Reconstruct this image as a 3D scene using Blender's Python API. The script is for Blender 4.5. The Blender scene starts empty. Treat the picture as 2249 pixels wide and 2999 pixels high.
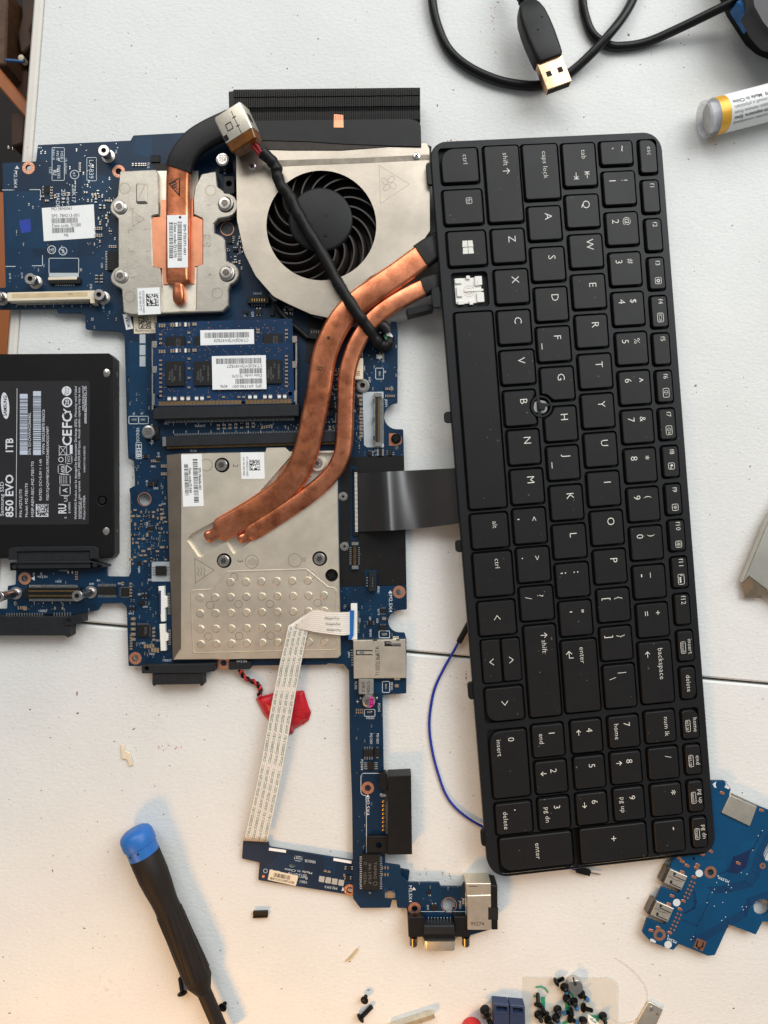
import bpy, math, random
import numpy as np
from mathutils import Vector, Matrix
from mathutils.geometry import tessellate_polygon

random.seed(7)
SC = bpy.context.scene
COL = SC.collection
K, H, CX, CY = 0.0001675, 0.335, 1124.5, 1499.5   # metres of table per photo pixel, camera height, picture centre

# ------------------------------------------------------------------ camera, world, lamps, exposure
cam_d = bpy.data.cameras.new('camera'); cam = bpy.data.objects.new('camera', cam_d); COL.objects.link(cam)
cam.location = (0, 0, H)
cam_d.sensor_fit = 'VERTICAL'; cam_d.sensor_height = 36.0; cam_d.lens = 24.0
cam_d.clip_start = 0.01; cam_d.clip_end = 20
cam_d.dof.use_dof = True; cam_d.dof.focus_distance = 0.327; cam_d.dof.aperture_fstop = 8.0
SC.camera = cam

world = bpy.data.worlds.new('World'); SC.world = world; world.use_nodes = True
bg = world.node_tree.nodes['Background']; bg.inputs[0].default_value = (0.92, 0.96, 1.0, 1); bg.inputs[1].default_value = 0.22

def area(name, loc, aim, size, power, col, size_y=None):
    d = bpy.data.lights.new(name, 'AREA'); d.energy = power; d.color = col; d.size = size
    if size_y: d.shape = 'RECTANGLE'; d.size_y = size_y
    o = bpy.data.objects.new(name, d); COL.objects.link(o); o.location = loc
    o.rotation_euler = (Vector(aim) - Vector(loc)).to_track_quat('-Z', 'Y').to_euler()
    return o
area('window_light', (1.05, 1.20, 1.35), (0.0, 0.0, 0), 1.8, 41.0, (0.97, 0.99, 1.0), 1.4)
area('ceiling_light', (-0.70, 1.95, 1.8), (0, 0, 0), 1.5, 31.0, (1.0, 0.98, 0.94))
lamp = area('desk_lamp', (-0.32, -0.55, 0.45), (-0.05, -0.47, 0), 0.13, 0.95, (1.0, 0.46, 0.07)); lamp.data.spread = math.radians(82)

SC.view_settings.view_transform = 'Standard'; SC.view_settings.look = 'None'
SC.view_settings.exposure = 0.0; SC.view_settings.gamma = 1.0
SC.render.engine = 'CYCLES'
SC.cycles.use_denoising = True
SC.cycles.max_bounces = 6

# ------------------------------------------------------------------ materials
def srgb(r, g, b):
    f = lambda c: (c / 255 / 12.92) if c / 255 <= 0.04045 else ((c / 255 + 0.055) / 1.055) ** 2.4
    return (f(r), f(g), f(b), 1)

def M(name, rgb, rough=0.5, metal=0.0, var=0.12, vs=260, bump=0.0, bs=900, rvar=0.08, stretch=None, spec=0.5, alpha=1.0, trans=0.0, speck=None, emis=None, coat=0.0):
    m = bpy.data.materials.new(name); m.use_nodes = True
    nt = m.node_tree; N = nt.nodes; L = nt.links; p = N['Principled BSDF']
    tc = N.new('ShaderNodeTexCoord'); oi = N.new('ShaderNodeObjectInfo')
    add = N.new('ShaderNodeVectorMath'); add.operation = 'ADD'
    L.new(tc.outputs['Object'], add.inputs[0]); L.new(oi.outputs['Random'], add.inputs[1])
    vec = add.outputs[0]
    if stretch:
        mp = N.new('ShaderNodeMapping'); mp.inputs['Scale'].default_value = stretch; L.new(vec, mp.inputs[0]); vec = mp.outputs[0]
    c = srgb(*rgb)
    nz = N.new('ShaderNodeTexNoise'); nz.inputs['Scale'].default_value = vs; nz.inputs['Detail'].default_value = 5; nz.inputs['Roughness'].default_value = 0.65
    L.new(vec, nz.inputs['Vector'])
    cr = N.new('ShaderNodeValToRGB'); cr.color_ramp.elements[0].position = 0.32; cr.color_ramp.elements[1].position = 0.68
    cr.color_ramp.elements[0].color = tuple(max(0, x * (1 - var)) for x in c[:3]) + (1,)
    cr.color_ramp.elements[1].color = tuple(min(1, x * (1 + var)) for x in c[:3]) + (1,)
    L.new(nz.outputs['Fac'], cr.inputs[0]); colout = cr.outputs[0]
    if speck:
        sr, ss, st = speck
        n2 = N.new('ShaderNodeTexNoise'); n2.inputs['Scale'].default_value = ss; n2.inputs['Detail'].default_value = 1
        L.new(vec, n2.inputs['Vector'])
        r2 = N.new('ShaderNodeValToRGB'); r2.color_ramp.elements[0].position = st; r2.color_ramp.elements[1].position = st + 0.02
        L.new(n2.outputs['Fac'], r2.inputs[0])
        mx = N.new('ShaderNodeMixRGB'); mx.inputs['Color2'].default_value = srgb(*sr)
        L.new(r2.outputs[0], mx.inputs['Fac']); L.new(colout, mx.inputs['Color1']); colout = mx.outputs[0]
    L.new(colout, p.inputs['Base Color'])
    mr = N.new('ShaderNodeMapRange'); mr.inputs['To Min'].default_value = max(0.02, rough - rvar); mr.inputs['To Max'].default_value = min(1, rough + rvar)
    nr = N.new('ShaderNodeTexNoise'); nr.inputs['Scale'].default_value = vs * 0.37; nr.inputs['Detail'].default_value = 4
    L.new(vec, nr.inputs['Vector']); L.new(nr.outputs['Fac'], mr.inputs['Value']); L.new(mr.outputs[0], p.inputs['Roughness'])
    p.inputs['Metallic'].default_value = metal
    p.inputs['Specular IOR Level'].default_value = spec
    p.inputs['Alpha'].default_value = alpha
    p.inputs['Transmission Weight'].default_value = trans
    p.inputs['Coat Weight'].default_value = coat
    if emis: p.inputs['Emission Color'].default_value = srgb(*emis[0]); p.inputs['Emission Strength'].default_value = emis[1]
    if bump:
        nb = N.new('ShaderNodeTexNoise'); nb.inputs['Scale'].default_value = bs; nb.inputs['Detail'].default_value = 4; L.new(vec, nb.inputs['Vector'])
        bp = N.new('ShaderNodeBump'); bp.inputs['Strength'].default_value = bump; bp.inputs['Distance'].default_value = 0.0004
        L.new(nb.outputs['Fac'], bp.inputs['Height']); L.new(bp.outputs[0], p.inputs['Normal'])
    return m

DARKS = 'key_plastic keyboard_frame black_plastic connector_plastic cable_rubber heat_shrink black_tape insulating_sheet fin_black fan_hub chip_epoxy ssd_case ssd_label handle_rubber'.split()
def table_material():
    m = bpy.data.materials.new('painted_table'); m.use_nodes = True
    nt = m.node_tree; N = nt.nodes; L = nt.links; p = N['Principled BSDF']
    tc = N.new('ShaderNodeTexCoord'); o = tc.outputs['Object']
    def noise(s, d, st=None, r=0.6):
        n = N.new('ShaderNodeTexNoise'); n.inputs['Scale'].default_value = s; n.inputs['Detail'].default_value = d; n.inputs['Roughness'].default_value = r
        v = o
        if st:
            mp = N.new('ShaderNodeMapping'); mp.inputs['Scale'].default_value = st; L.new(o, mp.inputs[0]); v = mp.outputs[0]
        L.new(v, n.inputs['Vector']); return n.outputs['Fac']
    def ramp(f, a, b, ca, cb):
        r = N.new('ShaderNodeValToRGB'); r.color_ramp.elements[0].position = a; r.color_ramp.elements[1].position = b
        r.color_ramp.elements[0].color = ca; r.color_ramp.elements[1].color = cb; L.new(f, r.inputs[0]); return r.outputs[0]
    def mix(f, a, b, mode='MIX'):
        x = N.new('ShaderNodeMixRGB'); x.blend_type = mode
        if isinstance(f, float): x.inputs[0].default_value = f
        else: L.new(f, x.inputs[0])
        L.new(a, x.inputs[1])
        if isinstance(b, tuple): x.inputs[2].default_value = b
        else: L.new(b, x.inputs[2])
        return x.outputs[0]
    base = ramp(noise(14, 5), 0.3, 0.7, (0.715, 0.72, 0.70, 1), (0.785, 0.79, 0.77, 1))
    fine = ramp(noise(520, 3, (1, 1.7, 1)), 0.3, 0.7, (0.94, 0.94, 0.93, 1), (1, 1, 1, 1))
    c = mix(1.0, base, fine, 'MULTIPLY')
    c = mix(ramp(noise(330, 2, (1, 1.3, 1), 0.5), 0.745, 0.76, (0, 0, 0, 1), (1, 1, 1, 1)), c, (0.13, 0.11, 0.09, 1))     # crumbs of dirt
    c = mix(ramp(noise(900, 1, None, 0.5), 0.765, 0.785, (0, 0, 0, 1), (0.8, 0.8, 0.8, 1)), c, (0.22, 0.2, 0.18, 1))
    smudge = mix(1.0, ramp(noise(24, 4), 0.62, 0.74, (0, 0, 0, 1), (1, 1, 1, 1)), ramp(noise(420, 3), 0.52, 0.66, (0, 0, 0, 1), (0.32, 0.32, 0.32, 1)), 'MULTIPLY')
    c = mix(smudge, c, (0.30, 0.27, 0.22, 1))
    L.new(c, p.inputs['Base Color'])
    p.inputs['Roughness'].default_value = 0.55; p.inputs['Specular IOR Level'].default_value = 0.35
    b1 = N.new('ShaderNodeBump'); b1.inputs['Strength'].default_value = 0.40; b1.inputs['Distance'].default_value = 0.0005
    L.new(noise(430, 3, (1, 1.6, 1)), b1.inputs['Height'])
    b2 = N.new('ShaderNodeBump'); b2.inputs['Strength'].default_value = 0.2; b2.inputs['Distance'].default_value = 0.0006
    L.new(noise(150, 2), b2.inputs['Height']); L.new(b1.outputs[0], b2.inputs['Normal']); L.new(b2.outputs[0], p.inputs['Normal'])
    return m

def pcb_material(name, a, b, trace, routed=0.8):
    # solder mask over copper: broad pours, fine routed traces, slight gloss
    m = bpy.data.materials.new(name); m.use_nodes = True
    nt = m.node_tree; N = nt.nodes; L = nt.links; p = N['Principled BSDF']
    tc = N.new('ShaderNodeTexCoord'); o = tc.outputs['Object']
    v = N.new('ShaderNodeTexVoronoi'); v.distance = 'MANHATTAN'; v.inputs['Scale'].default_value = 38; L.new(o, v.inputs['Vector'])
    r = N.new('ShaderNodeValToRGB'); r.color_ramp.interpolation = 'CONSTANT'
    r.color_ramp.elements[0].color = srgb(*a); r.color_ramp.elements[1].position = 0.5; r.color_ramp.elements[1].color = srgb(*b)
    e = r.color_ramp.elements.new(0.78); e.color = srgb(*[(x + y) // 2 for x, y in zip(a, b)])
    sp = N.new('ShaderNodeSeparateColor'); L.new(v.outputs['Color'], sp.inputs[0]); L.new(sp.outputs[0], r.inputs[0])
    w = N.new('ShaderNodeTexWave'); w.inputs['Scale'].default_value = 330; w.inputs['Distortion'].default_value = 0; w.bands_direction = 'DIAGONAL'
    rot = N.new('ShaderNodeVectorMath'); rot.operation = 'ADD'
    vm = N.new('ShaderNodeVectorMath'); vm.operation = 'SCALE'; vm.inputs['Scale'].default_value = 0.02
    L.new(v.outputs['Color'], vm.inputs[0]); L.new(o, rot.inputs[0]); L.new(vm.outputs[0], rot.inputs[1]); L.new(rot.outputs[0], w.inputs['Vector'])
    wr = N.new('ShaderNodeValToRGB'); wr.color_ramp.elements[0].position = 0.55; wr.color_ramp.elements[1].position = 0.75; L.new(w.outputs['Fac'], wr.inputs[0])
    v2 = N.new('ShaderNodeTexVoronoi'); v2.distance = 'CHEBYCHEV'; v2.inputs['Scale'].default_value = 95; L.new(o, v2.inputs['Vector'])
    s2 = N.new('ShaderNodeSeparateColor'); L.new(v2.outputs['Color'], s2.inputs[0])
    gt = N.new('ShaderNodeMath'); gt.operation = 'GREATER_THAN'; gt.inputs[1].default_value = routed; L.new(s2.outputs[1], gt.inputs[0])
    mu = N.new('ShaderNodeMath'); mu.operation = 'MULTIPLY'; L.new(gt.outputs[0], mu.inputs[0]); L.new(wr.outputs[0], mu.inputs[1])
    mx = N.new('ShaderNodeMixRGB'); mx.inputs[2].default_value = srgb(*trace); L.new(mu.outputs[0], mx.inputs[0]); L.new(r.outputs[0], mx.inputs[1])
    nz = N.new('ShaderNodeTexNoise'); nz.inputs['Scale'].default_value = 45; nz.inputs['Detail'].default_value = 5; L.new(o, nz.inputs['Vector'])
    m2 = N.new('ShaderNodeMixRGB'); m2.blend_type = 'MULTIPLY'; m2.inputs[0].default_value = 0.5
    L.new(mx.outputs[0], m2.inputs[1]); L.new(nz.outputs['Fac'], m2.inputs[2])
    m3 = N.new('ShaderNodeMixRGB'); m3.blend_type = 'MULTIPLY'; m3.inputs[0].default_value = 1; m3.inputs[2].default_value = (1.35, 1.35, 1.35, 1); L.new(m2.outputs[0], m3.inputs[1])
    L.new(m3.outputs[0], p.inputs['Base Color'])
    p.inputs['Roughness'].default_value = 0.40; p.inputs['Specular IOR Level'].default_value = 0.3
    bp = N.new('ShaderNodeBump'); bp.inputs['Strength'].default_value = 0.15; bp.inputs['Distance'].default_value = 0.0001
    L.new(mu.outputs[0], bp.inputs['Height']); L.new(bp.outputs[0], p.inputs['Normal'])
    return m

_M = M
def M(name, *a, **k):
    m = _M(name, *a, **k)
    if name in DARKS: m.node_tree.nodes['Principled BSDF'].inputs['Specular IOR Level'].default_value = 0.28
    return m
TABLE = table_material()
PCB = pcb_material('solder_mask', (8, 38, 62), (9, 45, 72), (6, 29, 50))
PCB2 = pcb_material('solder_mask_bright', (9, 66, 104), (10, 70, 109), (8, 48, 86), 1.1)
PCB3 = pcb_material('memory_mask', (10, 44, 76), (11, 48, 82), (8, 34, 60))
POUR = M('mask_over_copper', (8, 50, 78), 0.4, spec=0.3, var=0.1, vs=120)
SILK = M('silkscreen_ink', (205, 212, 216), 0.6, var=0.05)
COPPER2 = M('copper_sheet', (222, 152, 118), 0.38, 1.0, var=0.10, vs=180, rvar=0.08)
def copper_patina():
    # handled copper: bright rubbed zones, brown tarnish, fine scratches along the pipe
    m = M('copper_pipe', (246, 156, 116), 0.33, 1.0, var=0.14, vs=320, bump=0.07, bs=1200, rvar=0.09)
    nt = m.node_tree; N = nt.nodes; L = nt.links; p = N['Principled BSDF']
    old = p.inputs['Base Color'].links[0].from_socket; tc = [n for n in N if n.type == 'TEX_COORD'][0]
    def ns(s, d, lo, hi):
        n = N.new('ShaderNodeTexNoise'); n.inputs['Scale'].default_value = s; n.inputs['Detail'].default_value = d; n.inputs['Roughness'].default_value = .7; L.new(tc.outputs['Object'], n.inputs['Vector'])
        r = N.new('ShaderNodeValToRGB'); r.color_ramp.elements[0].position = lo; r.color_ramp.elements[1].position = hi; L.new(n.outputs['Fac'], r.inputs[0]); return r.outputs[0]
    def mx(f, a, c, amt):
        k = N.new('ShaderNodeMath'); k.operation = 'MULTIPLY'; k.inputs[1].default_value = amt; L.new(f, k.inputs[0])
        x = N.new('ShaderNodeMixRGB'); x.inputs[2].default_value = srgb(*c); L.new(k.outputs[0], x.inputs[0]); L.new(a, x.inputs[1]); return x.outputs[0]
    c = mx(ns(42, 5, .40, .64), old, (150, 80, 50), .7); c = mx(ns(170, 6, .52, .72), c, (112, 62, 42), .5); c = mx(ns(60, 3, .56, .72), c, (255, 156, 100), .6)
    L.new(c, p.inputs['Base Color']); return m
RING = M('plated_ring', (214, 150, 118), 0.42, 0.9, var=0.12, vs=900)
COPPER = copper_patina()
SOLDER = M('solder', (214, 214, 210), 0.28, 1.0, var=0.12, vs=1200)
TIN = M('tin_plate', (232, 224, 208), 0.46, 1.0, var=0.08, vs=220, bump=0.05, bs=1200)
DIECAST = M('die_cast_zinc', (186, 180, 169), 0.44, 1.0, var=0.10, vs=170, bump=0.16, bs=1700, rvar=0.1)
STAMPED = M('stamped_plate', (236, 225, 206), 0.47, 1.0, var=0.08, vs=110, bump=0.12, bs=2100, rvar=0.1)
STAMPED_SHADE = M('stamped_plate_shaded', (150, 138, 124), 0.46, 1.0, var=0.10, vs=110, bump=0.12, bs=2100)  # stamped plate darkened: shade of sloped flange and engraved lines put into colour
FANPL = M('fan_cover', (190, 180, 166), 0.38, 1.0, var=0.16, vs=38, bump=0.05, bs=700, rvar=0.12)
STEEL = M('steel', (205, 200, 194), 0.28, 1.0, var=0.06, vs=500, bump=0.06, bs=1800)
DSTEEL = M('dark_steel', (120, 112, 104), 0.35, 1.0, var=0.15, vs=500)
GOLD = M('gold_contact', (214, 172, 104), 0.3, 1.0, var=0.08)
BRASS = M('brass', (232, 220, 196), 0.42, 1.0, var=0.1)
KEYM = M('key_plastic', (27, 26, 26), 0.44, var=0.10, vs=120, bump=0.05, bs=3000, rvar=0.08, speck=((92, 88, 84), 620, 0.775))
KFRAME = M('keyboard_frame', (24, 25, 27), 0.46, var=0.14, vs=60, bump=0.06, bs=3000, speck=((84, 80, 78), 520, 0.785))
LEG = M('key_legend_ink', (226, 224, 214), 0.6, var=0.03)
BLACK = M('black_plastic', (20, 20, 21), 0.45, var=0.15, vs=300)
BLACK2 = M('connector_plastic', (34, 36, 39), 0.5, var=0.14, vs=220, bump=0.05, bs=2000)
RUBBER = M('cable_rubber', (14, 14, 14), 0.36, var=0.2, vs=260, bump=0.03)
SLEEVE = M('heat_shrink', (20, 18, 17), 0.5, var=0.25, vs=140, bump=0.25, bs=420)
TAPE = M('black_tape', (27, 27, 28), 0.42, var=0.16, vs=90, bump=0.12, bs=260)
SHEET = M('insulating_sheet', (25, 24, 24), 0.4, var=0.2, vs=70, bump=0.06, bs=700, speck=((100, 96, 92), 700, 0.77))
FINM = M('fin_black', (26, 24, 23), 0.42, 0.2, var=0.15)
BLADE = M('fan_blade', (48, 40, 35), 0.45, var=0.25, vs=200)
HUB = M('fan_hub', (30, 30, 31), 0.5, var=0.10, vs=200)
CHIP = M('chip_epoxy', (26, 25, 25), 0.55, var=0.12, vs=700, bump=0.06, bs=4000)
CAPB = M('ceramic_capacitor', (150, 118, 84), 0.5, var=0.2, vs=900)
CREAM = M('cream_plastic', (226, 212, 186), 0.5, var=0.05)
WHITEP = M('white_plastic', (232, 230, 222), 0.5, var=0.05)
PAPER = M('label_paper', (236, 236, 234), 0.6, var=0.03, vs=200)
PAPERW = M('tan_label_paper', (226, 210, 184), 0.6, var=0.04)
INK = M('label_ink', (28, 28, 30), 0.6, var=0.05)
SILVERPAD = M('tinned_pad', (196, 204, 208), 0.4, 0.6, var=0.05)
SSDM = M('ssd_case', (15, 14, 14), 0.45, 0.0, var=0.12, vs=110, bump=0.08, bs=3200)
SSDL = M('ssd_label', (40, 38, 40), 0.5, var=0.06, vs=200)
SSDINK = M('ssd_print', (214, 216, 220), 0.55, var=0.03)
BARW = M('barcode_white', (190, 198, 212), 0.55, var=0.03)
RED = M('red_shrink_wrap', (186, 26, 36), 0.28, var=0.2, vs=80, bump=0.3, bs=150, coat=0.3)
REDW = M('red_wire', (176, 34, 38), 0.45, var=0.1)
BLUEP = M('blue_cap', (36, 104, 180), 0.42, var=0.06, vs=120)
BLUEW = M('blue_wire', (24, 44, 148), 0.4, var=0.1)
BLUES = M('blue_stiffener', (30, 96, 168), 0.45, var=0.08)
HANDLE = M('handle_rubber', (32, 25, 21), 0.6, var=0.15, vs=160, bump=0.08, bs=1500)
FFC = M('ribbon_film', (234, 226, 216), 0.4, var=0.05, vs=90)
FFCG = M('ribbon_groove', (206, 192, 176), 0.5, var=0.05)
GREEN = M('green_ink', (36, 112, 78), 0.6, var=0.1)
KAPTON = M('amber_tape', (122, 72, 18), 0.22, var=0.35, vs=160, bump=0.4, bs=260, coat=0.5)
PINK = M('pink_print', (206, 46, 140), 0.5, var=0.05)
YELLOW = M('yellow_band', (236, 178, 60), 0.35, 0.2, var=0.06, vs=90)
CLEAR = M('clear_plastic', (226, 228, 236), 0.12, var=0.02, alpha=0.32)
BAGM = M('zip_bag_film', (236, 232, 222), 0.3, var=0.03, alpha=0.34)
THREADB = M('threadlock_blue', (44, 104, 158), 0.55, var=0.2, vs=900)
NAVY = M('navy_plastic', (40, 54, 84), 0.45, var=0.1)
REDP = M('red_plastic', (206, 30, 30), 0.35, var=0.08)
WOOD = M('orange_wood', (172, 98, 44), 0.5, var=0.25, vs=40, stretch=(1, 0.12, 1))
FLOORM = M('dark_floor', (22, 15, 11), 0.8, var=0.5, vs=9)
JUNK = M('brown_clutter', (70, 46, 30), 0.7, var=0.5, vs=14)
EDGE = M('table_edging', (214, 208, 198), 0.4, var=0.04, vs=40)
DARK = M('dark_void', (10, 10, 11), 0.8, var=0.1)
BLUEG = M('blue_gloss', (20, 92, 150), 0.3, var=0.1)
SCREWB = M('black_oxide', (22, 21, 21), 0.3, 0.6, var=0.2, vs=900)
MARK = M('marker_ink', (24, 22, 22), 0.6, var=0.1)
GREYP = M('grey_plastic', (96, 98, 98), 0.5, var=0.08)

# ------------------------------------------------------------------ frames and mesh building
class TableFrame:
    # photo pixel at a height z (mm) above the table -> metres; straight up is +Z
    def pl(self, x, y, z): k = K * (H - z * .001) / H; return ((x - CX) * k, (CY - y) * k)
    def up(self, X, Y, z): return (X, Y, z * .001)
TF = TableFrame()

class TiltFrame:
    # a plane lying tilted in space: origin, two axes and a normal (metres)
    def __init__(s, o, v, u):
        s.o = Vector(o); s.v = Vector(v).normalized(); u = Vector(u); s.u = (u - s.v * u.dot(s.v)).normalized(); s.n = s.v.cross(-s.u)
        if s.n.z < 0: s.n = -s.n
    def pl(s, x, y, z):
        d = Vector(((x - CX) * K, (CY - y) * K, -H)); c = Vector((0, 0, H)); q = s.o + s.n * (z * .001)
        t = (q - c).dot(s.n) / d.dot(s.n); r = c + d * t - s.o
        return (r.dot(s.v), -r.dot(s.u))
    def up(s, X, Y, z): return tuple(s.o + s.v * X - s.u * Y + s.n * (z * .001))

def W(x, y, z=0): return Vector(TF.up(*TF.pl(x, y, z), z))

def area2(P): return 0.5 * sum(P[i][0] * P[(i + 1) % len(P)][1] - P[(i + 1) % len(P)][0] * P[i][1] for i in range(len(P)))

def inset(P, d):
    n = len(P); out = []
    for i in range(n):
        a, b, c = P[i - 1], P[i], P[(i + 1) % n]
        e1 = (b[0] - a[0], b[1] - a[1]); e2 = (c[0] - b[0], c[1] - b[1])
        l1 = math.hypot(*e1) or 1e-9; l2 = math.hypot(*e2) or 1e-9
        n1 = (-e1[1] / l1, e1[0] / l1); n2 = (-e2[1] / l2, e2[0] / l2)
        m = (n1[0] + n2[0], n1[1] + n2[1]); q = max(0.35, 1 + n1[0] * n2[0] + n1[1] * n2[1])
        out.append((b[0] + m[0] * d / q, b[1] + m[1] * d / q))
    return out

def fillet(P, r, seg=5):
    # round the corners of a pixel polygon; r is one radius or one per corner
    n = len(P); out = []
    for i in range(n):
        rr = r[i] if isinstance(r, (list, tuple)) else r
        a, b, c = P[i - 1], P[i], P[(i + 1) % n]
        va = (a[0] - b[0], a[1] - b[1]); vc = (c[0] - b[0], c[1] - b[1])
        la, lc = math.hypot(*va), math.hypot(*vc)
        if rr <= 0 or la < 1e-6 or lc < 1e-6: out.append(b); continue
        va = (va[0] / la, va[1] / la); vc = (vc[0] / lc, vc[1] / lc)
        dot = max(-1, min(1, va[0] * vc[0] + va[1] * vc[1])); th = math.acos(dot)
        if th > 3.05: out.append(b); continue
        t = min(rr / math.tan(th / 2), la * .48, lc * .48)
        p0 = (b[0] + va[0] * t, b[1] + va[1] * t); p2 = (b[0] + vc[0] * t, b[1] + vc[1] * t)
        for k in range(seg + 1):
            s = k / seg
            w = 0.75
            d = (1 - s) ** 2 + 2 * w * s * (1 - s) + s * s
            out.append((((1 - s) ** 2 * p0[0] + 2 * w * s * (1 - s) * b[0] + s * s * p2[0]) / d, ((1 - s) ** 2 * p0[1] + 2 * w * s * (1 - s) * b[1] + s * s * p2[1]) / d))
    return out

def rot(x, y, a): a = math.radians(a); return (x * math.cos(a) - y * math.sin(a), x * math.sin(a) + y * math.cos(a))
def rect(cx, cy, w, h, ang=0, r=0, seg=4):
    P = [(-w / 2, -h / 2), (w / 2, -h / 2), (w / 2, h / 2), (-w / 2, h / 2)]
    P = [(cx + rot(x, y, ang)[0], cy + rot(x, y, ang)[1]) for x, y in P]
    return fillet(P, r, seg) if r else P
def box(x0, y0, x1, y1, r=0, seg=4): return rect((x0 + x1) / 2, (y0 + y1) / 2, x1 - x0, y1 - y0, 0, r, seg)
def circ(cx, cy, r, n=24, ry=None): return [(cx + r * math.cos(2 * math.pi * i / n), cy + (ry or r) * math.sin(2 * math.pi * i / n)) for i in range(n)]
def spline(P, n=8):
    P = [Vector(p) for p in P]; Q = [P[0] * 2 - P[1]] + P + [P[-1] * 2 - P[-2]]; out = []
    for i in range(1, len(Q) - 2):
        a, b, c, d = Q[i - 1:i + 3]
        for k in range(n):
            t = k / n
            out.append(0.5 * ((2 * b) + (c - a) * t + (2 * a - 5 * b + 4 * c - d) * t * t + (3 * b - a - 3 * c + d) * t ** 3))
    out.append(P[-1]); return out

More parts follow.
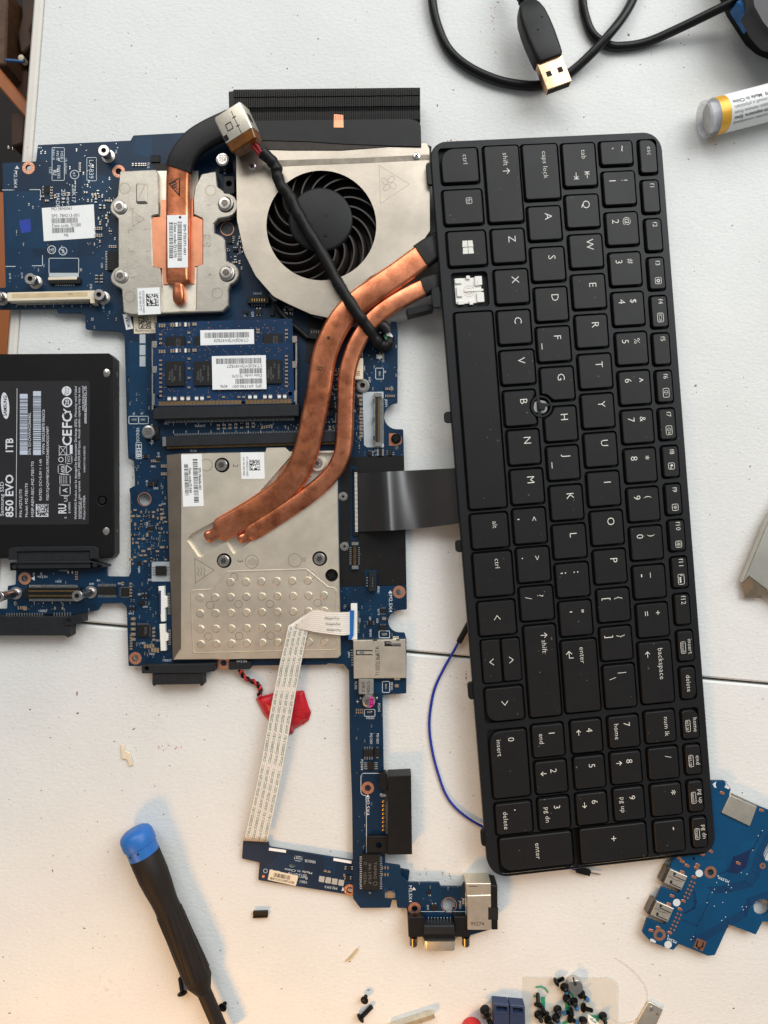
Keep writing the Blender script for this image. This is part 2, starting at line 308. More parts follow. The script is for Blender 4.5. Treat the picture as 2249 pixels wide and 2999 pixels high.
class MB:
    def __init__(s, fr=TF): s.v = []; s.f = []; s.m = []; s.fr = fr
    def add(s, vs, fs, mi=0):
        o = len(s.v); s.v += [tuple(q) for q in vs]; s.f += [tuple(i + o for i in f) for f in fs]; s.m += [mi] * len(fs); return s
    def prism(s, pts, z1, z0, ch=0.0, holes=(), mi=0, side=None, bottom=False):
        # pts: photo pixels of the outline at the top height z1 (mm); the sides drop straight to z0
        fr = s.fr; side = mi if side is None else side
        P = [fr.pl(x, y, z1) for x, y in pts]
        if area2(P) < 0: P = P[::-1]
        n = len(P); T = inset(P, ch * .001) if ch else P
        hs = []
        for h in holes:
            q = [fr.pl(x, y, z1) for x, y in h]
            if area2(q) > 0: q = q[::-1]
            hs.append(q)
        rings = [[fr.up(x, y, z0) for x, y in P], [fr.up(x, y, z1 - ch) for x, y in P]]
        if ch: rings.append([fr.up(x, y, z1) for x, y in T])
        vs = sum(rings, []); fs = []
        for k in range(len(rings) - 1):
            fs += [(k * n + i, k * n + (i + 1) % n, (k + 1) * n + (i + 1) % n, (k + 1) * n + i) for i in range(n)]
        s.add(vs, fs, side)
        def cap(z, flip):
            if not hs:
                f = tuple(range(n)); A = T if not flip else P
                s.add([fr.up(x, y, z) for x, y in A], [f[::-1] if flip else f], mi)
            else:
                loops = [T if not flip else P] + hs
                tri = tessellate_polygon([[Vector((x, y, 0)) for x, y in l] for l in loops]); allp = sum(loops, [])
                fs = []
                for t in tri:
                    a = area2([allp[i] for i in t])
                    if abs(a) < 1e-16: continue
                    fs.append(t if (a > 0) != flip else t[::-1])
                s.add([fr.up(x, y, z) for x, y in allp], fs, mi)
        cap(z1, False)
        if bottom: cap(z0, True)
        for q in hs:
            m = len(q)
            s.add([fr.up(x, y, z0) for x, y in q] + [fr.up(x, y, z1) for x, y in q], [(i, (i + 1) % m, m + (i + 1) % m, m + i) for i in range(m)], side)
        return s
    def flat(s, pts, z, mi=0, zf=None):
        P = [s.fr.pl(x, y, zf(x, y) if zf else z) for x, y in pts]
        idx = list(range(len(P)))
        if area2(P) < 0: idx = idx[::-1]
        s.add([s.fr.up(P[i][0], P[i][1], zf(*pts[i]) if zf else z) for i in idx], [tuple(range(len(P)))], mi); return s
    def line(s, pts, w, z, closed=False, mi=0):
        P = list(pts) + ([pts[0]] if closed else [])
        for a, b in zip(P, P[1:]):
            d = (b[0] - a[0], b[1] - a[1]); l = math.hypot(*d) or 1; e = (d[0] / l * w / 2, d[1] / l * w / 2); n = (-e[1], e[0])
            s.flat([(a[0] - e[0] + n[0], a[1] - e[1] + n[1]), (b[0] + e[0] + n[0], b[1] + e[1] + n[1]), (b[0] + e[0] - n[0], b[1] + e[1] - n[1]), (a[0] - e[0] - n[0], a[1] - e[1] - n[1])], z, mi)
        return s
    def ring(s, cx, cy, r0, r1, z, mi=0, n=28):
        a = circ(cx, cy, r1, n); b = circ(cx, cy, r0, n)
        A = [s.fr.up(*s.fr.pl(x, y, z), z) for x, y in a + b]
        s.add(A, [(i, n + i, n + (i + 1) % n, (i + 1) % n) for i in range(n)], mi); return s
    def lathe(s, prof, mat, n=24, mi=0, capend=True):
        # prof: (radius m, height m) along local Z of mat
        vs = []; fs = []
        for r, z in prof:
            for i in range(n):
                a = 2 * math.pi * i / n; vs.append(mat @ Vector((r * math.cos(a), r * math.sin(a), z)))
        for k in range(len(prof) - 1):
            fs += [(k * n + i, k * n + (i + 1) % n, (k + 1) * n + (i + 1) % n, (k + 1) * n + i) for i in range(n)]
        s.add(vs, fs, mi)
        if capend:
            m = len(prof) - 1
            s.add(vs[m * n:], [tuple(range(n))], mi); s.add(vs[:n], [tuple(range(n))[::-1]], mi)
        return s
    def post(s, x, y, z, prof, n=24, mi=0):
        # an upright turned piece standing at pixel (x, y) on height z; prof in mm
        return s.lathe([(r * .001, h * .001) for r, h in prof], Matrix.Translation(W(x, y, z)), n, mi)
    def sweep(s, path, prof, up=None, mi=0, cap=True, scale=None):
        # path: world points; prof: 2-D profile in metres (side, up)
        n = len(prof); vs = []; P = [Vector(p) for p in path]; nrm = None
        for k, p in enumerate(P):
            t = (P[min(k + 1, len(P) - 1)] - P[max(k - 1, 0)]).normalized()
            if up is not None: b = Vector(up[k]) if isinstance(up, list) else Vector(up)
            else:
                b = nrm if nrm is not None else (Vector((0, 0, 1)) if abs(t.z) < .95 else Vector((1, 0, 0)))
            sd = t.cross(b).normalized(); b = sd.cross(t).normalized(); nrm = b
            q = scale[k] if scale else 1
            if not isinstance(q, tuple): q = (q, q)
            vs += [p + sd * (x * q[0]) + b * (y * q[1]) for x, y in prof]
        fs = [(k * n + i, k * n + (i + 1) % n, (k + 1) * n + (i + 1) % n, (k + 1) * n + i) for k in range(len(P) - 1) for i in range(n)]
        s.add(vs, fs, mi)
        if cap: s.add(vs[:n], [tuple(range(n))[::-1]], mi); s.add(vs[-n:], [tuple(range(n))], mi)
        return s
    def tube(s, path, r, n=10, mi=0, scale=None):
        return s.sweep(path, [(r * math.cos(2 * math.pi * i / n), r * math.sin(2 * math.pi * i / n)) for i in range(n)], None, mi, True, scale)
    def cube(s, c, ax, half, mi=0):
        # an oriented box: centre, three axes, half sizes
        vs = []
        for i in (-1, 1):
            for j in (-1, 1):
                for k in (-1, 1): vs.append(Vector(c) + ax[0] * (i * half[0]) + ax[1] * (j * half[1]) + ax[2] * (k * half[2]))
        return s.add(vs, [(0, 1, 3, 2), (4, 6, 7, 5), (0, 4, 5, 1), (2, 3, 7, 6), (0, 2, 6, 4), (1, 5, 7, 3)], mi)

def rrprof(w, h, r, seg=4):
    return [(x, y) for x, y in fillet([(-w / 2, -h / 2), (w / 2, -h / 2), (w / 2, h / 2), (-w / 2, h / 2)], r, seg)]

def flatprof(w, h):
    # a heat pipe pressed flat: wide level top, sloping shoulders
    P = [(-w * .40, -h / 2), (w * .40, -h / 2), (w / 2, -h * .18), (w / 2, h * .14), (w * .385, h / 2), (-w * .385, h / 2), (-w / 2, h * .14), (-w / 2, -h * .18)]
    return fillet(P, h * .10, 1)

def tag(o, label=None, cat=None, group=None, kind=None):
    if label: o['label'] = label
    if cat: o['category'] = cat
    if group: o['group'] = group
    if kind: o['kind'] = kind
    return o

def thing(name, label, cat, px, group=None, kind=None):
    o = bpy.data.objects.new(name, None); COL.objects.link(o); o.location = W(*px) if len(px) == 2 else Vector(px); o.empty_display_size = 0.01
    WL[o.name] = Vector(o.location)
    return tag(o, label, cat, group, kind)
WL = {}
def wl(o): return WL.get(o.name, Vector((0, 0, 0))) if o else Vector((0, 0, 0))

def mesh_of(name, mb, mats, off=Vector((0, 0, 0)), smooth=35):
    me = bpy.data.meshes.new(name)
    me.from_pydata([(x - off.x, y - off.y, z - off.z) for x, y, z in mb.v], [], mb.f)
    for m in (mats if isinstance(mats, (list, tuple)) else [mats]): me.materials.append(m)
    if any(mb.m): me.polygons.foreach_set('material_index', mb.m)
    if smooth:
        me.polygons.foreach_set('use_smooth', [True] * len(mb.f)); me.set_sharp_from_angle(angle=math.radians(smooth))
    me.update(); return me

def mk(name, mb, mats, parent=None, smooth=35, **kw):
    off = wl(parent)
    o = bpy.data.objects.new(name, mesh_of(name, mb, mats, off, smooth)); COL.objects.link(o)
    if parent: o.parent = parent; WL[o.name] = off
    return tag(o, **kw)

def solo(name, mb, mats, label, cat, group=None, smooth=35):
    # a thing that is one mesh: its origin goes to its own middle, on its lowest point
    a = np.array(mb.v); c = Vector(((a[:, 0].min() + a[:, 0].max()) / 2, (a[:, 1].min() + a[:, 1].max()) / 2, a[:, 2].min()))
    o = bpy.data.objects.new(name, mesh_of(name, mb, mats, c, smooth)); COL.objects.link(o); o.location = c; WL[o.name] = c
    return tag(o, label, cat, group)

def inst(name, me, loc, rz, parent, sc=(1, 1, 1)):
    o = bpy.data.objects.new(name, me); COL.objects.link(o); o.parent = parent
    o.location = Vector(loc) - wl(parent); o.rotation_euler = (0, 0, rz); o.scale = sc; return o

# ------------------------------------------------------------------ lettering: glyphs of the built-in font, set letter by letter
GLY = {}
def load_glyphs():
    chars = [chr(c) for c in range(32, 127)] + ['®', '©']
    for bold in (0, 1, -1):
        obs = []
        for c in chars + ['']:
            cu = bpy.data.curves.new('glyph', 'FONT'); cu.body = 'H' + c + 'H'; cu.resolution_u = 2
            o1 = bpy.data.objects.new('glyph', cu); COL.objects.link(o1)
            cu2 = bpy.data.curves.new('glyph', 'FONT'); cu2.body = c; cu2.resolution_u = 2; cu2.offset = 0.022 * bold if bold > 0 else 0.011 * bold
            o2 = bpy.data.objects.new('glyph', cu2); COL.objects.link(o2); obs.append((c, o1, o2))
        bpy.context.view_layer.update(); dg = bpy.context.evaluated_depsgraph_get()
        def grab(o):
            me = o.evaluated_get(dg).to_mesh(); v = [tuple(p.co)[:2] for p in me.vertices]; f = [tuple(p.vertices) for p in me.polygons]
            o.evaluated_get(dg).to_mesh_clear(); return v, f
        ws = {}
        for c, o1, o2 in obs:
            v, _ = grab(o1); ws[c] = max(p[0] for p in v) - min(p[0] for p in v)
        for c, o1, o2 in obs:
            if not c: continue
            GLY[(c, bold)] = (*(grab(o2) if c != ' ' else ([], [])), ws[c] - ws[''])
        for c, o1, o2 in obs:
            for o in (o1, o2): d = o.data; bpy.data.objects.remove(o); bpy.data.curves.remove(d)
load_glyphs()
CAP = max(p[1] for p in GLY[('H', 0)][0])

def text(mb, s, cx, cy, h, ang=0, z=0, w=None, bold=0, mi=0, italic=0.0, align='c', track=0.0, zf=None):
    # h: cap height in pixels; ang: reading direction (0 rightwards, 90 downwards, 180 upside down); w: total width to fit
    V = []; Fc = []; x = 0
    for c in s:
        v, f, adv = GLY.get((c, bold), GLY[('?', bold)])
        o = len(V); V += [(px + x + italic * py, py) for px, py in v]; Fc += [tuple(i + o for i in q) for q in f]; x += adv + track
    if not V: return mb
    sy = h / CAP; sx = (w / x) if w else sy
    x0 = {'c': -x / 2, 'l': 0, 'r': -x}[align]
    a = math.radians(ang); dx, dy = math.cos(a), math.sin(a); ux, uy = math.sin(a), -math.cos(a)
    out = []
    for px, py in V:
        q = (px + x0) * sx; r = (py - CAP / 2) * sy
        X = cx + dx * q + ux * r; Y = cy + dy * q + uy * r; zz = zf(X, Y) if zf else z
        out.append(mb.fr.up(*mb.fr.pl(X, Y, zz), zz))
    mb.add(out, Fc, mi); return mb

def barcode(mb, cx, cy, w, h, ang, z, n=40, mi=0, fill=0.52, rng=random):
    x = -w / 2; u = w / n / 1.6
    while x < w / 2 - u:
        b = u * rng.choice((1, 1, 1.6, 2.2)) * fill * 1.6
        mb.flat([(cx + rot(px, py, ang)[0], cy + rot(px, py, ang)[1]) for px, py in ((x, -h / 2), (x + b, -h / 2), (x + b, h / 2), (x, h / 2))], z, mi)
        x += b + u * rng.choice((.8, 1, 1.6))
    return mb

def dotcode(mb, cx, cy, s, ang, z, n=14, mi=0):
    # the small square of printed dots on the part labels (arbitrary dots)
    c = s / n
    for i in range(n):
        for j in range(n):
            on = j == n - 1 or i == 0 or random.random() < .45
            if (i == n - 1 or j == 0) and i and j != n - 1: on = (i + j) % 2
            if on:
                x, y = (i + .5) * c - s / 2, (j + .5) * c - s / 2; q = rot(x, y, ang); mb.flat(rect(cx + q[0], cy + q[1], c, c, ang), z, mi)
    return mb

def arrow(mb, cx, cy, L, ang, w, z, mi=0, head=.4):
    e = rot(L / 2, 0, ang); p0 = (cx - e[0], cy - e[1]); p1 = (cx + e[0], cy + e[1])
    mb.line([p0, p1], w, z, mi=mi)
    for s in (1, -1):
        q = rot(-L * head, s * L * head, ang); mb.line([p1, (p1[0] + q[0], p1[1] + q[1])], w, z + .004 * (1.5 + s), mi=mi)
    return mb

UPM = lambda x, y, z: Matrix.Translation(W(x, y, z))
def axis_mat(p, d):
    return Matrix.Translation(p) @ Vector(d).to_track_quat('Z', 'Y').to_matrix().to_4x4()

# ------------------------------------------------------------------ the table and what lies beyond its edge
def table():
    far = [(-700, 3700)]
    e = lambda y: 127 - 0.0775 * y               # the groove along the table's edge
    s = lambda x: 1800 + 0.0892 * x              # the joint between the two table tops
    # main top
    mb = MB(); pts = [(e(-900), -900), (3600, -900), (3600, s(3600)), (e(1790), s(e(1790)))]
    mb.prism(pts, 0, -22, ch=0.9)
    t = mk('tabletop', mb, TABLE, kind='structure', smooth=20)
    mb = MB(); mb.prism([(e(-900) - 33, -900), (e(-900) - 1.5, -900), (e(1790) - 1.5, s(e(1790))), (e(1790) - 29, s(e(1790)))], -0.15, -22, ch=1.2)
    mk('edging_strip', mb, EDGE, t)
    mb = MB(); mb.prism([(-900, s(-900) + 8.5), (3600, s(3600) + 8.5), (3600, 4200), (-900, 4200)], -0.1, -22, ch=0.9)
    mk('tabletop_leaf', mb, TABLE, kind='structure', smooth=20)
    mb = MB(); mb.prism([(-2500, -2500), (4700, -2500), (4700, 5500), (-2500, 5500)], -260, -262)
    mk('floor', mb, FLOORM, kind='structure')
    mb = MB(); mb.prism([(-700, s(-700) - 60), (3600, s(3600) - 60), (3600, s(3600) + 60), (-700, s(-700) + 60)], -19, -23, bottom=True)
    mk('table_rail', mb, DARK, t)
    # blurred bits seen past the table's edge
    mb = MB(); mb.prism([(-60, 190), (-10, 190), (80, 300), (80, 350)], -75, -95, ch=1); solo('wooden_brace', mb, WOOD, 'orange wooden brace slanting below the table edge, upper left corner', 'wood')
    mb = MB(); mb.prism([(-90, 560), (60, 560), (20, 1100), (-90, 1100)], -40, -60, ch=1); solo('wooden_board', mb, WOOD, 'orange wooden board below the table edge beside the circuit board', 'wood')
    for i, (pts, z, m, lab) in enumerate([
        ([(60, -60), (110, -60), (100, 60), (85, 90), (92, 130), (60, 160), (50, 100), (62, 50)], -110, JUNK, 'brown ragged clutter below the table edge at the top'),
        ([(40, 210), (80, 200), (75, 260), (88, 280), (60, 300), (40, 260)], -120, JUNK, 'small brown clutter under the orange brace'),
        ([(30, 330), (75, 330), (66, 420), (30, 430)], -130, JUNK, 'dull brown box edge below the table, under the brace'),
        ([(-20, -40), (22, -40), (16, 190), (-20, 190)], -100, M('post_brown', (88, 58, 34), .6, var=.4), 'dark upright post at the very corner beyond the table edge')]):
        mb = MB(); mb.prism(fillet(pts, 8), z, z - 60, ch=1); solo(['clutter', 'clutter', 'storage_box', 'post'][i], mb, m, lab, ['clutter', 'clutter', 'box', 'post'][i])
    mb = MB(); mb.tube([W(18, 176, -70), W(70, 180, -70)], .0009, 10); mb.post(74, 184, -74, [(1.6, 0), (1.7, 5), (.4, 5.4)], 12, 1)
    solo('marker_pen', mb, [BLUEG, CREAM], 'thin blue stick with pale end beyond the table edge', 'stick')
    # stains on the paint
    mb = MB(); 
    for i in range(60):
        x, y = random.choice([(1445 + random.gauss(0, 6), random.uniform(10, 190)), (1325 + random.gauss(0, 14), 410 + random.gauss(0, 3)), (500 + random.gauss(0, 18), 2190 + random.gauss(0, 5)), (225, 2030 + random.gauss(0, 4)), (1365, 1990 + random.gauss(0, 20))])
        mb.flat(circ(x, y, random.uniform(.7, 2.2), 6), .02)
    mk('red_smudge', mb, M('red_stain', (196, 120, 116), .7), t)
    mb = MB()
    for i in range(150):
        x, y = random.uniform(60, 2240), random.uniform(0, 2990); r = random.uniform(.8, 2.6)
        mb.flat([(x + r * random.uniform(.5, 1.3) * math.cos(a), y + r * random.uniform(.4, 1.0) * math.sin(a)) for a in (0, 1, 2.1, 3.1, 4.2, 5.2)], .03 if y < s(x) else -.07)
    mk('dirt_specks', mb, M('dirt', (70, 60, 52), .8), t, kind='stuff')
table()

# ------------------------------------------------------------------ keyboard, propped on the fan at its upper corner
D0 = 0.3183
KF = TiltFrame(((1257 - CX) / 2000 * D0, (CY - 415.2) / 2000 * D0, H - D0), (.99495, .07907, -.06187), (.08149, -.99662, -.01083))
class LocalFrame(TiltFrame):
    def __init__(s, f): s.o, s.v, s.u, s.n = f.o, f.v, f.u, f.n
    def pl(s, x, y, z): return (x * .001, -y * .001)
KL = LocalFrame(KF)
def kloc(x, y, z=1.3): a = KF.pl(x, y, z); return (a[0] * 1000, -a[1] * 1000)

def keyboard():
    t = thing('laptop_keyboard', 'black laptop keyboard with number pad and one key missing, lying beside the circuit board', 'keyboard', tuple(KF.o))
    ZR = {1: (1250, 380, 2.3366), 2: (1290, 950, 2.3366), 3: (1330, 1480, 2.3366), 4: (1380, 2050, 2.2419)}
    keys = []   # name, region, x0, x1, y0, y1, legends, corner radii (tl, tr, br, bl)
    def k(reg, x0, x1, y0, y1, *leg, r=(1.3, 1.3, 1.3, 1.3), cut=None, y1r=None):
        ox, oy, f = ZR[reg]
        a = ((x0 + x1) / 2 / f + ox); b0 = y0 / f + oy
        b1 = (y1 / f + oy) if y1r is None else y1 / ZR[y1r][2] + ZR[y1r][1]
        z = 1.3; s = K * (D0 + .004) / H * 1000
        c = kloc(a, (b0 + b1) / 2, z); keys.append((c[0], c[1], (x1 - x0) / f * s, (b1 - b0) * s, leg, r, cut))
    L = lambda c: ('t', c, .31, .62, 3.6)
    def N(d, s): return (('t', d, .28, .29, 3.4), ('t', s, .28, .67, 3.0))
    F = lambda c: ('t', c, .18, .60, 2.3)
    big = 2.6
    # bottom row
    k(1, 103, 350, 128, 355, ('t', 'ctrl', .34, .66, 2.3), r=(6, 1.3, 1.3, 1.3)); k(1, 120, 380, 412, 640, ('b', 'fn', .33, .66, 2.1))
    k(1, 148, 405, 695, 925, ('win', '', .47, .52, 5))
    a = kloc((200 + 430) / 2 / 2.3366 + 1244, 1092 / 2.3366 + 380)
    hole = kloc(297 / 2.3366 + 1250, 1093 / 2.3366 + 380, 0)
    k(1, 0, 1, 0, 1); keys.pop()
    ox, oy, f = ZR[1]; c0 = kloc(277 / 2.3366 + 1290, 1201.5); s_ = K * (D0 + .004) / H * 1000
    keys.append((c0[0], c0[1], 255 / f * s_, 569 * s_, (), (1.3,) * 4, None))
    k(3, 120, 370, 60, 290, ('t', 'alt', .33, .65, 2.3)); k(3, 140, 400, 325, 618, ('t', 'ctrl', .26, .62, 2.3)); k(3, 170, 420, 660, 885, ('c', '<', .48, .5, 3))
    k(3, 195, 320, 925, 1215, ('c', 'v', .51, .49, 3)); k(3, 335, 455, 915, 1200, ('c', '^', .5, .47, 3)); k(3, 220, 475, 1250, 135, ('c', '>', .47, .5, 3), r=(1.3, 1.3, 1.3, 5), y1r=4)
    # shift row
    k(1, 410, 645, 112, 625, ('t', 'shift', .18, .6, 2.4), ('a', 180, .335, .6, 3))
    k(1, 450, 670, 680, 905, L('Z')); k(1, 470, 695, 958, 1185, L('X')); k(1, 490, 712, 1238, 130, L('C'), y1r=2)
    k(2, 415, 645, 180, 405, L('V')); k(2, 440, 655, 455, 690, L('B'), cut='B'); k(2, 465, 680, 725, 955, L('N')); k(2, 485, 705, 995, 1225, L('M'))
    k(3, 410, 630, 25, 258, ('t', ',', .28, .25, 3), ('t', '<', .3, .64, 3)); k(3, 435, 655, 293, 522, ('t', '.', .28, .25, 3), ('t', '>', .3, .62, 3)); k(3, 455, 680, 560, 785, ('t', '/', .32, .25, 3.3), ('t', '?', .27, .62, 3))
    k(3, 500, 715, 825, 110, ('a', 180, .105, .62, 2.8), ('t', 'shift', .23, .61, 2.4), y1r=4)
    # home row
    k(1, 665, 905, 100, 470, ('t', 'caps lock', .38, .62, 2.3)); k(1, 698, 920, 525, 750, L('A')); k(1, 720, 945, 805, 1030, L('S')); k(1, 745, 965, 1080, 1305, L('D'))
    k(2, 665, 890, 18, 250, L('F'), ('bar', '', .55, .12, 2.6)); k(2, 690, 915, 295, 515, L('G'), cut='G'); k(2, 715, 935, 565, 795, L('H'), cut='H'); k(2, 735, 950, 835, 1060, L('J'), ('bar', '', .55, .12, 2.6)); k(2, 755, 975, 1105, 1335, L('K'))
    k(3, 680, 905, 135, 360, L('L')); k(3, 700, 925, 400, 625, ('t', ';', .26, .27, 3), ('t', ':', .26, .65, 3)); k(3, 725, 945, 660, 890, ('t', "'", .29, .27, 3), ('t', '"', .29, .64, 3))
    k(3, 750, 990, 925, 1415, ('t', 'enter', .205, .58, 2.4), ('ret', '', .19, .25, 3))
    # tab row
    k(1, 935, 1160, 92, 382, ('t', 'tab', .27, .64, 2.4), ('a|', 180, .76, .7, 2.6), ('a|', 0, .76, .36, 2.6)); k(1, 955, 1180, 445, 665, L('Q')); k(1, 980, 1205, 718, 940, L('W')); k(1, 1000, 1225, 992, 1220, L('E')); k(1, 1022, 1240, 1268, 155, L('R'), y1r=2)
    k(2, 950, 1175, 205, 435, L('T')); k(2, 970, 1190, 478, 705, L('Y')); k(2, 990, 1210, 745, 970, L('U')); k(2, 1010, 1230, 1012, 1240, L('I'))
    k(3, 940, 1160, 42, 268, L('O')); k(3, 960, 1180, 308, 532, L('P')); k(3, 985, 1205, 575, 795, *N('[', '{')); k(3, 1005, 1220, 835, 1058, *N(']', '}')); k(3, 1030, 1245, 1095, 1385, ('t', '\\', .3, .27, 3.3), ('t', '|', .18, .62, 3.3))
    # number row
    k(1, 1190, 1410, 78, 235, ('t', '`', .32, .3, 3), ('t', '~', .33, .7, 3))
    for reg, x0, x1, y0, y1, d, s in [(1, 1210, 1430, 285, 510, '1', '!'), (1, 1230, 1450, 565, 785, '2', '@'), (1, 1255, 1470, 840, 1062, '3', '#'), (1, 1275, 1490, 1112, 1335, '4', '$'), (2, 1205, 1420, 55, 272, '5', '%'), (2, 1225, 1440, 320, 545, '6', '^'), (2, 1245, 1460, 588, 810, '7', '&'), (2, 1265, 1480, 852, 1078, '8', '*'), (2, 1285, 1500, 1120, 1345, '9', '('), (3, 1210, 1430, 148, 370, '0', ')'), (3, 1230, 1450, 415, 635, '-', '_'), (3, 1255, 1470, 675, 900, '=', '+')]:
        k(reg, x0, x1, y0, y1, *N(d, s))
    k(3, 1275, 1500, 935, 1355, ('t', 'backspace', .36, .66, 2.5), ('a', -90, .19, .25, 2.6))
    # function row
    k(1, 1460, 1575, 68, 292, ('t', 'esc', .34, .58, 2.2), r=(1.3, 4, 1.3, 1.3)); k(1, 1480, 1592, 345, 562, F('f1')); k(1, 1502, 1610, 610, 825, F('f2')); k(1, 1522, 1628, 875, 1088, F('f3'), ('i', 'moon', .74, .55, 3)); k(1, 1540, 1648, 1138, 1348, F('f4'), ('i', 'screen', .7, .52, 3.4))
    k(2, 1460, 1572, 62, 272, F('f5')); k(2, 1482, 1590, 318, 530, F('f6'), ('i', 'vol', .71, .55, 3.4)); k(2, 1502, 1610, 578, 785, F('f7'), ('i', 'vol2', .71, .55, 3.4)); k(2, 1525, 1632, 835, 1042, F('f8'), ('i', 'mic', .65, .5, 3)); k(2, 1545, 1650, 1095, 1300, F('f9'), ('i', 'sun', .77, .55, 3))
    k(3, 1475, 1580, 105, 310, F('f10'), ('i', 'sun2', .79, .55, 3)); k(3, 1495, 1600, 358, 562, F('f11'), ('i', 'light', .73, .53, 3.8)); k(3, 1515, 1615, 612, 815, F('f12')); k(3, 1535, 1640, 862, 1065, ('t', 'insert', .52, .77, 2.1), ('b', 'scroll', .54, .30, 1.7)); k(3, 1555, 1655, 1112, 1325, ('t', 'delete', .5, .5, 2.2), r=(1.3, 1.3, 3, 1.3))
    k(4, 1390, 1495, 68, 255, ('t', 'home', .52, .79, 2.1), ('b', 'prt sc', .54, .31, 1.6), r=(1.3, 4, 1.3, 1.3)); k(4, 1410, 1510, 298, 490, ('t', 'end', .52, .80, 2.1), ('b', 'sys rq', .53, .33, 1.6)); k(4, 1430, 1525, 535, 735, ('t', 'pg up', .5, .83, 2.1), ('b', 'pause', .53, .31, 1.6)); k(4, 1455, 1550, 775, 970, ('t', 'pg dn', .48, .82, 2.1), ('b', 'break', .53, .30, 1.6))
    # number pad
    k(4, 1145, 1345, 75, 280, ('t', 'num lk', .5, .7, 2.3)); k(4, 1165, 1365, 315, 520, ('t', '/', .3, .66, 3.2)); k(4, 1185, 1385, 555, 760, ('t', '*', .27, .68, 3.4)); k(4, 1205, 1405, 795, 1000, ('t', '-', .25, .68, 3.2))
    k(4, 905, 1105, 108, 312, ('t', '7', .26, .6, 3.1), ('t', 'home', .47, .25, 2.3)); k(4, 920, 1120, 345, 550, ('t', '8', .29, .61, 3.1), ('a', 180, .32, .26, 2.4)); k(4, 940, 1140, 580, 790, ('t', '9', .3, .6, 3.1), ('t', 'pg up', .5, .28, 2.3))
    k(4, 715, 1160, 830, 1055, ('t', '+', .36, .5, 3.8), r=(1.3, 1.3, 1.3, 1.3))
    k(4, 660, 860, 135, 345, ('t', '4', .31, .6, 3.1), ('a', -90, .36, .23, 2.4)); k(4, 680, 880, 372, 580, ('t', '5', .3, .58, 3.1)); k(4, 695, 895, 615, 818, ('t', '6', .28, .6, 3.1), ('a', 90, .35, .25, 2.4))
    k(4, 405, 610, 165, 372, ('t', '1', .27, .62, 3.1), ('t', 'end', .42, .28, 2.3)); k(4, 425, 630, 405, 612, ('t', '2', .3, .58, 3.1), ('a', 0, .36, .25, 2.4)); k(4, 445, 648, 645, 848, ('t', '3', .3, .6, 3.1), ('t', 'pg dn', .52, .27, 2.3))
    k(4, 190, 670, 890, 1105, ('t', 'enter', .48, .52, 2.4), r=(1.3, 1.3, 1.3, 5)); k(4, 135, 375, 205, 640, ('t', '0', .13, .58, 3.1), ('t', 'insert', .24, .24, 2.3), r=(5, 1.3, 1.3, 1.3)); k(4, 165, 400, 680, 878, ('t', '.', .22, .62, 3.1), ('t', 'delete', .54, .26, 2.3))

    # frame with one opening for each key
    img = [(1257, 415.2), (1936, 384), (2098.6, 2498.7), (1431, 2574.8)]
    C4 = [kloc(x, y, 0) for x, y in img]
    outline = fillet(C4, [8, 9, 8, 10], 7)
    stick = kloc(690 / 2.3366 + 1290, 562 / 2.3366 + 950, 0)
    holes = [rect(x, y, w + 2.1, h + 2.1, 0, 1.9, 3) for x, y, w, h, *_ in keys if not (7 < w < 0)]
    # neighbouring half-height arrow keys share one opening
    up_i = [i for i, q in enumerate(keys) if q[4] and q[4][0][1] == '^'][0]; dn_i = up_i - 1
    a, b = keys[dn_i], keys[up_i]
    x0, x1 = a[0] - a[2] / 2 - .7, b[0] + b[2] / 2 + .7; y0, y1 = min(a[1] - a[3] / 2, b[1] - b[3] / 2) - .7, max(a[1] + a[3] / 2, b[1] + b[3] / 2) + .7
    holes = [h for i, h in enumerate(holes) if i not in (up_i, dn_i)] + [rect((x0 + x1) / 2, (y0 + y1) / 2, x1 - x0, y1 - y0, 0, 1.6, 3)]
    holes += [rect(hole[0], hole[1], 17.5, 16.6, 0, 1.8, 3)]
    bgh = [i for i, q in enumerate(keys) if q[6]]
    mb = MB(KL); mb.prism(outline, 0, -2.6, ch=.45, holes=holes, bottom=False)
    mk('frame', mb, KFRAME, t, 30)
    mb = MB(KL); mb.prism([(x * .995 + .3, y * .998 + .3) for x, y in outline], -2.1, -2.9, bottom=True)
    mk('base_plate', mb, DARK, t)
    # keys
    for x, y, w, h, leg, r, cut in keys:
        P = [(x - w / 2, y - h / 2), (x + w / 2, y - h / 2), (x + w / 2, y + h / 2), (x - w / 2, y + h / 2)]
        rr = list(r)
        if cut:
            R = 5.9; cx, cy = stick; Q = fillet(P, rr, 4); out = []
            # bite the round clearance of the pointing stick out of the key
            D = []
            n = len(Q)
            for i in range(n):
                p, q = Q[i], Q[(i + 1) % n]
                for s in range(6): D.append((p[0] + (q[0] - p[0]) * s / 6, p[1] + (q[1] - p[1]) * s / 6))
            for p in D:
                d = math.hypot(p[0] - cx, p[1] - cy)
                if d < R:
                    # slide the point to the circle, towards the key's middle
                    vx, vy = x - cx, y - cy; l = math.hypot(vx, vy); vx /= l; vy /= l
                    wx, wy = p[0] - cx, p[1] - cy; b_ = wx * vx + wy * vy; c_ = wx * wx + wy * wy - R * R
                    tt = -b_ + math.sqrt(max(0, b_ * b_ - c_)); p = (p[0] + vx * tt, p[1] + vy * tt)
                out.append(p)
            P = [p for i, p in enumerate(out) if math.hypot(p[0] - out[i - 1][0], p[1] - out[i - 1][1]) > .02]
        else: P = fillet(P, rr, 4)
        mb = MB(KL); n = len(P)
        S = P if area2(P) < 0 else P[::-1]
        mb.prism(P, 1.3 + random.uniform(-.06, .06), -2.0, ch=.32)
        ko = mk('key', mb, KEYM, t, 40)
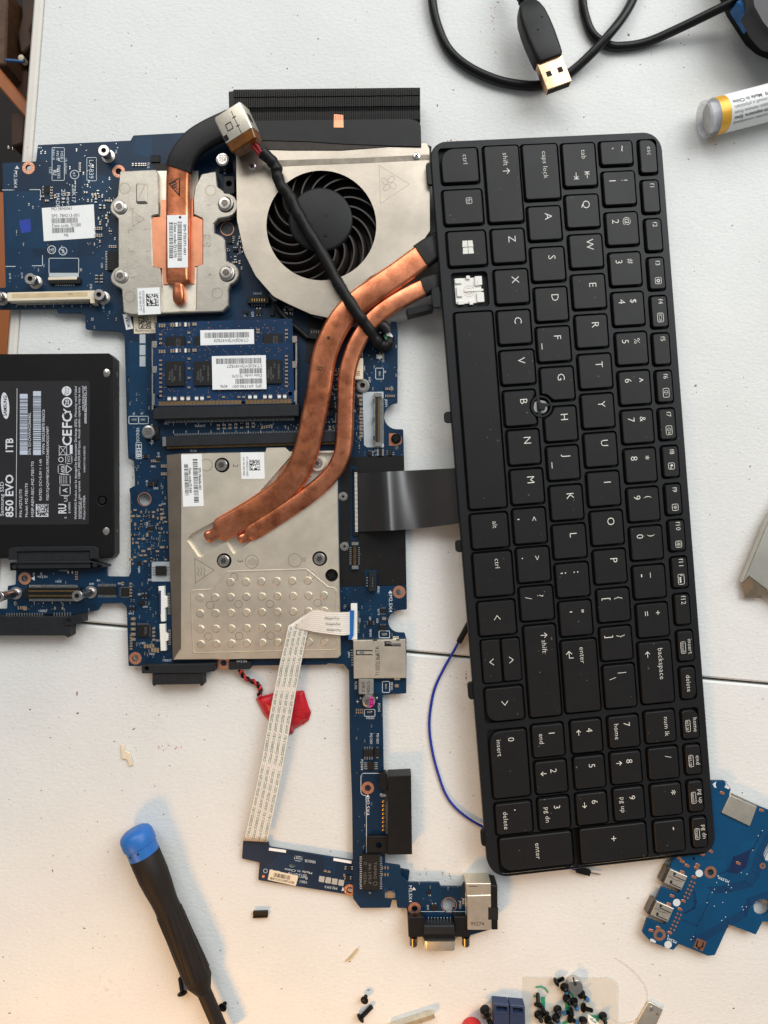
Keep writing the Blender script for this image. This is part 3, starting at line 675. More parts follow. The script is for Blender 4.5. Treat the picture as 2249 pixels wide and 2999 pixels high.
        if not leg: continue
        lb = MB(KL); z = 1.385
        for kind, s, fu, fv, sz in leg:
            X = x - w / 2 + fv * w; Y = y - h / 2 + fu * h
            if kind == 't':
                if s in '`~_-^*,.;:\'"': text(lb, s, X, Y, sz * 1.1, 90, z)
                else: text(lb, s, X, Y, sz * .96, 90, z, track=.03, bold=-1)
            elif kind == 'c':
                q = {'<': 180 + 90, '>': 90, '^': 0, 'v': 180}[s]     # chevrons, point towards
                for sg in (1, -1):
                    e = rot(-1.6, sg * 1.0, q); lb.line([(X + rot(.9, 0, q)[0], Y + rot(.9, 0, q)[1]), (X + rot(-.9, sg * 1.4, q)[0], Y + rot(-.9, sg * 1.4, q)[1])], .28, z + .003 * sg)
            elif kind in ('a', 'a|'):
                # arrows are described in the reading frame of the key: 180 up, 0 down, -90 to the start, 90 to the end
                q = {180: 0, 0: 180, -90: -90, 90: 90}[s]
                if kind == 'a|': q = {180: -90, 0: 90}[s]
                arrow(lb, X, Y, sz, q, .3, z, head=.38)
                if kind == 'a|':
                    e = rot(sz / 2 + .25, 0, q); f_ = rot(0, sz * .42, q); lb.line([(X + e[0] - f_[0], Y + e[1] - f_[1]), (X + e[0] + f_[0], Y + e[1] + f_[1])], .3, z + .01)
            elif kind == 'ret':
                arrow(lb, X - .9, Y - .2, 3.2, -90, .3, z); lb.line([(X - .9, Y + 1.4), (X + 1.0, Y + 1.4)], .3, z + .01)
            elif kind == 'b':
                text(lb, s, X, Y, sz * .85, 90, z, bold=-1); ww = sum(GLY[(c, 0)][2] for c in s) * sz * .85 / CAP
                lb.line(rect(X, Y, sz + .55, ww + .8, 0, .5, 2), .2, z + .004, True)
            elif kind == 'bar':
                lb.line([(X, Y - sz / 2), (X, Y + sz / 2)], .3, z)
            elif kind == 'win':
                for i, (qx, qy, sw, sh, sl) in enumerate([(-1.35, -1.6, 2.5, 2.9, 0), (1.35, -1.6, 2.5, 2.9, 0), (-1.35, 1.6, 2.5, 2.9, 0), (1.35, 1.6, 2.5, 2.9, 0)]):
                    e = .35 * (1 if qy > 0 else 0)
                    lb.flat([(X + qx - sw / 2 + (.25 if qx < 0 else 0), Y + qy - sh / 2), (X + qx + sw / 2 - (.25 if qx > 0 else 0), Y + qy - sh / 2), (X + qx + sw / 2, Y + qy + sh / 2), (X + qx - sw / 2, Y + qy + sh / 2)], z)
            elif kind == 'i':
                wv = {'screen': 2.9, 'vol': 2.9, 'vol2': 2.9, 'light': 2.9}.get(s, 2.9); hu = {'screen': 4.2, 'vol': 4.2, 'vol2': 4.2, 'light': 4.8}.get(s, 3.0)
                lb.line(rect(X, Y, wv, hu, 0, .5, 2), .22, z, True)
                zz = z + .006
                if s == 'moon': lb.ring(X, Y, .45, .85, zz, n=14)
                elif s == 'screen': lb.line(rect(X, Y, 1.2, 1.9, 0, .2, 2), .18, zz, True); lb.line([(X - .8, Y - 1.5), (X + .8, Y - 1.5)], .16, zz); lb.line([(X - .8, Y + 1.5), (X + .8, Y + 1.5)], .16, zz)
                elif s.startswith('vol'):
                    lb.line([(X - .5, Y - 1), (X + .5, Y - 1), (X + .9, Y), (X - .9, Y)], .18, zz, True)
                    for j in range(1 if s == 'vol' else 3): lb.line([(X - .5, Y + .7 + .35 * j), (X, Y + .9 + .35 * j), (X + .5, Y + .7 + .35 * j)], .14, zz + .003)
                elif s == 'mic': lb.flat(circ(X + .2, Y - .3, .55, 10), zz); lb.line([(X - .8, Y - .3), (X + .6, Y - .3)], .2, zz + .004); lb.ring(X - .4, Y + .8, .25, .45, zz, n=10)
                elif s.startswith('sun'):
                    R1 = .9 if s == 'sun' else 1.15
                    for j in range(8): a = j * math.pi / 4; lb.line([(X + .25 * math.cos(a), Y + .25 * math.sin(a)), (X + R1 * math.cos(a), Y + R1 * math.sin(a))], .15, zz + .002 * j)
                elif s == 'light':
                    for j in range(3): lb.flat(rect(X - .4, Y - .7 + j * .95, .8, .7), zz)
                    for j in range(3): a = -2.3 + j * .7; lb.line([(X + .3 + .4 * math.cos(a), Y - 1.3 + .4 * math.sin(a)), (X + .3 + .9 * math.cos(a), Y - 1.3 + .9 * math.sin(a))], .14, zz + .003 * j)
        mk('legend', lb, LEG, ko, 0)
    # the hole where a key is missing: white scissor clips and rubber dome base
    hx, hy = hole
    mb = MB(KL)
    mb.prism(rect(hx - .6, hy, 12.6, 12.0, 0, .6), -1.55, -2.05, ch=.1)
    m_ = mk('key_mechanism', mb, WHITEP, t, label='bare white clip mechanism where a key is missing')
    mb = MB(KL)
    for dx, dy, w, h in [(-5.2, -4.6, 3.2, 2.4), (-5.0, .4, 2.6, 4.6), (-4.6, 5.6, 3.0, 1.9), (4.4, -4.2, 3.4, 4.2), (4.8, 3.6, 3.4, 4.6), (-.4, -6.0, 1.8, 1.6), (.2, 5.9, 1.8, 2.0)]:
        mb.prism(rect(hx + dx, hy + dy, w, h, 0, .3, 2), -.7, -1.55, ch=.12)
    mb.prism(rect(hx + 2, hy + .1, 9, 1.0), -1.1, -1.55, ch=.1)
    mk('clip', mb, WHITEP, m_)
    mb = MB(KL); mb.ring(hx - .4, hy + .3, 1.2, 1.7, -1.5, n=20); mb.ring(hx - .4, hy + .3, 2.4, 2.7, -1.5, n=20)
    for i in range(3):
        for j in range(2): mb.flat(circ(hx + 2.6 + j * 1.2, hy - 3.8 + i * .9, .28, 8), -.66)
    mk('rubber_dome_seat', mb, FFCG, m_)
    # pointing stick socket
    sx, sy = stick
    mb = MB(KL); mb.prism(circ(sx, sy, 5.3, 32), .35, -1.8, ch=.3, holes=[circ(sx, sy, 4.3, 32)])
    p = mk('stick_collar', mb, KFRAME, t)
    mb = MB(KL); mb.prism(rect(sx, sy, 3.4, 3.1, 2, .3), .7, -1.9, ch=.15); mk('pointing_stick_post', mb, CHIP, p)
    mb = MB(KL); mb.prism(rect(sx - .2, sy, 6.6, 6.0, 8, 2.4), -.5, -1.9, ch=.1); mk('stick_base', mb, M('stick_base_grey', (150, 152, 148), .4), p)
    # tabs along the edge
    for x0, y0, x1, y1 in [(1300, 1206, 1318, 1237), (1333, 1583, 1350, 1616), (1369, 1999, 1387, 2048), (1407, 2431, 1425, 2478), (1247, 475, 1262, 540), (1262, 840, 1280, 900)]:
        mb = MB(KL); a = kloc(x0, y0, -.8); b = kloc(x1 + 12, y1, -.8)
        mb.prism(fillet([(a[0], a[1]), (b[0], a[1]), (b[0], b[1]), (a[0], b[1])], [1.6, 0, 0, 1.6], 4), -.9, -2.4, ch=.25); mk('mounting_tab', mb, BLACK, t)
    # black ribbon to the circuit board
    mb = MB(); NU, NV = 46, 52
    def rp(t_, s_):
        xt = 1046 + (1352 - 1046) * t_; yt = 1386 - 16 * t_; xb = 1047 + (1362 - 1047) * t_; yb = 1557 - 27 * t_ + 6 * math.sin(t_ * 3.1)
        z = 6.0 + 5.6 * t_ ** 1.2 + 5.6 * math.exp(-((t_ - .27) / .13) ** 2) * (1 - math.exp(-t_ * 18)) - 1.6 * math.exp(-((t_ - .60) / .12) ** 2) - .5 * s_ + 4.2 * (s_ - .5) * math.exp(-((t_ - .36) / .2) ** 2)
        return W(xt + (xb - xt) * s_, yt + (yb - yt) * s_, z)
    vs = [rp(i / NU, j / NV) for i in range(NU + 1) for j in range(NV + 1)]
    fs = []; mi = []
    for i in range(NU):
        for j in range(NV):
            fs.append((i * (NV + 1) + j, i * (NV + 1) + j + 1, (i + 1) * (NV + 1) + j + 1, (i + 1) * (NV + 1) + j)); mi.append(1 if (j % 2 and i > 22) else 0)
    mb.v = [tuple(v) for v in vs]; mb.f = [f[::-1] for f in fs]; mb.m = mi
    mk('ribbon_cable', mb, [M('black_film', (20, 17, 15), .30, var=.2, vs=60, rvar=.03, spec=1.0), M('black_film_trace', (34, 27, 21), .34, var=.2, vs=60, rvar=.03, spec=1.0)], t, 60)
keyboard()

# ------------------------------------------------------------------ main circuit board
TZ = 4.4        # height of the board's upper face (mm)
def arc(cx, cy, r, a0, a1, n=10): return [(cx + r * math.cos(math.radians(a0 + (a1 - a0) * i / n)), cy + r * math.sin(math.radians(a0 + (a1 - a0) * i / n))) for i in range(n + 1)]

MBD = thing('laptop_motherboard', 'large blue laptop circuit board with stickers, sockets and connectors, spread across the table', 'circuit board', (700, 1300))
OCC = []      # pixel boxes already taken on the board
def occ(x0, y0, x1, y1): OCC.append((x0, y0, x1, y1))
_cap = {}
def smd_mesh(kind):
    if kind in _cap: return _cap[kind]
    mb = MB()
    # unit part: 1 long (x), 1 wide, 1 high; ends of solder
    def bx(x0, x1, y, z0, z1, mi):
        ax = (Vector((1, 0, 0)), Vector((0, 1, 0)), Vector((0, 0, 1)))
        mb.cube(((x0 + x1) / 2, 0, (z0 + z1) / 2), ax, ((x1 - x0) / 2, y, (z1 - z0) / 2), mi)
    bx(-.26, .26, .48, 0, .97, 0); bx(-.5, -.26, .5, 0, 1, 1); bx(.26, .5, .5, 0, 1, 1)
    me = mesh_of('small_part', mb, [{'c': CAPB, 'r': CHIP, 'w': WHITEP}[kind], SOLDER], smooth=0); _cap[kind] = me; return me
def smd(x, y, L, w, ang, kind='c', z=TZ, parent=None, h=.6):
    n = {'c': 'chip_capacitor', 'r': 'chip_resistor', 'w': 'chip_array'}[kind]; s = K * (H - z * .001) / H
    return inst(n, smd_mesh(kind), W(x, y, z), math.radians(-ang), parent or MBD, (L * s, w * s, h * .001))

def chip(x0, y0, x1, y1, z1=1.0, pins='', n=8, pl=5, parent=None, z=TZ, name='chip', mark=None, ang=0, mat=None):
    # a black package with solder pins on the sides named in pins (l r t b)
    mb = MB(); cx, cy, w, h = (x0 + x1) / 2, (y0 + y1) / 2, x1 - x0, y1 - y0
    mb.prism(rect(cx, cy, w, h, ang, 0), z + z1, z, ch=.12)
    o = mk(name, mb, mat or CHIP, parent or MBD); occ(x0 - 8, y0 - 8, x1 + 8, y1 + 8)
    if pins:
        pb = MB()
        for sd in pins:
            for i in range(n):
                f = (i + .5) / n - .5
                if sd in 'lr': px, py, pw, ph = (-1 if sd == 'l' else 1) * (w / 2 + pl / 2), f * h, pl, h / n * .5
                else: px, py, pw, ph = f * w, (-1 if sd == 't' else 1) * (h / 2 + pl / 2), w / n * .5, pl
                q = rot(px, py, ang); pb.prism(rect(cx + q[0], cy + q[1], pw, ph, ang), z + .35, z, ch=.05)
        mk('pins', pb, SOLDER, o, 0)
    if mark:
        tb = MB()
        for s, dx, dy, hh, a in mark: text(tb, s, cx + dx, cy + dy, hh, a, z + z1 + .03)
        mk('marking', tb, GREYP, o, 0)
    return o

def motherboard():
    out = [(6, 477), (105, 472), (110, 424), (382, 411), (390, 396), (578, 386), (690, 384), (715, 560), (760, 800), (900, 905), (1040, 960), (1110, 975), (1143, 975), (1144, 942), (1161, 942), (1165, 970), (1164, 1181)] \
        + arc(1163, 1219, 38, -100, -262, 12) + [(1181, 1257), (1183, 1345), (1190, 1690), (1192, 1785)] + arc(1170, 1820, 33, -95, -265, 12) + [(1185, 1853), (1190, 1872), (1190, 2031), (1120, 2035), (1124, 2263), (1128, 2400), (1128, 2531), (1172, 2536), (1176, 2566), (1198, 2586), (1287, 2586), (1290, 2598), (1352, 2598), (1358, 2586), (1440, 2590), (1440, 2722), (1376, 2740), (1196, 2740), (1192, 2661), (1163, 2659), (1161, 2636), (1148, 2636), (1143, 2659), (1055, 2660), (1034, 2632), (1031, 2350), (1024, 2162), (1022, 1964), (1006, 1945), (961, 1943), (954, 1947), (700, 1950), (376, 1951), (371, 1790), (369, 1776), (356, 1766), (298, 1768), (286, 1788), (242, 1793), (220, 1800), (-60, 1800), (-60, 1784), (20, 1783), (22, 1716), (45, 1712), (47, 1660), (313, 1660), (313, 1688), (376, 1689), (383, 1674), (381, 1450), (378, 1431), (395, 1422), (392, 1350), (375, 1343), (372, 1271), (364, 985), (354, 970), (250, 964), (249, 924), (240, 916), (168, 916), (165, 904), (-60, 906), (-60, 844), (16, 842)]
    RN = [(83, 491), (347, 501), (72, 1694), (396, 1928), (1169, 1734), (1077, 2308), (1214, 2661), (655, 1942)]
    HL = [(392, 1111, 19), (423, 1462, 18.5), (1160, 1310, 7), (665, 670, 18), (43, 1768, 8)]
    holes = [circ(x, y, 9, 20) for x, y in RN[:-1]] + [circ(x, y, r, 24) for x, y, r in HL] + [rect(1315, 2651, 37, 45, 0, 18)]
    P = fillet(out, 4, 3)
    mb = MB(); mb.prism(P, TZ, TZ - 1.3, ch=.08, holes=holes, bottom=True)
    mk('board', mb, [PCB], MBD, 30)
    for x, y, r in HL: occ(x - r - 6, y - r - 6, x + r + 6, y + r + 6)
    for x, y in RN:
        occ(x - 24, y - 24, x + 24, y + 24)
        rb = MB(); rb.ring(x, y, 9, 18.5, TZ + .03)
        for i in range(12):
            a = i * math.pi / 6; rb.post(x + 14 * math.cos(a), y + 14 * math.sin(a), TZ + .03, [(.24, 0), (.2, .09), (.06, .12)], 6, 1)
        mk('screw_hole_ring', rb, [RING, SOLDER], MBD)
    for x, y, r in ((423, 1462, 18.5), (665, 670, 18), (1315, 2651, 21)): rb = MB(); rb.ring(x, y, r, r + 2, TZ + .03); mk('hole_rim', rb, RING, MBD)
    # wide copper pours seen through the mask
    pb = MB()
    for poly in [[(16, 560), (110, 560), (140, 690), (138, 728), (22, 728)], [(376, 1000), (430, 1000), (430, 1330), (380, 1330)], [(384, 1500), (420, 1520), (430, 1600), (420, 1670), (388, 1670)], [(1115, 1060), (1140, 1060), (1140, 1080), (1115, 1080)], [(1088, 1085), (1120, 1085), (1120, 1150), (1088, 1140)], [(115, 435), (180, 435), (180, 470), (115, 470)], [(400, 400), (445, 400), (445, 460), (385, 450)], [(240, 500), (330, 520), (300, 610), (240, 590)], [(1045, 1990), (1118, 2000), (1118, 2030), (1045, 2030)], [(1046, 2060), (1072, 2060), (1072, 2100), (1046, 2100)]]:
        pb = MB(); pb.flat(fillet(poly, 6, 3), TZ + .012); mk('copper_pour', pb, POUR, MBD, 0)
    # silkscreen
    S = MB(); z = TZ + .03
    def fr(x0, y0, x1, y1, w=1.6): S.line([(x0, y0), (x1, y0), (x1, y1), (x0, y1)], w, z, True)
    fr(152, 432, 188, 528); text(S, 'HSB J', 181, 458, 8, 90, z, 32); text(S, 'MV-6', 168, 455, 7.5, 90, z, 28); text(S, '94V-0', 156, 452, 7.5, 90, z, 32); text(S, 'E89382', 172, 503, 8, 90, z, 40); text(S, '1525', 147, 498, 7, 90, z, 20); text(S, 'UL indicator', 193, 487, 7, 90, z, 46); text(S, 'RU', 160, 505, 10, 90, z, 16, 1)
    S.ring(218, 511, 11.5, 13.5, z); text(S, 'e1', 218, 511, 10, 90, z)
    fr(254, 461, 282, 529); text(S, 'LA-B39', 267, 495, 13, 90, z, 56)
    text(S, 'ZBK17', 216, 566, 11, 90, z, 54); text(S, 'Rev:', 200, 582, 10, 90, z, 42); text(S, '2014-', 185, 578, 11, 90, z, 50); text(S, 'MADE', 169, 586, 11, 90, z, 42)
    S.flat([(43, 494), (56, 494), (49.5, 484)], z); text(S, 'M2.5X4', 45, 524, 9.5, 90, z, 52)
    for q in [[(7, 556), (36, 556)], [(87, 555), (118, 555), (118, 585)], [(17, 780), (44, 780)], [(94, 778), (124, 778), (124, 748)]]: S.line(q, 1.8, z)
    for cx in (151, 184): S.ring(cx, 731 + (cx > 160) * 4, 10.5, 12.5, z)
    text(S, 'HF', 151, 731, 9, 0, z); text(S, 'Pb', 184, 735, 9, 60, z); S.line([(176, 727), (192, 743)], 1.6, z + .01)
    fr(143, 756, 230, 800); text(S, 'J3', 237, 789, 6, 90, z); text(S, 'U30', 298, 777, 6, 90, z); text(S, 'JTB1', 266, 840, 6, 90, z); text(S, 'H30', 302, 897, 6, 90, z); text(S, 'H6', 340, 444, 6, 90, z); text(S, 'PU2', 434, 484, 7, 90, z)
    text(S, 'Q178', 29, 808, 5, 90, z); text(S, 'Q179', 64, 806, 5, 90, z); text(S, 'Q64', 685, 698, 5.5, 90, z); text(S, 'U38', 702, 736, 5.5, 90, z); text(S, 'JPWR1', 753, 859, 6, 180, z); text(S, 'Q1', 717, 922, 6, 90, z); text(S, 'Q65', 740, 920, 6, 90, z)
    fr(377, 1219, 405, 1241); fr(406, 1219, 434, 1241); text(S, 'J5', 391, 1212, 6, 180, z); text(S, 'J4', 415, 1211, 6, 180, z)
    text(S, 'VENDOR:', 403, 1274, 9, 90, z, 44); fr(398, 1296, 414, 1343); text(S, 'HSB', 406, 1320, 12, 90, z, 40, 1)
    S.line([(444, 1292), (444, 1302)], 1.6, z); S.line([(439, 1297), (449, 1297)], 1.6, z + .01)
    text(S, 'J204', 487, 1241, 6, 180, z); text(S, 'JDIMM2', 585, 1247, 6.5, 180, z); text(S, 'C118', 566, 1320, 5.5, 0, z)
    for s, x, y in [('Q181', 464, 1333), ('Q6', 427, 1336), ('U40', 448, 1366), ('Q184', 430, 1415), ('D22', 456, 1430), ('LH1', 478, 1476), ('RP15', 430, 1537), ('PQ801', 407, 1668), ('UH5', 440, 1698), ('H39', 268, 1710), ('U8', 288, 1700), ('UA3', 352, 1709), ('DJ2', 409, 1741), ('DA4', 384, 1797), ('UA2', 425, 1777), ('UA1', 418, 1884), ('DA2', 463, 1876), ('QA3', 445, 1915)]:
        text(S, s, x, y, 5.5, 90 if len(s) > 3 else 180, z)
    text(S, 'M2.5X4', 124, 1689, 6, 180, z); S.flat([(91, 1694), (101, 1687), (101, 1701)], z); text(S, 'JHDD2', 185, 1670, 6, 180, z); text(S, 'JCR1', 170, 1703, 6, 180, z); text(S, 'JHDD1', 124, 1789, 6, 180, z); text(S, 'JODD1', 488, 1934, 6, 180, z)
    text(S, 'PD101', 1122, 1049, 6.5, 90, z); text(S, 'J6', 1128, 1089, 6.5, 90, z); fr(1100, 1078, 1123, 1110); text(S, 'PJP1', 1066, 1080, 6.5, 90, z); text(S, 'H47', 1082, 1112, 6.5, 90, z); text(S, 'U44', 1147, 1138, 6, 90, z); text(S, 'JEDP1', 1131, 1181, 6.5, 90, z); text(S, 'PQ1', 1034, 1165, 5.5, 90, z); text(S, 'PQ2', 1040, 1203, 5.5, 0, z); text(S, 'PU4', 1091, 1328, 5.5, 90, z); text(S, 'L2', 1100, 1321, 5, 180, z); text(S, 'L1', 1101, 1332, 5, 180, z); text(S, 'L3', 1151, 1328, 6, 90, z); text(S, 'PR1', 975, 1155, 6, 0, z); text(S, 'PQ401', 984, 1222, 5.5, 90, z); text(S, 'Q51', 978, 1234, 5.5, 0, z)
    S.line([(1061, 1030), (1061, 1097)], 1.5, z)
    text(S, 'SPKR1', 1108, 1726, 6.5, 90, z); S.flat([(1137, 1738), (1149, 1738), (1143, 1729)], z); text(S, 'M2.5X4', 1144, 1767, 9.5, 90, z, 52); text(S, 'Q173', 1109, 1792, 5.5, 90, z); text(S, 'Q9', 1084, 1811, 5.5, 90, z); text(S, 'U25', 1105, 1818, 5.5, 90, z); text(S, 'PJP303', 1085, 1854, 5.5, 90, z); text(S, 'JFB1', 1052, 1818, 6, 90, z); text(S, 'JSIM1', 1022, 1918, 5.5, 90, z)
    fr(1110, 1848, 1141, 1868); fr(1120, 1996, 1141, 2028); fr(1067, 2078, 1098, 2098); text(S, 'PL302', 1042, 2007, 6.5, 90, z); text(S, 'PJP301', 1147, 2010, 6, 90, z); text(S, 'PC315', 1110, 2072, 6.5, 90, z); text(S, 'PJP302', 1084, 2103, 6, 180, z); text(S, '+', 1047, 2055, 12, 0, z)
    text(S, 'PQ1203', 1087, 2163, 6.5, 90, z); text(S, 'PD1202', 1106, 2163, 6.5, 90, z); text(S, 'PQ1204', 1060, 2240, 6.5, 90, z)
    S.line([(1110, 2265), (1062, 2265), (1057, 2272), (1057, 2322), (1062, 2329), (1072, 2330), (1073, 2400), (1073, 2510)], 1.6, z); S.flat([(1071, 2335), (1083, 2335), (1077, 2327)], z); text(S, 'M2.5X4', 1077, 2362, 9.5, 90, z, 52)
    text(S, 'M2.5X4', 1202, 2618, 9, 90, z, 50); S.flat([(1206, 2607), (1218, 2607), (1212, 2598)], z); text(S, 'C121', 1142, 2629, 5.5, 180, z); text(S, 'D49', 1253, 2658, 5.5, 90, z); text(S, 'JRJ45', 1357, 2640, 6, 90, z); text(S, 'JVGA1', 1348, 2651, 6, 90, z); text(S, 'F1', 1258, 2622, 5.5, 180, z); text(S, 'S1', 1083, 2616, 5, 90, z)
    S.line([(1233, 2670), (1363, 2670)], 1.4, z); S.line([(1196, 2684), (1238, 2684)], 1.4, z); S.line([(1364, 2595), (1364, 2690)], 1.6, z)
    for x in np.linspace(100, 205, 5): S.line([(x, 1762), (x, 1768)], 1.2, z)
    for x in np.linspace(47, 265, 9): S.line([(x, 894), (x, 899)], 1.2, z)
    for x in np.linspace(508, 800, 9): S.line([(x, 1238), (x, 1245)], 1.2, z); S.line([(x, 1261), (x, 1268)], 1.2, z)
    mk('silkscreen', S, SILK, MBD, 0, kind='stuff')

    # tinned pads, black insulating film
    for P in [rect(417, 992, 17, 26), rect(417, 1025, 17, 30), rect(417, 1058, 17, 30), [(1062, 1148), (1123, 1147), (1124, 1310), (1075, 1310), (1066, 1304)]]:
        pb = MB(); pb.prism(P, TZ + .06, TZ); mk('tinned_pad', pb, SILVERPAD, MBD, 0)
    occ(1062, 1147, 1124, 1311); occ(405, 980, 430, 1080)
    pb = MB(); pb.prism([(1000, 1340), (1183, 1334), (1190, 1712), (995, 1718)], TZ + .14, TZ, holes=[box(1026, 1362, 1046, 1582), box(1024, 1586, 1053, 1671), box(1068, 1668, 1104, 1716)]); mk('insulating_film', pb, SHEET, MBD, 0, label='black insulating film under the keyboard ribbon'); occ(990, 1334, 1192, 1720)
    pb = MB(); pb.prism([(900, 925), (985, 925), (985, 1030), (940, 1075), (895, 1060)], TZ + .2, TZ); mk('insulating_film', pb, SHEET, MBD, 0)
    pb = MB(); pb.prism([(447, 478), (515, 476), (505, 505), (447, 505)], TZ + .2, TZ); mk('insulating_film', pb, SHEET, MBD, 0); occ(440, 470, 520, 510)
    pb = MB(); pb.prism([(55, 646), (88, 640), (91, 678), (62, 683)], TZ + .05, TZ); mk('blue_tape_square', pb, M('blue_tape', (20, 52, 150), .5, var=.15), MBD, 0); occ(50, 635, 95, 690)
    pb = MB(); pb.prism(fillet([(1139, 1269), (1160, 1269), (1177, 1280), (1177, 1300), (1160, 1305), (1139, 1305)], [0, 2, 10, 10, 2, 0]), TZ + .05, TZ); mk('copper_pad', pb, COPPER2, MBD, 0); occ(1135, 1265, 1180, 1308)

    b = MB(); b.post(1160, 1285, TZ + .05, [(2.4, 0), (2.4, 1.1), (1.9, 1.6), (.6, 1.65)], 24); o = mk('board_screw', b, SCREWB, MBD); b = MB()
    for a in (20, 110): b.prism(rect(1160, 1284, 17, 3.6, a), TZ + 1.76, TZ + 1.7)
    mk('cross_slot', b, DARK, o, 0)
    # stickers
    def sticker(P, mat=PAPER, z0=TZ, name='label_sticker', parent=MBD, th=.12):
        sb = MB(); sb.prism(P, z0 + th, z0); a = np.array(P); occ(a[:, 0].min() - 3, a[:, 1].min() - 3, a[:, 0].max() + 3, a[:, 1].max() + 3); return mk(name, sb, mat, parent, 0)
    s = sticker([(122, 609), (274, 598), (279, 696), (128, 706)]); I = MB(); z = TZ + .15
    text(I, 'MO:38043063', 180, 610.5, 9, -2, z, 61); text(I, 'SPS: 784213-001', 192, 631, 9.5, -2, z, 84); barcode(I, 189, 645.5, 76, 15, -2, z, 44); text(I, 'Date code: 7J1580', 194, 659.5, 9.5, -2, z, 85); barcode(I, 184, 674, 63, 15, -2, z, 36); text(I, 'MB', 193, 688.5, 9, -2, z, 13); mk('print', I, INK, s, 0)
    s = sticker([(359, 920), (380, 922), (390, 962), (369, 966)]); I = MB(); text(I, 'VIOK', 374, 944, 9, 76, z, 34, 1); mk('print', I, INK, s, 0)
    s = sticker([(390, 928), (459, 926), (457, 975), (392, 977)], PAPERW); I = MB(); dotcode(I, 424, 944, 37, 0, z, 16); text(I, 'PENNPF21W9CO7U', 424, 969, 7.5, 0, z, 56); text(I, 'CT', 397, 962, 5, 90, z); text(I, 'ELJ1ZELD4', 453, 945, 5, 90, z, 30); mk('print', I, INK, s, 0)

    # standoffs
    def post(x, y, h, r, name='standoff', m=STEEL, z0=TZ):
        occ(x - 24, y - 24, x + 24, y + 24)
        pb = MB(); pb.post(x, y, z0, [(r + .9, 0), (r + .9, .5), (r, .6), (r, h - 1.6), (r + .35, h - 1.5), (r + .35, h - .15), (r + .2, h), (r * .52, h), (r * .5, h - 2)], 28)
        o = mk(name, pb, m, MBD); cb = MB(); c = W(x, y, z0); cb.lathe([(r * .00049, (h - 1.2) * .001), (r * .00049, (h - 1.1) * .001)], Matrix.Translation(c), 20); mk('bore', cb, DARK, o); return o
    post(318, 459, 6.0, 2.3); post(304, 874, 6.0, 2.3); post(106, 828, 6.0, 2.3); post(8, 876, 6.0, 2.3)
    post(266, 1734, 15.2, 2.1); post(47, 1737, 15.2, 2.1); post(1062, 1130, 1.6, 2.4); post(1005, 1454, .8, 1.2); post(1009, 1600, .8, 1.2)

    # electrolytic capacitors
    def ecap(x, y, r, h, pr, m2=None, base=True):
        occ(x - 26, y - 26, x + 26, y + 26)
        b = MB(); b.prism(rect(x, y, r * 2.15, r * 2.15, 0, 5), TZ + 1.2, TZ, ch=.2); o = mk('electrolytic_capacitor', b, CHIP, MBD)
        s_ = K * 1000 * (H - .006) / H
        b = MB(); b.post(x, y, TZ + 1.2, [(r * s_ * .96, 0), (r * s_, .3), (r * s_, h - 1.7), (r * s_ * .95, h - 1.35), (r * s_ * .7, h - 1.2)], 32); mk('can', b, STEEL, o)
        zt = TZ + h + .03; X, Y = x + (x - CX) * (h / 1000) / (H - .011), y + (y - CY) * (h / 1000) / (H - .011)
        b = MB()
        for i, s in enumerate(pr): text(b, s, X - 5 + i * 7 if not m2 else X - 7 + i * 6, Y, 6, 90, zt, r * 1.1)
        mk('marking', b, [INK, PINK], o, 0)
        if m2:
            b = MB(); b.flat([(X + 2, Y - r * .88)] + [(X + r * .9 * math.cos(a), Y + r * .9 * math.sin(a)) for a in np.linspace(-1.45, 1.45, 12)], zt); mk('polarity_mark', b, PINK, o, 0)
        b = MB()
        for s in (-1, 1):
            q = (0, s * (r + 4)) if not m2 else (s * (r + 4), 0)
            b.prism(circ(x + q[0], y + q[1], 4, 10), TZ + .7, TZ, ch=.25)
        mk('lead', b, SOLDER, o)
    ecap(444, 1268, 19, 6.2, ['25V', '100', 'R9K']); ecap(658, 482, 19, 6.2, ['25V', '100', 'R9K']); ecap(1080, 2046, 19, 6.2, ['5', 'R5L', '390', 'M'], True)

    # named chips
    chip(314, 734, 348, 791, 1.1, 'lr', 12, 6); chip(127, 544, 146, 565, .8, 'lb', 5, 3); chip(441, 453, 467, 474, .8)
    chip(286, 1718, 340, 1742, 1.0, 'tb', 16, 8); chip(353, 1722, 378, 1747, .8, 'lrtb', 6, 3); chip(401, 1830, 436, 1866, .9, 'rt', 12, 4, mark=[('REAL', 8, 0, 7, 90)])
    b = MB(); b.prism(box(444, 1645, 501, 1703), TZ + .05, TZ); b2 = mk('tinned_pad', b, SILVERPAD, MBD, 0); chip(455, 1658, 485, 1686, 1.3, 'lr', 4, 9)
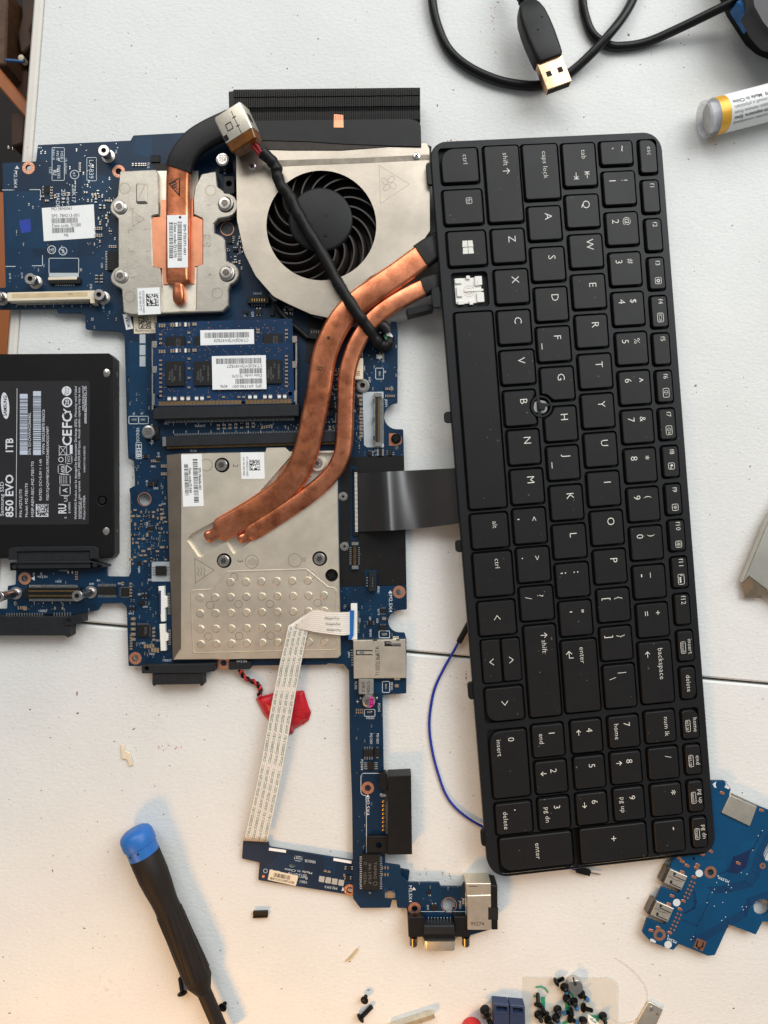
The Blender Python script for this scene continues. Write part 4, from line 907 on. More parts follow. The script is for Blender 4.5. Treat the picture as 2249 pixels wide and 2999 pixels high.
    for x0, y0, x1, y1, p, n in [(413, 1740, 432, 1750, 'tb', 2), (377, 1778, 395, 1788, 'tb', 2), (407, 1760, 424, 1772, 'r', 4), (421, 1332, 432, 1342, 'lr', 2), (456, 1340, 470, 1350, 'tb', 3), (432, 1412, 446, 1424, 'lr', 3), (450, 1403, 460, 1420, '', 0), (402, 1643, 413, 1655, 'r', 3), (666, 690, 680, 712, 'r', 4), (682, 726, 696, 735, 't', 3), (748, 905, 766, 920, 'tb', 2), (790, 908, 804, 924, '', 0), (712, 908, 726, 918, '', 0), (963, 1177, 980, 1196, 'r', 5), (963, 1202, 978, 1218, 'l', 4), (1043, 1165, 1052, 1188, 'r', 4), (1044, 1192, 1054, 1205, 'r', 3), (1078, 1322, 1090, 1334, 't', 3), (1136, 1318, 1149, 1334, 'l', 3), (1113, 1832, 1131, 1845, 'tb', 5), (1078, 1818, 1092, 1830, 'lr', 3), (1114, 1783, 1130, 1796, 'tb', 3), (431, 1542, 447, 1554, 'tb', 4), (700, 1240, 712, 1250, '', 0)]:
        chip(x0, y0, x1, y1, .8, p, n or 1, 4, name='transistor')
    chip(1065, 2197, 1093, 2216, 1.3, 'tb', 4, 9); chip(1076, 2232, 1096, 2255, 1.3, 'lr', 4, 10); chip(1097, 2193, 1113, 2217, 1.4, 'tb', 1, 4, name='diode')
    c = chip(1060, 2508, 1112, 2606, 3.2, 'lr', 16, 7, name='network_transformer')
    tb = MB(); zc = TZ + 3.23; text(tb, 'TAIMAG', 1099, 2550, 8, 90, zc, 50); text(tb, 'IH-175-F', 1083, 2560, 8, 90, zc, 62); text(tb, '1523a', 1069, 2572, 8, 90, zc, 38); tb.ring(1099, 2588, 5, 6.2, zc); tb.ring(1070, 2529, 3, 4.2, zc); mk('marking', tb, GREYP, c, 0)
    tb = MB(); tb.prism(box(1056, 2503, 1116, 2509), TZ + 3.22, TZ + 3.1); mk('tape', tb, TAPE, c, 0)
    # inductor, big capacitors, solder jumpers
    b = MB(); b.prism(rect(1072, 2012, 44, 44, 0, 3), TZ + 3, TZ, ch=.3); o = mk('inductor', b, M('ferrite', (128, 126, 122), .6, var=.12, vs=700, bump=.1), MBD); tb = MB(); text(tb, '2R2', 1064, 2012, 8, 90, TZ + 3.03, 32); text(tb, 'C928', 1079, 2012, 8, 90, TZ + 3.03, 34); mk('marking', tb, INK, o, 0); occ(1045, 1985, 1100, 2040)
    smd(1142, 2617, 30, 15, 0, 'c', h=1.6); smd(1162, 2008, 12, 9, 0, 'c'); smd(1125, 1811, 9, 12, 90, 'c'); smd(1114, 1330, 20, 10, 0, 'r', h=1); smd(1114, 1320, 20, 10, 0, 'r', h=1)
    for x, y, a in [(391, 1229, 0), (418, 1229, 0), (1112, 1094, 90), (1126, 1858, 0), (1130, 2012, 90), (1082, 2086, 0)]:
        b = MB(); b.prism(rect(x, y, 16, 7, a, 3), TZ + .4, TZ, ch=.25); mk('solder_blob', b, SOLDER, MBD); occ(x - 14, y - 14, x + 14, y + 14)
    # rubber foot beside the fan
    b = MB(); b.prism(rect(670, 541, 36, 54, 0, 8), TZ + 5, TZ, ch=.4, holes=[circ(670, 537, 9)]); mk('rubber_foot', b, BLACK2, MBD); occ(640, 505, 700, 575)

    # ------------------ connectors
    def conn(name, pts, z1, mat, ch=.2, z0=None, **kw):
        b = MB(); b.prism(pts, TZ + z1, TZ if z0 is None else z0, ch=ch); a = np.array(pts); occ(a[:, 0].min() - 6, a[:, 1].min() - 6, a[:, 0].max() + 6, a[:, 1].max() + 6); return mk(name, b, mat, MBD, **kw)
    def pins(o, p0, p1, n, L, w, ang, z1=.5, z0=0, mat=SOLDER, name='pins'):
        b = MB()
        for i in range(n):
            f = i / max(1, n - 1); b.prism(rect(p0[0] + (p1[0] - p0[0]) * f, p0[1] + (p1[1] - p0[1]) * f, L, w, ang), TZ + z1, TZ + z0, ch=.05)
        return mk(name, b, mat, o, 0)
    o = conn('board_connector', rect(149, 866, 258, 26, -1.4, 3), 4.2, CREAM, .25)
    b = MB(); b.prism(rect(145, 864, 222, 13, -1.4, 2), TZ + 4.24, TZ + 4.2); mk('slot', b, M('cream_slot', (206, 182, 142), .6), o, 0)
    b = MB(); text(b, '5552', 205, 861, 5, 178, TZ + 4.26); mk('marking', b, GREYP, o, 0)
    pins(o, (50, 889), (258, 884), 62, 2.0, 10, -1.4, .5)
    b = MB(); b.prism(rect(270, 879, 14, 18, 0, 2), TZ + 4.3, TZ, ch=.2); mk('end_block', b, CREAM, o)
    o = conn('flat_cable_connector', rect(188, 822, 92, 16, -1, 2), 1.6, BLACK); b = MB(); b.prism(rect(182, 815, 84, 8, -1, 2), TZ + 1.9, TZ, ch=.15); mk('latch', b, CREAM, o); pins(o, (163, 833), (215, 833), 9, 2.4, 7, 0, .5); b = MB(); b.prism(box(143, 799, 230, 811), TZ + .06, TZ); mk('tinned_pad', b, SILVERPAD, o, 0)
    occ(143, 756, 230, 800)
    o = conn('board_connector', box(70, 1722, 232, 1754, 2), 3.4, BLACK); pins(o, (84, 1731), (222, 1731), 50, 1.4, 4, 0, 3.45, 3.3, GOLD, 'contacts'); pins(o, (84, 1745), (222, 1745), 50, 1.4, 4, 0, 3.45, 3.3, GOLD, 'contacts'); pins(o, (86, 1717), (225, 1717), 44, 2, 8, 0, .6); pins(o, (86, 1757), (225, 1757), 44, 2, 8, 0, .6)
    o = conn('power_connector', box(724, 868, 788, 888, 2), 2.4, BLACK); pins(o, (738, 891), (774, 891), 6, 3, 8, 0, .6); pins(o, (738, 878), (774, 878), 6, 3, 8, 0, 2.5, 2.3, GOLD, 'contacts')
    o = conn('battery_connector', rect(1046, 1080, 34, 62, 0, 2), 4.5, CREAM); pins(o, (1048, 1088), (1048, 1098), 3, 12, 2.5, 0, 4.6, 4.4, GOLD, 'contacts')
    o = conn('display_connector', box(1096, 1151, 1114, 1306, 2), 1.6, BLACK2); pins(o, (1110, 1166), (1110, 1296), 42, 7, 1.7, 0, 1.66, 1.5, GOLD, 'contacts'); pins(o, (1120, 1166), (1120, 1296), 42, 8, 1.6, 0, .5)
    b = MB()
    for P in [box(1095, 1151, 1118, 1162), box(1095, 1295, 1118, 1307), box(1090, 1168, 1097, 1182), box(1090, 1222, 1097, 1237), box(1091, 1276, 1098, 1291), box(1093, 1160, 1099, 1300)]: b.prism(P, TZ + 1.9, TZ, ch=.1)
    mk('metal_shell', b, STEEL, o)
    o = conn('keyboard_connector', box(1034, 1372, 1050, 1570, 2), 1.5, BLACK); pins(o, (1042, 1385), (1044, 1556), 46, 8, 2.0, 0, 1.62, 1.3, WHITEP, 'contacts')
    o = conn('small_connector', box(1030, 1592, 1048, 1663, 2), 1.8, BLACK); pins(o, (1027, 1604), (1027, 1652), 9, 8, 2.6, 0, .6); pins(o, (1050, 1604), (1050, 1652), 9, 8, 2.6, 0, .6); pins(o, (1039, 1602), (1039, 1655), 16, 8, 1.4, 0, 1.86, 1.7, GOLD, 'contacts'); b = MB(); b.prism(box(1030, 1588, 1050, 1597), TZ + 2, TZ, ch=.2); b.prism(box(1030, 1657, 1050, 1667), TZ + 2, TZ, ch=.2); mk('metal_end', b, SOLDER, o)
    o = conn('speaker_connector', box(1080, 1673, 1101, 1732, 2), 2.6, BLACK2); b = MB(); b.prism(box(1085, 1688, 1097, 1722), TZ + 2.64, TZ + 2.6); mk('socket', b, DARK, o, 0); pins(o, (1091, 1694), (1091, 1716), 4, 3, 3, 0, 2.9, 2.5, SOLDER, 'contacts'); pins(o, (1075, 1692), (1075, 1716), 4, 5, 4, 0, .6)
    o = conn('flat_cable_connector', box(1027, 1768, 1046, 1874, 2), 1.9, WHITEP); pins(o, (1049, 1792), (1049, 1852), 16, 7, 1.8, 0, .5)
    o = conn('flat_cable_connector', [(463, 1718), (480, 1717), (481, 1745), (488, 1748), (489, 1778), (482, 1782), (483, 1820), (471, 1821)], 2.2, WHITEP); pins(o, (494, 1738), (495, 1798), 14, 9, 2.2, 0, .7); b = MB(); b.prism(box(465, 1730, 471, 1800), TZ + 2.3, TZ, ch=.1); mk('cable_stub', b, M('dark_blue_plastic', (24, 30, 84), .5), o)  # stub coloured plain dark blue
    o = conn('flat_cable_connector', [(466, 1829), (483, 1828), (483, 1852), (491, 1860), (491, 1876), (484, 1880), (485, 1906), (470, 1907)], 2.2, WHITEP); pins(o, (496, 1846), (496, 1888), 9, 9, 2.4, 0, .7)
    # hard-disk connectors
    def sata(name, body, flange, txt, tx, ty, ta, z1=4.6, hol=(), pn=None, ear=None, label=None):
        b = MB(); b.prism(body, TZ + z1 - 1.4, TZ - 2.5, ch=.3); o = mk(name, b, BLACK2, MBD, label=label); a = np.array(body + flange); occ(a[:, 0].min() - 8, a[:, 1].min() - 8, a[:, 0].max() + 8, a[:, 1].max() + 8)
        b = MB(); b.prism(flange, TZ + z1 - .6, TZ - 2, ch=.3, holes=[circ(x, y, 7) for x, y in hol]); mk('flange', b, BLACK2, o)
        b = MB(); text(b, txt, tx, ty, 12, ta, TZ + z1 - 1.37, 70, 1); mk('marking', b, DARK, o, 0)
        if pn:
            for p in pn: pins(o, *p, 2.6, 11, 0, .8, 0)
        return o
    sata('drive_connector', [(47, 1616), (262, 1614), (264, 1665), (48, 1667)], [(28, 1648), (48, 1645), (266, 1643), (311, 1655), (311, 1661), (265, 1668), (28, 1671)], 'ST 5172', 155, 1634, 179, hol=[(41, 1660), (277, 1655)])
    sata('drive_connector', [(-60, 1806), (206, 1806), (206, 1862), (197, 1868), (190, 1862), (-60, 1862)], [(188, 1808), (240, 1797), (242, 1822), (210, 1832), (188, 1832)], 'ST 5274', 84, 1846, -1, hol=[(200, 1818)], pn=[((19, 1801), (123, 1801), 15), ((158, 1800), (205, 1799), 7)])
    sata('drive_connector', [(446, 1972), (594, 1970), (596, 2006), (588, 2011), (584, 2004), (458, 2006), (450, 2011), (445, 2004)], [(414, 1948), (600, 1944), (630, 1942), (628, 1966), (596, 1972), (414, 1973)], 'ST 5265', 521, 1981, -1, hol=[(429, 1958)], pn=[((466, 1950), (512, 1950), 7), ((550, 1948), (576, 1948), 5)])
    # memory slots
    o = conn('memory_socket', [(450, 1196), (465, 1190), (466, 1186), (853, 1178), (854, 1184), (874, 1182), (874, 1218), (446, 1228)], 6.4, BLACK2, .3)
    b = MB(); text(b, 'LTK', 808, 1197, 11, -1, TZ + 6.43); text(b, '9.2R', 541, 1202, 9, -1, TZ + 6.43); mk('marking', b, CHIP, o, 0)
    pins(o, (484, 1234), (860, 1226), 96, 2, 10, 0, .6)
    for x, y0, y1, sg in ((446, 1000, 1200, 1), (867, 985, 1190, -1)):
        b = MB(); b.prism([(x - 2.5, y0), (x + 2.5, y0), (x + 2.5, y1), (x - 2.5, y1)], TZ + 6.2, TZ + 2.5, ch=.1)
        for yy in (y0 + 8, y0 + 82):
            b.prism(rect(x + sg * 5, yy, 14, 20, 0, 2), TZ + 6.9, TZ + 6.2, ch=.15)
        b.prism(rect(x + sg * 2, y1 - 30, 8, 34, 0, 2), TZ + 6.6, TZ + 3, ch=.1)
        mk('latch_arm', b, STEEL, o)
    o = conn('memory_socket', [(486, 1278), (983, 1264), (984, 1294), (487, 1308)], 3.6, BLACK2, .3)
    b = MB(); b.prism([(474, 1279), (486, 1278), (487, 1306), (475, 1307)], TZ + 3.2, TZ, ch=.2); mk('end_clip', b, STEEL, o)
    b = MB(); text(b, 'STD', 520, 1297, 9, -1, TZ + 3.63); mk('marking', b, CHIP, o, 0)
    pins(o, (490, 1311), (983, 1297), 150, 1.7, 6, 0, 1.6, 1.0, GOLD, 'contacts'); pins(o, (510, 1273), (980, 1261), 100, 1.8, 6, 0, .5); occ(460, 930, 885, 1240)
    # card reader
    o = conn('card_reader', [(1034, 1876), (1188, 1873), (1190, 1986), (1036, 1988)], 2.6, TIN, .2)
    b = MB()
    for P in [box(1042, 1904, 1091, 1907), box(1042, 1916, 1091, 1919), box(1042, 1904, 1045, 1919), [(1126, 1878), (1143, 1878), (1150, 1885), (1174, 1885), (1174, 1893), (1126, 1893)], box(1092, 1873, 1104, 1877), box(1160, 1872, 1170, 1876)]: b.prism(P, TZ + 2.64, TZ + 2.6)
    mk('slot', b, DARK, o, 0)
    b = MB(); b.prism(rect(1060, 1911, 14, 7, 0, 2), TZ + 2.7, TZ + 2.6); b.prism([(1130, 1880), (1144, 1880), (1151, 1887), (1174, 1887), (1174, 1890), (1149, 1890), (1142, 1885), (1130, 1885)], TZ + 2.7, TZ + 2.6); mk('spring', b, SOLDER, o, 0)
    b = MB(); text(b, 'T1150725 B6a1', 1106, 1946, 12, -90, TZ + 2.64, 66); text(b, 'ATK', 1105, 1907, 11, -90, TZ + 2.64); mk('marking', b, INK, o, 0)
    b = MB(); b.prism(box(1150, 1864, 1168, 1874, 2), TZ + 1, TZ, ch=.1); b.prism(box(1154, 1986, 1172, 1992, 2), TZ + 1, TZ, ch=.1); mk('tab', b, TIN, o); pins(o, (1030, 1905), (1032, 1948), 7, 7, 3, 0, .6)
    # black side connector
    b = MB(); b.prism([(1136, 2274), (1204, 2271), (1207, 2503), (1135, 2504)], TZ + 4.6, TZ - 4, ch=.2); o = mk('dock_connector', b, BLACK, MBD, label='black block connector on the narrow arm of the board'); occ(1070, 2440, 1210, 2510); occ(1105, 2258, 1210, 2330)
    b = MB(); b.prism(fillet([(1076, 2454), (1080, 2450), (1136, 2449), (1136, 2502), (1075, 2502)], 2), TZ + 2.4, TZ, ch=.2, holes=[circ(1109, 2476, 9)]); mk('flange', b, BLACK, o)
    b = MB(); b.prism([(1110, 2266), (1128, 2262), (1134, 2268), (1135, 2315), (1122, 2317), (1110, 2308)], TZ + 3.6, TZ, ch=.2); mk('flange', b, BLACK, o)
    b = MB()
    for i in range(8): b.post(1123, 2347 + i * 12, TZ, [(.75, 0), (.7, .25), (.35, .4)], 12)
    mk('solder_joint', b, GOLD, o); b = MB(); b.prism(rect(1122, 2330, 20, 10, 0, 4), TZ + .5, TZ, ch=.2); b.prism(rect(1125, 2449, 20, 9, 0, 4), TZ + .5, TZ, ch=.2); mk('lug', b, SOLDER, o); occ(1112, 2325, 1136, 2445)
    # network jack
    b = MB(); b.prism([(1368, 2624), (1438, 2622), (1440, 2724), (1370, 2724)], TZ + 5.6, TZ - 6, ch=.2); o = mk('network_jack', b, TIN, MBD)
    b = MB(); b.prism([(1365, 2588), (1438, 2588), (1438, 2622), (1366, 2623)], TZ + 5.2, TZ - 6, ch=.2); mk('folded_shell', b, TIN, o)
    b = MB(); b.prism([(1438, 2592), (1457, 2596), (1458, 2724), (1441, 2724)], TZ + 5.3, TZ - 6, ch=.3, holes=[]); mk('jack_face', b, BLACK, o)
    b = MB(); b.prism(box(1430, 2658, 1459, 2694), TZ + 5.66, TZ + 5.3); b.prism(box(1372, 2595, 1398, 2597), TZ + 5.24, TZ + 5.2); mk('opening', b, DARK, o, 0)
    b = MB(); text(b, '95274', 1398, 2706, 10, 0, TZ + 5.64, 40); mk('marking', b, INK, o, 0); occ(1355, 2580, 1465, 2735)
    # video connector
    b = MB(); b.prism([(1196, 2688), (1242, 2686), (1243, 2716), (1330, 2716), (1330, 2686), (1364, 2686), (1378, 2724), (1378, 2745), (1196, 2745)], TZ + 3.8, TZ - 6, ch=.2); o = mk('video_connector', b, BLACK, MBD); occ(1190, 2680, 1385, 2760)
    b = MB(); b.prism([(1242, 2712), (1330, 2712), (1332, 2738), (1241, 2738)], TZ + 5.6, TZ, ch=.4); mk('hood', b, BLACK2, o)
    pins(o, (1255, 2699), (1319, 2699), 8, 3, 22, 0, 1.6, .8)
    b = MB(); ax = axis_mat(W(1286, 2744, TZ - .5), (0, -1, 0))
    D = fillet([(-8.4, -3.6), (8.4, -3.6), (7.4, 3.9), (-7.4, 3.9)], 1.6, 4); vs = []
    b.sweep([W(1286, 2743, TZ - .5), W(1286, 2768, TZ - .5), W(1286, 2771, TZ - .5)], [(x * .001, y * .001) for x, y in D], up=(0, 0, 1), scale=[1, 1, .95]); mk('shell', b, TIN, o)
    for x in (1211, 1364):
        b = MB(); b.lathe([(.0019, 0), (.0019, .0038), (.0016, .0042)], axis_mat(W(x, 2744, TZ - .5), (0, -1, 0)), 16); mk('screw_post', b, DSTEEL, o)
        b = MB(); b.prism(rect(x + (1 if x < 1300 else -5), 2707, 24, 16, 0, 2), TZ + 2.2, TZ, ch=.2); b.post(x + (1 if x < 1300 else -5), 2706, TZ + 2.2, [(1.0, 0), (.9, .3), (.4, .6)], 12); mk('ground_lug', b, SOLDER, o)
    chip(1262, 2652, 1280, 2666, .9, 't', 2, 6, name='transistor'); chip(1250, 2610, 1262, 2620, .5)
    # dark coin-cell header under the plate edge, with its wires' socket
    b = MB(); b.prism([(668, 1938), (735, 1936), (736, 1955), (730, 1960), (670, 1962)], TZ + 1.6, TZ - 1, ch=.2); o = mk('coin_cell_socket', b, BLACK2, MBD); b = MB(); text(b, 'M2.5X4', 708, 1936 + 1, 6, 180, TZ + 1.63, 30); mk('marking', b, SILK, o, 0); occ(630, 1930, 740, 1965)
    # little parts: those one can tell apart, each its own piece
    placed = 0
    rng = random.Random(3)
    def free(x, y, m=7): return not any(a - m < x < c + m and b_ - m < y < d + m for a, b_, c, d in OCC)
    def row(x, y, n, dx, dy, L=10, w=5.5, ang=90, kind='c'):
        nonlocal placed
        for i in range(n):
            X, Y = x + dx * i, y + dy * i
            smd(X, Y, L, w, ang, kind); placed += 1
    row(235, 479, 5, 0, 6, 5, 4, 0); row(390, 483, 3, 9, 0, 8, 5); row(415, 483, 3, 6, 0, 8, 4); row(273, 577, 3, 9, 0, 6, 4, 90); row(280, 670, 4, 6, 0, 8, 4); row(280, 690, 4, 6, 0, 8, 4)
    row(322, 723, 4, 6, 0, 7, 4); row(284, 812, 2, 14, 0, 12, 9, 90, 'r'); row(284, 822, 2, 14, 0, 12, 9, 90, 'r'); row(152, 550, 5, 0, 8, 6, 4, 0)
    row(1097, 1170, 1, 0, 0); row(1058, 1198, 9, 0, 10, 10, 7, 0); row(1054, 1160, 3, 0, 12, 14, 8, 0)
    row(640, 1246, 7, 17, -1, 8, 6, 0); row(640, 1256, 7, 17, -1, 8, 6, 0); row(768, 1252, 5, 7, -1, 8, 5, 90); row(1130, 1139, 5, 5, 0, 7, 3.6, 90); row(1130, 1160, 5, 6, 0, 7, 3.6, 90)
    row(1112, 1037, 2, 10, 0, 8, 6, 90); row(1112, 1045, 1, 0, 0, 20, 12, 0, 'w'); row(1120, 2540, 3, 8, 0, 9, 4); row(1120, 2560, 3, 8, 0, 9, 4); row(1122, 2495, 2, 7, 0, 8, 4); row(225, 1675, 4, 0, 7, 8, 4, 0); row(207, 1676, 1, 0, 0, 16, 8, 0, 'r'); row(55, 1780, 4, 7, 0, 10, 4); row(75, 1781, 1, 0, 0, 13, 9, 90); row(100, 1681, 2, 22, 0, 8, 5); row(162, 1781, 2, 22, 0, 8, 5)
    row(360, 1706, 2, 0, 6, 9, 4, 0); row(384, 1709, 5, 0, 9, 8, 4.5, 0); row(391, 1812, 5, 0, 15, 14, 8, 90 * 0); row(385, 1860, 6, 0, 8, 8, 5, 0); row(425, 1892, 4, 8, 0, 12, 6); row(451, 1840, 4, 0, 11, 9, 6, 0); row(447, 1902, 3, 8, 1, 14, 7); row(1044, 2078, 4, 6, 0, 6, 4); row(1044, 2086, 4, 6, 0, 6, 4); row(445, 1350, 4, 5, 0, 8, 3.6); row(474, 1365, 4, 4.5, 0, 9, 3.4); row(474, 1388, 4, 4.5, 0, 9, 3.4); row(470, 1480, 5, 4, 12, 9, 5, 0)
    regions = [(386, 1490, 486, 1650, 58), (120, 560, 250, 600, 6), (232, 560, 330, 720, 16), (640, 680, 712, 800, 22), (700, 895, 860, 935, 16), (960, 1080, 1000, 1260, 34), (1026, 1150, 1060, 1330, 26), (1000, 1724, 1100, 1860, 26), (376, 1700, 460, 1940, 44), (1046, 2100, 1116, 2190, 3), (1060, 1310, 1180, 1334, 14), (395, 1350, 486, 1470, 20), (190, 700, 300, 760, 8), (250, 910, 350, 960, 9), (1100, 1740, 1180, 1860, 12), (960, 1725, 1020, 1780, 10)]
    for x0, y0, x1, y1, n in regions:
        k = 0
        for _ in range(n * 6):
            if k >= n or placed > 280: break
            x, y = rng.uniform(x0, x1), rng.uniform(y0, y1)
            x = round(x / 6) * 6 + rng.uniform(-.6, .6); y = round(y / 6) * 6 + rng.uniform(-.6, .6)
            if not free(x, y, 3): continue
            L = rng.choice((8, 8, 10, 12)); a = rng.choice((0, 90)); smd(x, y, L, L * .55, a, rng.choice('ccr')); occ(x - L * .55, y - L * .55, x + L * .55, y + L * .55); k += 1; placed += 1
    # the finest specks: vias and the smallest solder ends
    b = MB()
    for x0, y0, x1, y1, n in regions + [(20, 420, 350, 860, 130), (380, 980, 440, 1480, 30), (1060, 980, 1180, 1150, 40), (1040, 2000, 1120, 2500, 30), (1180, 2540, 1350, 2680, 26), (50, 1670, 300, 1790, 40), (640, 1238, 960, 1268, 60), (386, 1490, 486, 1940, 80), (960, 1060, 1060, 1320, 130)]:
        for _ in range(n):
            x, y = round(rng.uniform(x0, x1) / 4) * 4, round(rng.uniform(y0, y1) / 4) * 4
            if free(x, y, 1):
                if rng.random() < .6: b.prism(circ(x, y, 1.3, 6), TZ + .06, TZ)
                else: b.prism(rect(x, y, 4, 2.6, rng.choice((0, 90))), TZ + .25, TZ); b.prism(rect(x, y + 5, 4, 2.6, rng.choice((0, 90))), TZ + .25, TZ)
    mk('solder_points', b, SOLDER, MBD, 0, kind='stuff')
motherboard()

# ------------------------------------------------------------------ memory modules
def memory(name, label, P, z, chips, labelP, prints, parts, group, lower):
    a = np.array(P); t = thing(name, label, 'memory module', tuple(a.mean(0)), group)
    t.location.z = z * .001; WL[t.name] = Vector(t.location)
    b = MB(); b.prism(P, z, z - 1.0, ch=.05, bottom=True, holes=[circ(464, 1162, 6), circ(850, 1153, 6)] if lower else []); mk('module_board', b, PCB3, t, 0)
    for x0, y0, x1, y1 in chips:
        b = MB(); b.prism(rect((x0 + x1) / 2, (y0 + y1) / 2, x1 - x0, y1 - y0, -1), z + 1.0, z, ch=.08); o = mk('memory_chip', b, CHIP, t)
        I = MB(); cx, cy = (x0 + x1) / 2, (y0 + y1) / 2
        for k, (s, h) in enumerate([('SKhynix', 6), ('H5TC4G83AFR', 5), ('512V', 5), ('PBA', 5), ('DW3BE594H5', 5)]):
            if y1 - y0 > 40: text(I, s, cx - 16 + [0, 9, 20, 16, 34][k] * .9, cy + [6, 6, -18, 14, 0][k], h, -90, z + 1.03, {0: 26, 1: 40, 4: 44}.get(k))
            elif k in (1, 2): text(I, s[:6], cx - 4 + k * 8, cy, 5, -90, z + 1.03, 22)
        mk('marking', I, GREYP, o, 0)
    b = MB(); b.prism(labelP, z + 1.15, z + .6); o = mk('label_sticker', b, PAPER, t, 0)
    I = MB(); zz = z + 1.18
    for q in prints:
        if q[0] == 'b': barcode(I, q[1], q[2], q[3], q[4], 179, zz, int(q[3] / 1.9))
        else: text(I, q[0], q[1], q[2], 8.5, 179, zz, q[3])
    mk('print', I, INK, o, 0)
    for x, y, L, w, ang, kd in parts: smd(x, y, L, w, ang, kd, z, t, .5)
    if lower:
        b = MB()
        for i in range(98):
            x = 466 + i * (852 - 466) / 97
            if 705 < x < 718: continue
            b.prism(rect(x, 1182 - (x - 466) * .019, 2.4, 12), z + .05, z)
        mk('edge_contacts', b, GOLD, t, 0)
    S = MB(); r = random.Random(5 + int(lower))
    y0 = a[:, 1].min(); y1 = a[:, 1].max()
    for _ in range(230):
        x, y = r.uniform(470, 845), r.uniform(y0 + 10, y1 - 18); S.flat(circ(round(x / 5) * 5, round(y / 5) * 5, 1.1, 6), z + .04)
    mk('vias', S, RING, t, 0, kind='stuff')
    S = MB()
    for i in range(9): S.line([(640 + i * 5, y0 + 12 + i * 3), (830 + (i % 3) * 2 - 6 * i * .3, y0 + 10 + i * 3)], .9, z + .03)
    mk('traces', S, POUR, t, 0, kind='stuff')
def mem_parts(dy, full):
    q = []
    for x in (468, 475, 482): q.append((x, 954 + dy, 10, 5, 90, 'c'))
    for x in (502, 509): q.append((x, 952 + dy, 10, 5, 90, 'c'))
    for x in (530, 556): q.append((x - 12, 951 + dy, 9, 12, 0, 'w')); q.append((x - 2, 951 + dy, 10, 5, 90, 'c'))
    q.append((570, 950 + dy, 12, 9, 0, 'c'))
    for i in range(9 if full else 3):
        q.append((471, 980 + dy + i * 13, 8, 5, 0, 'c'))
        if i % 2 == 0: q.append((554, 975 + dy + i * 14, 8, 6, 0, 'c')); q.append((756, 966 + dy + i * 4, 9, 5, 0, 'c'))
        q.append((839, 967 + dy + i * 11, 8, 5, 0, 'c'))
    if full:
        for x in (496, 512, 534, 552, 576, 592): q.append((x, 1168 - (x - 496) * .012, 13, 10, 90, 'w'))
        for x in (732, 748, 776, 792, 818, 834): q.append((x, 1163 - (x - 732) * .015, 13, 10, 90, 'w'))
        for x in (700, 714, 655, 612): q.append((x, 1163, 9, 6, 0, 'c'))
    return q
memory('memory_module', 'blue memory stick partly covered by the other stick, nearer the silver heatsink plate', [(454, 945), (856, 932), (862, 1090), (458, 1100)], 8.6,
       [(487, 985, 540, 1020), (569, 985, 600, 1020), (771, 977, 825, 1012)], [(586, 967), (743, 964), (744, 1012), (587, 1014)],
       [('b', 663, 981, 132, 16), ('CT:RDJDV7JH18YBZ8', 677, 997, 102)], mem_parts(0, False), 'memory sticks in their sockets', False)
memory('memory_module', 'blue memory stick with white label and printed 4096, on top of the other stick', [(449, 1015), (857, 1004), (862, 1180), (790, 1184), (718, 1186), (716, 1176), (708, 1176), (706, 1188), (466, 1190), (453, 1190)], 11.0,
       [(485, 1058, 539, 1130), (568, 1058, 622, 1129), (778, 1053, 825, 1123)], [(620, 1043), (778, 1040), (780, 1139), (622, 1141)],
       [('b', 698, 1057, 133, 16), ('CT:RDJDV7JH18YBZ7', 716, 1072, 103), ('b', 734, 1086, 66, 15), ('Date code: 7J1570', 723, 1100.5, 88), ('b', 727, 1116, 80, 15), ('SPS: 691740-001', 723, 1131, 88), ('4096', 655.6, 1131.5, 22)], mem_parts(76, True), 'memory sticks in their sockets', True)

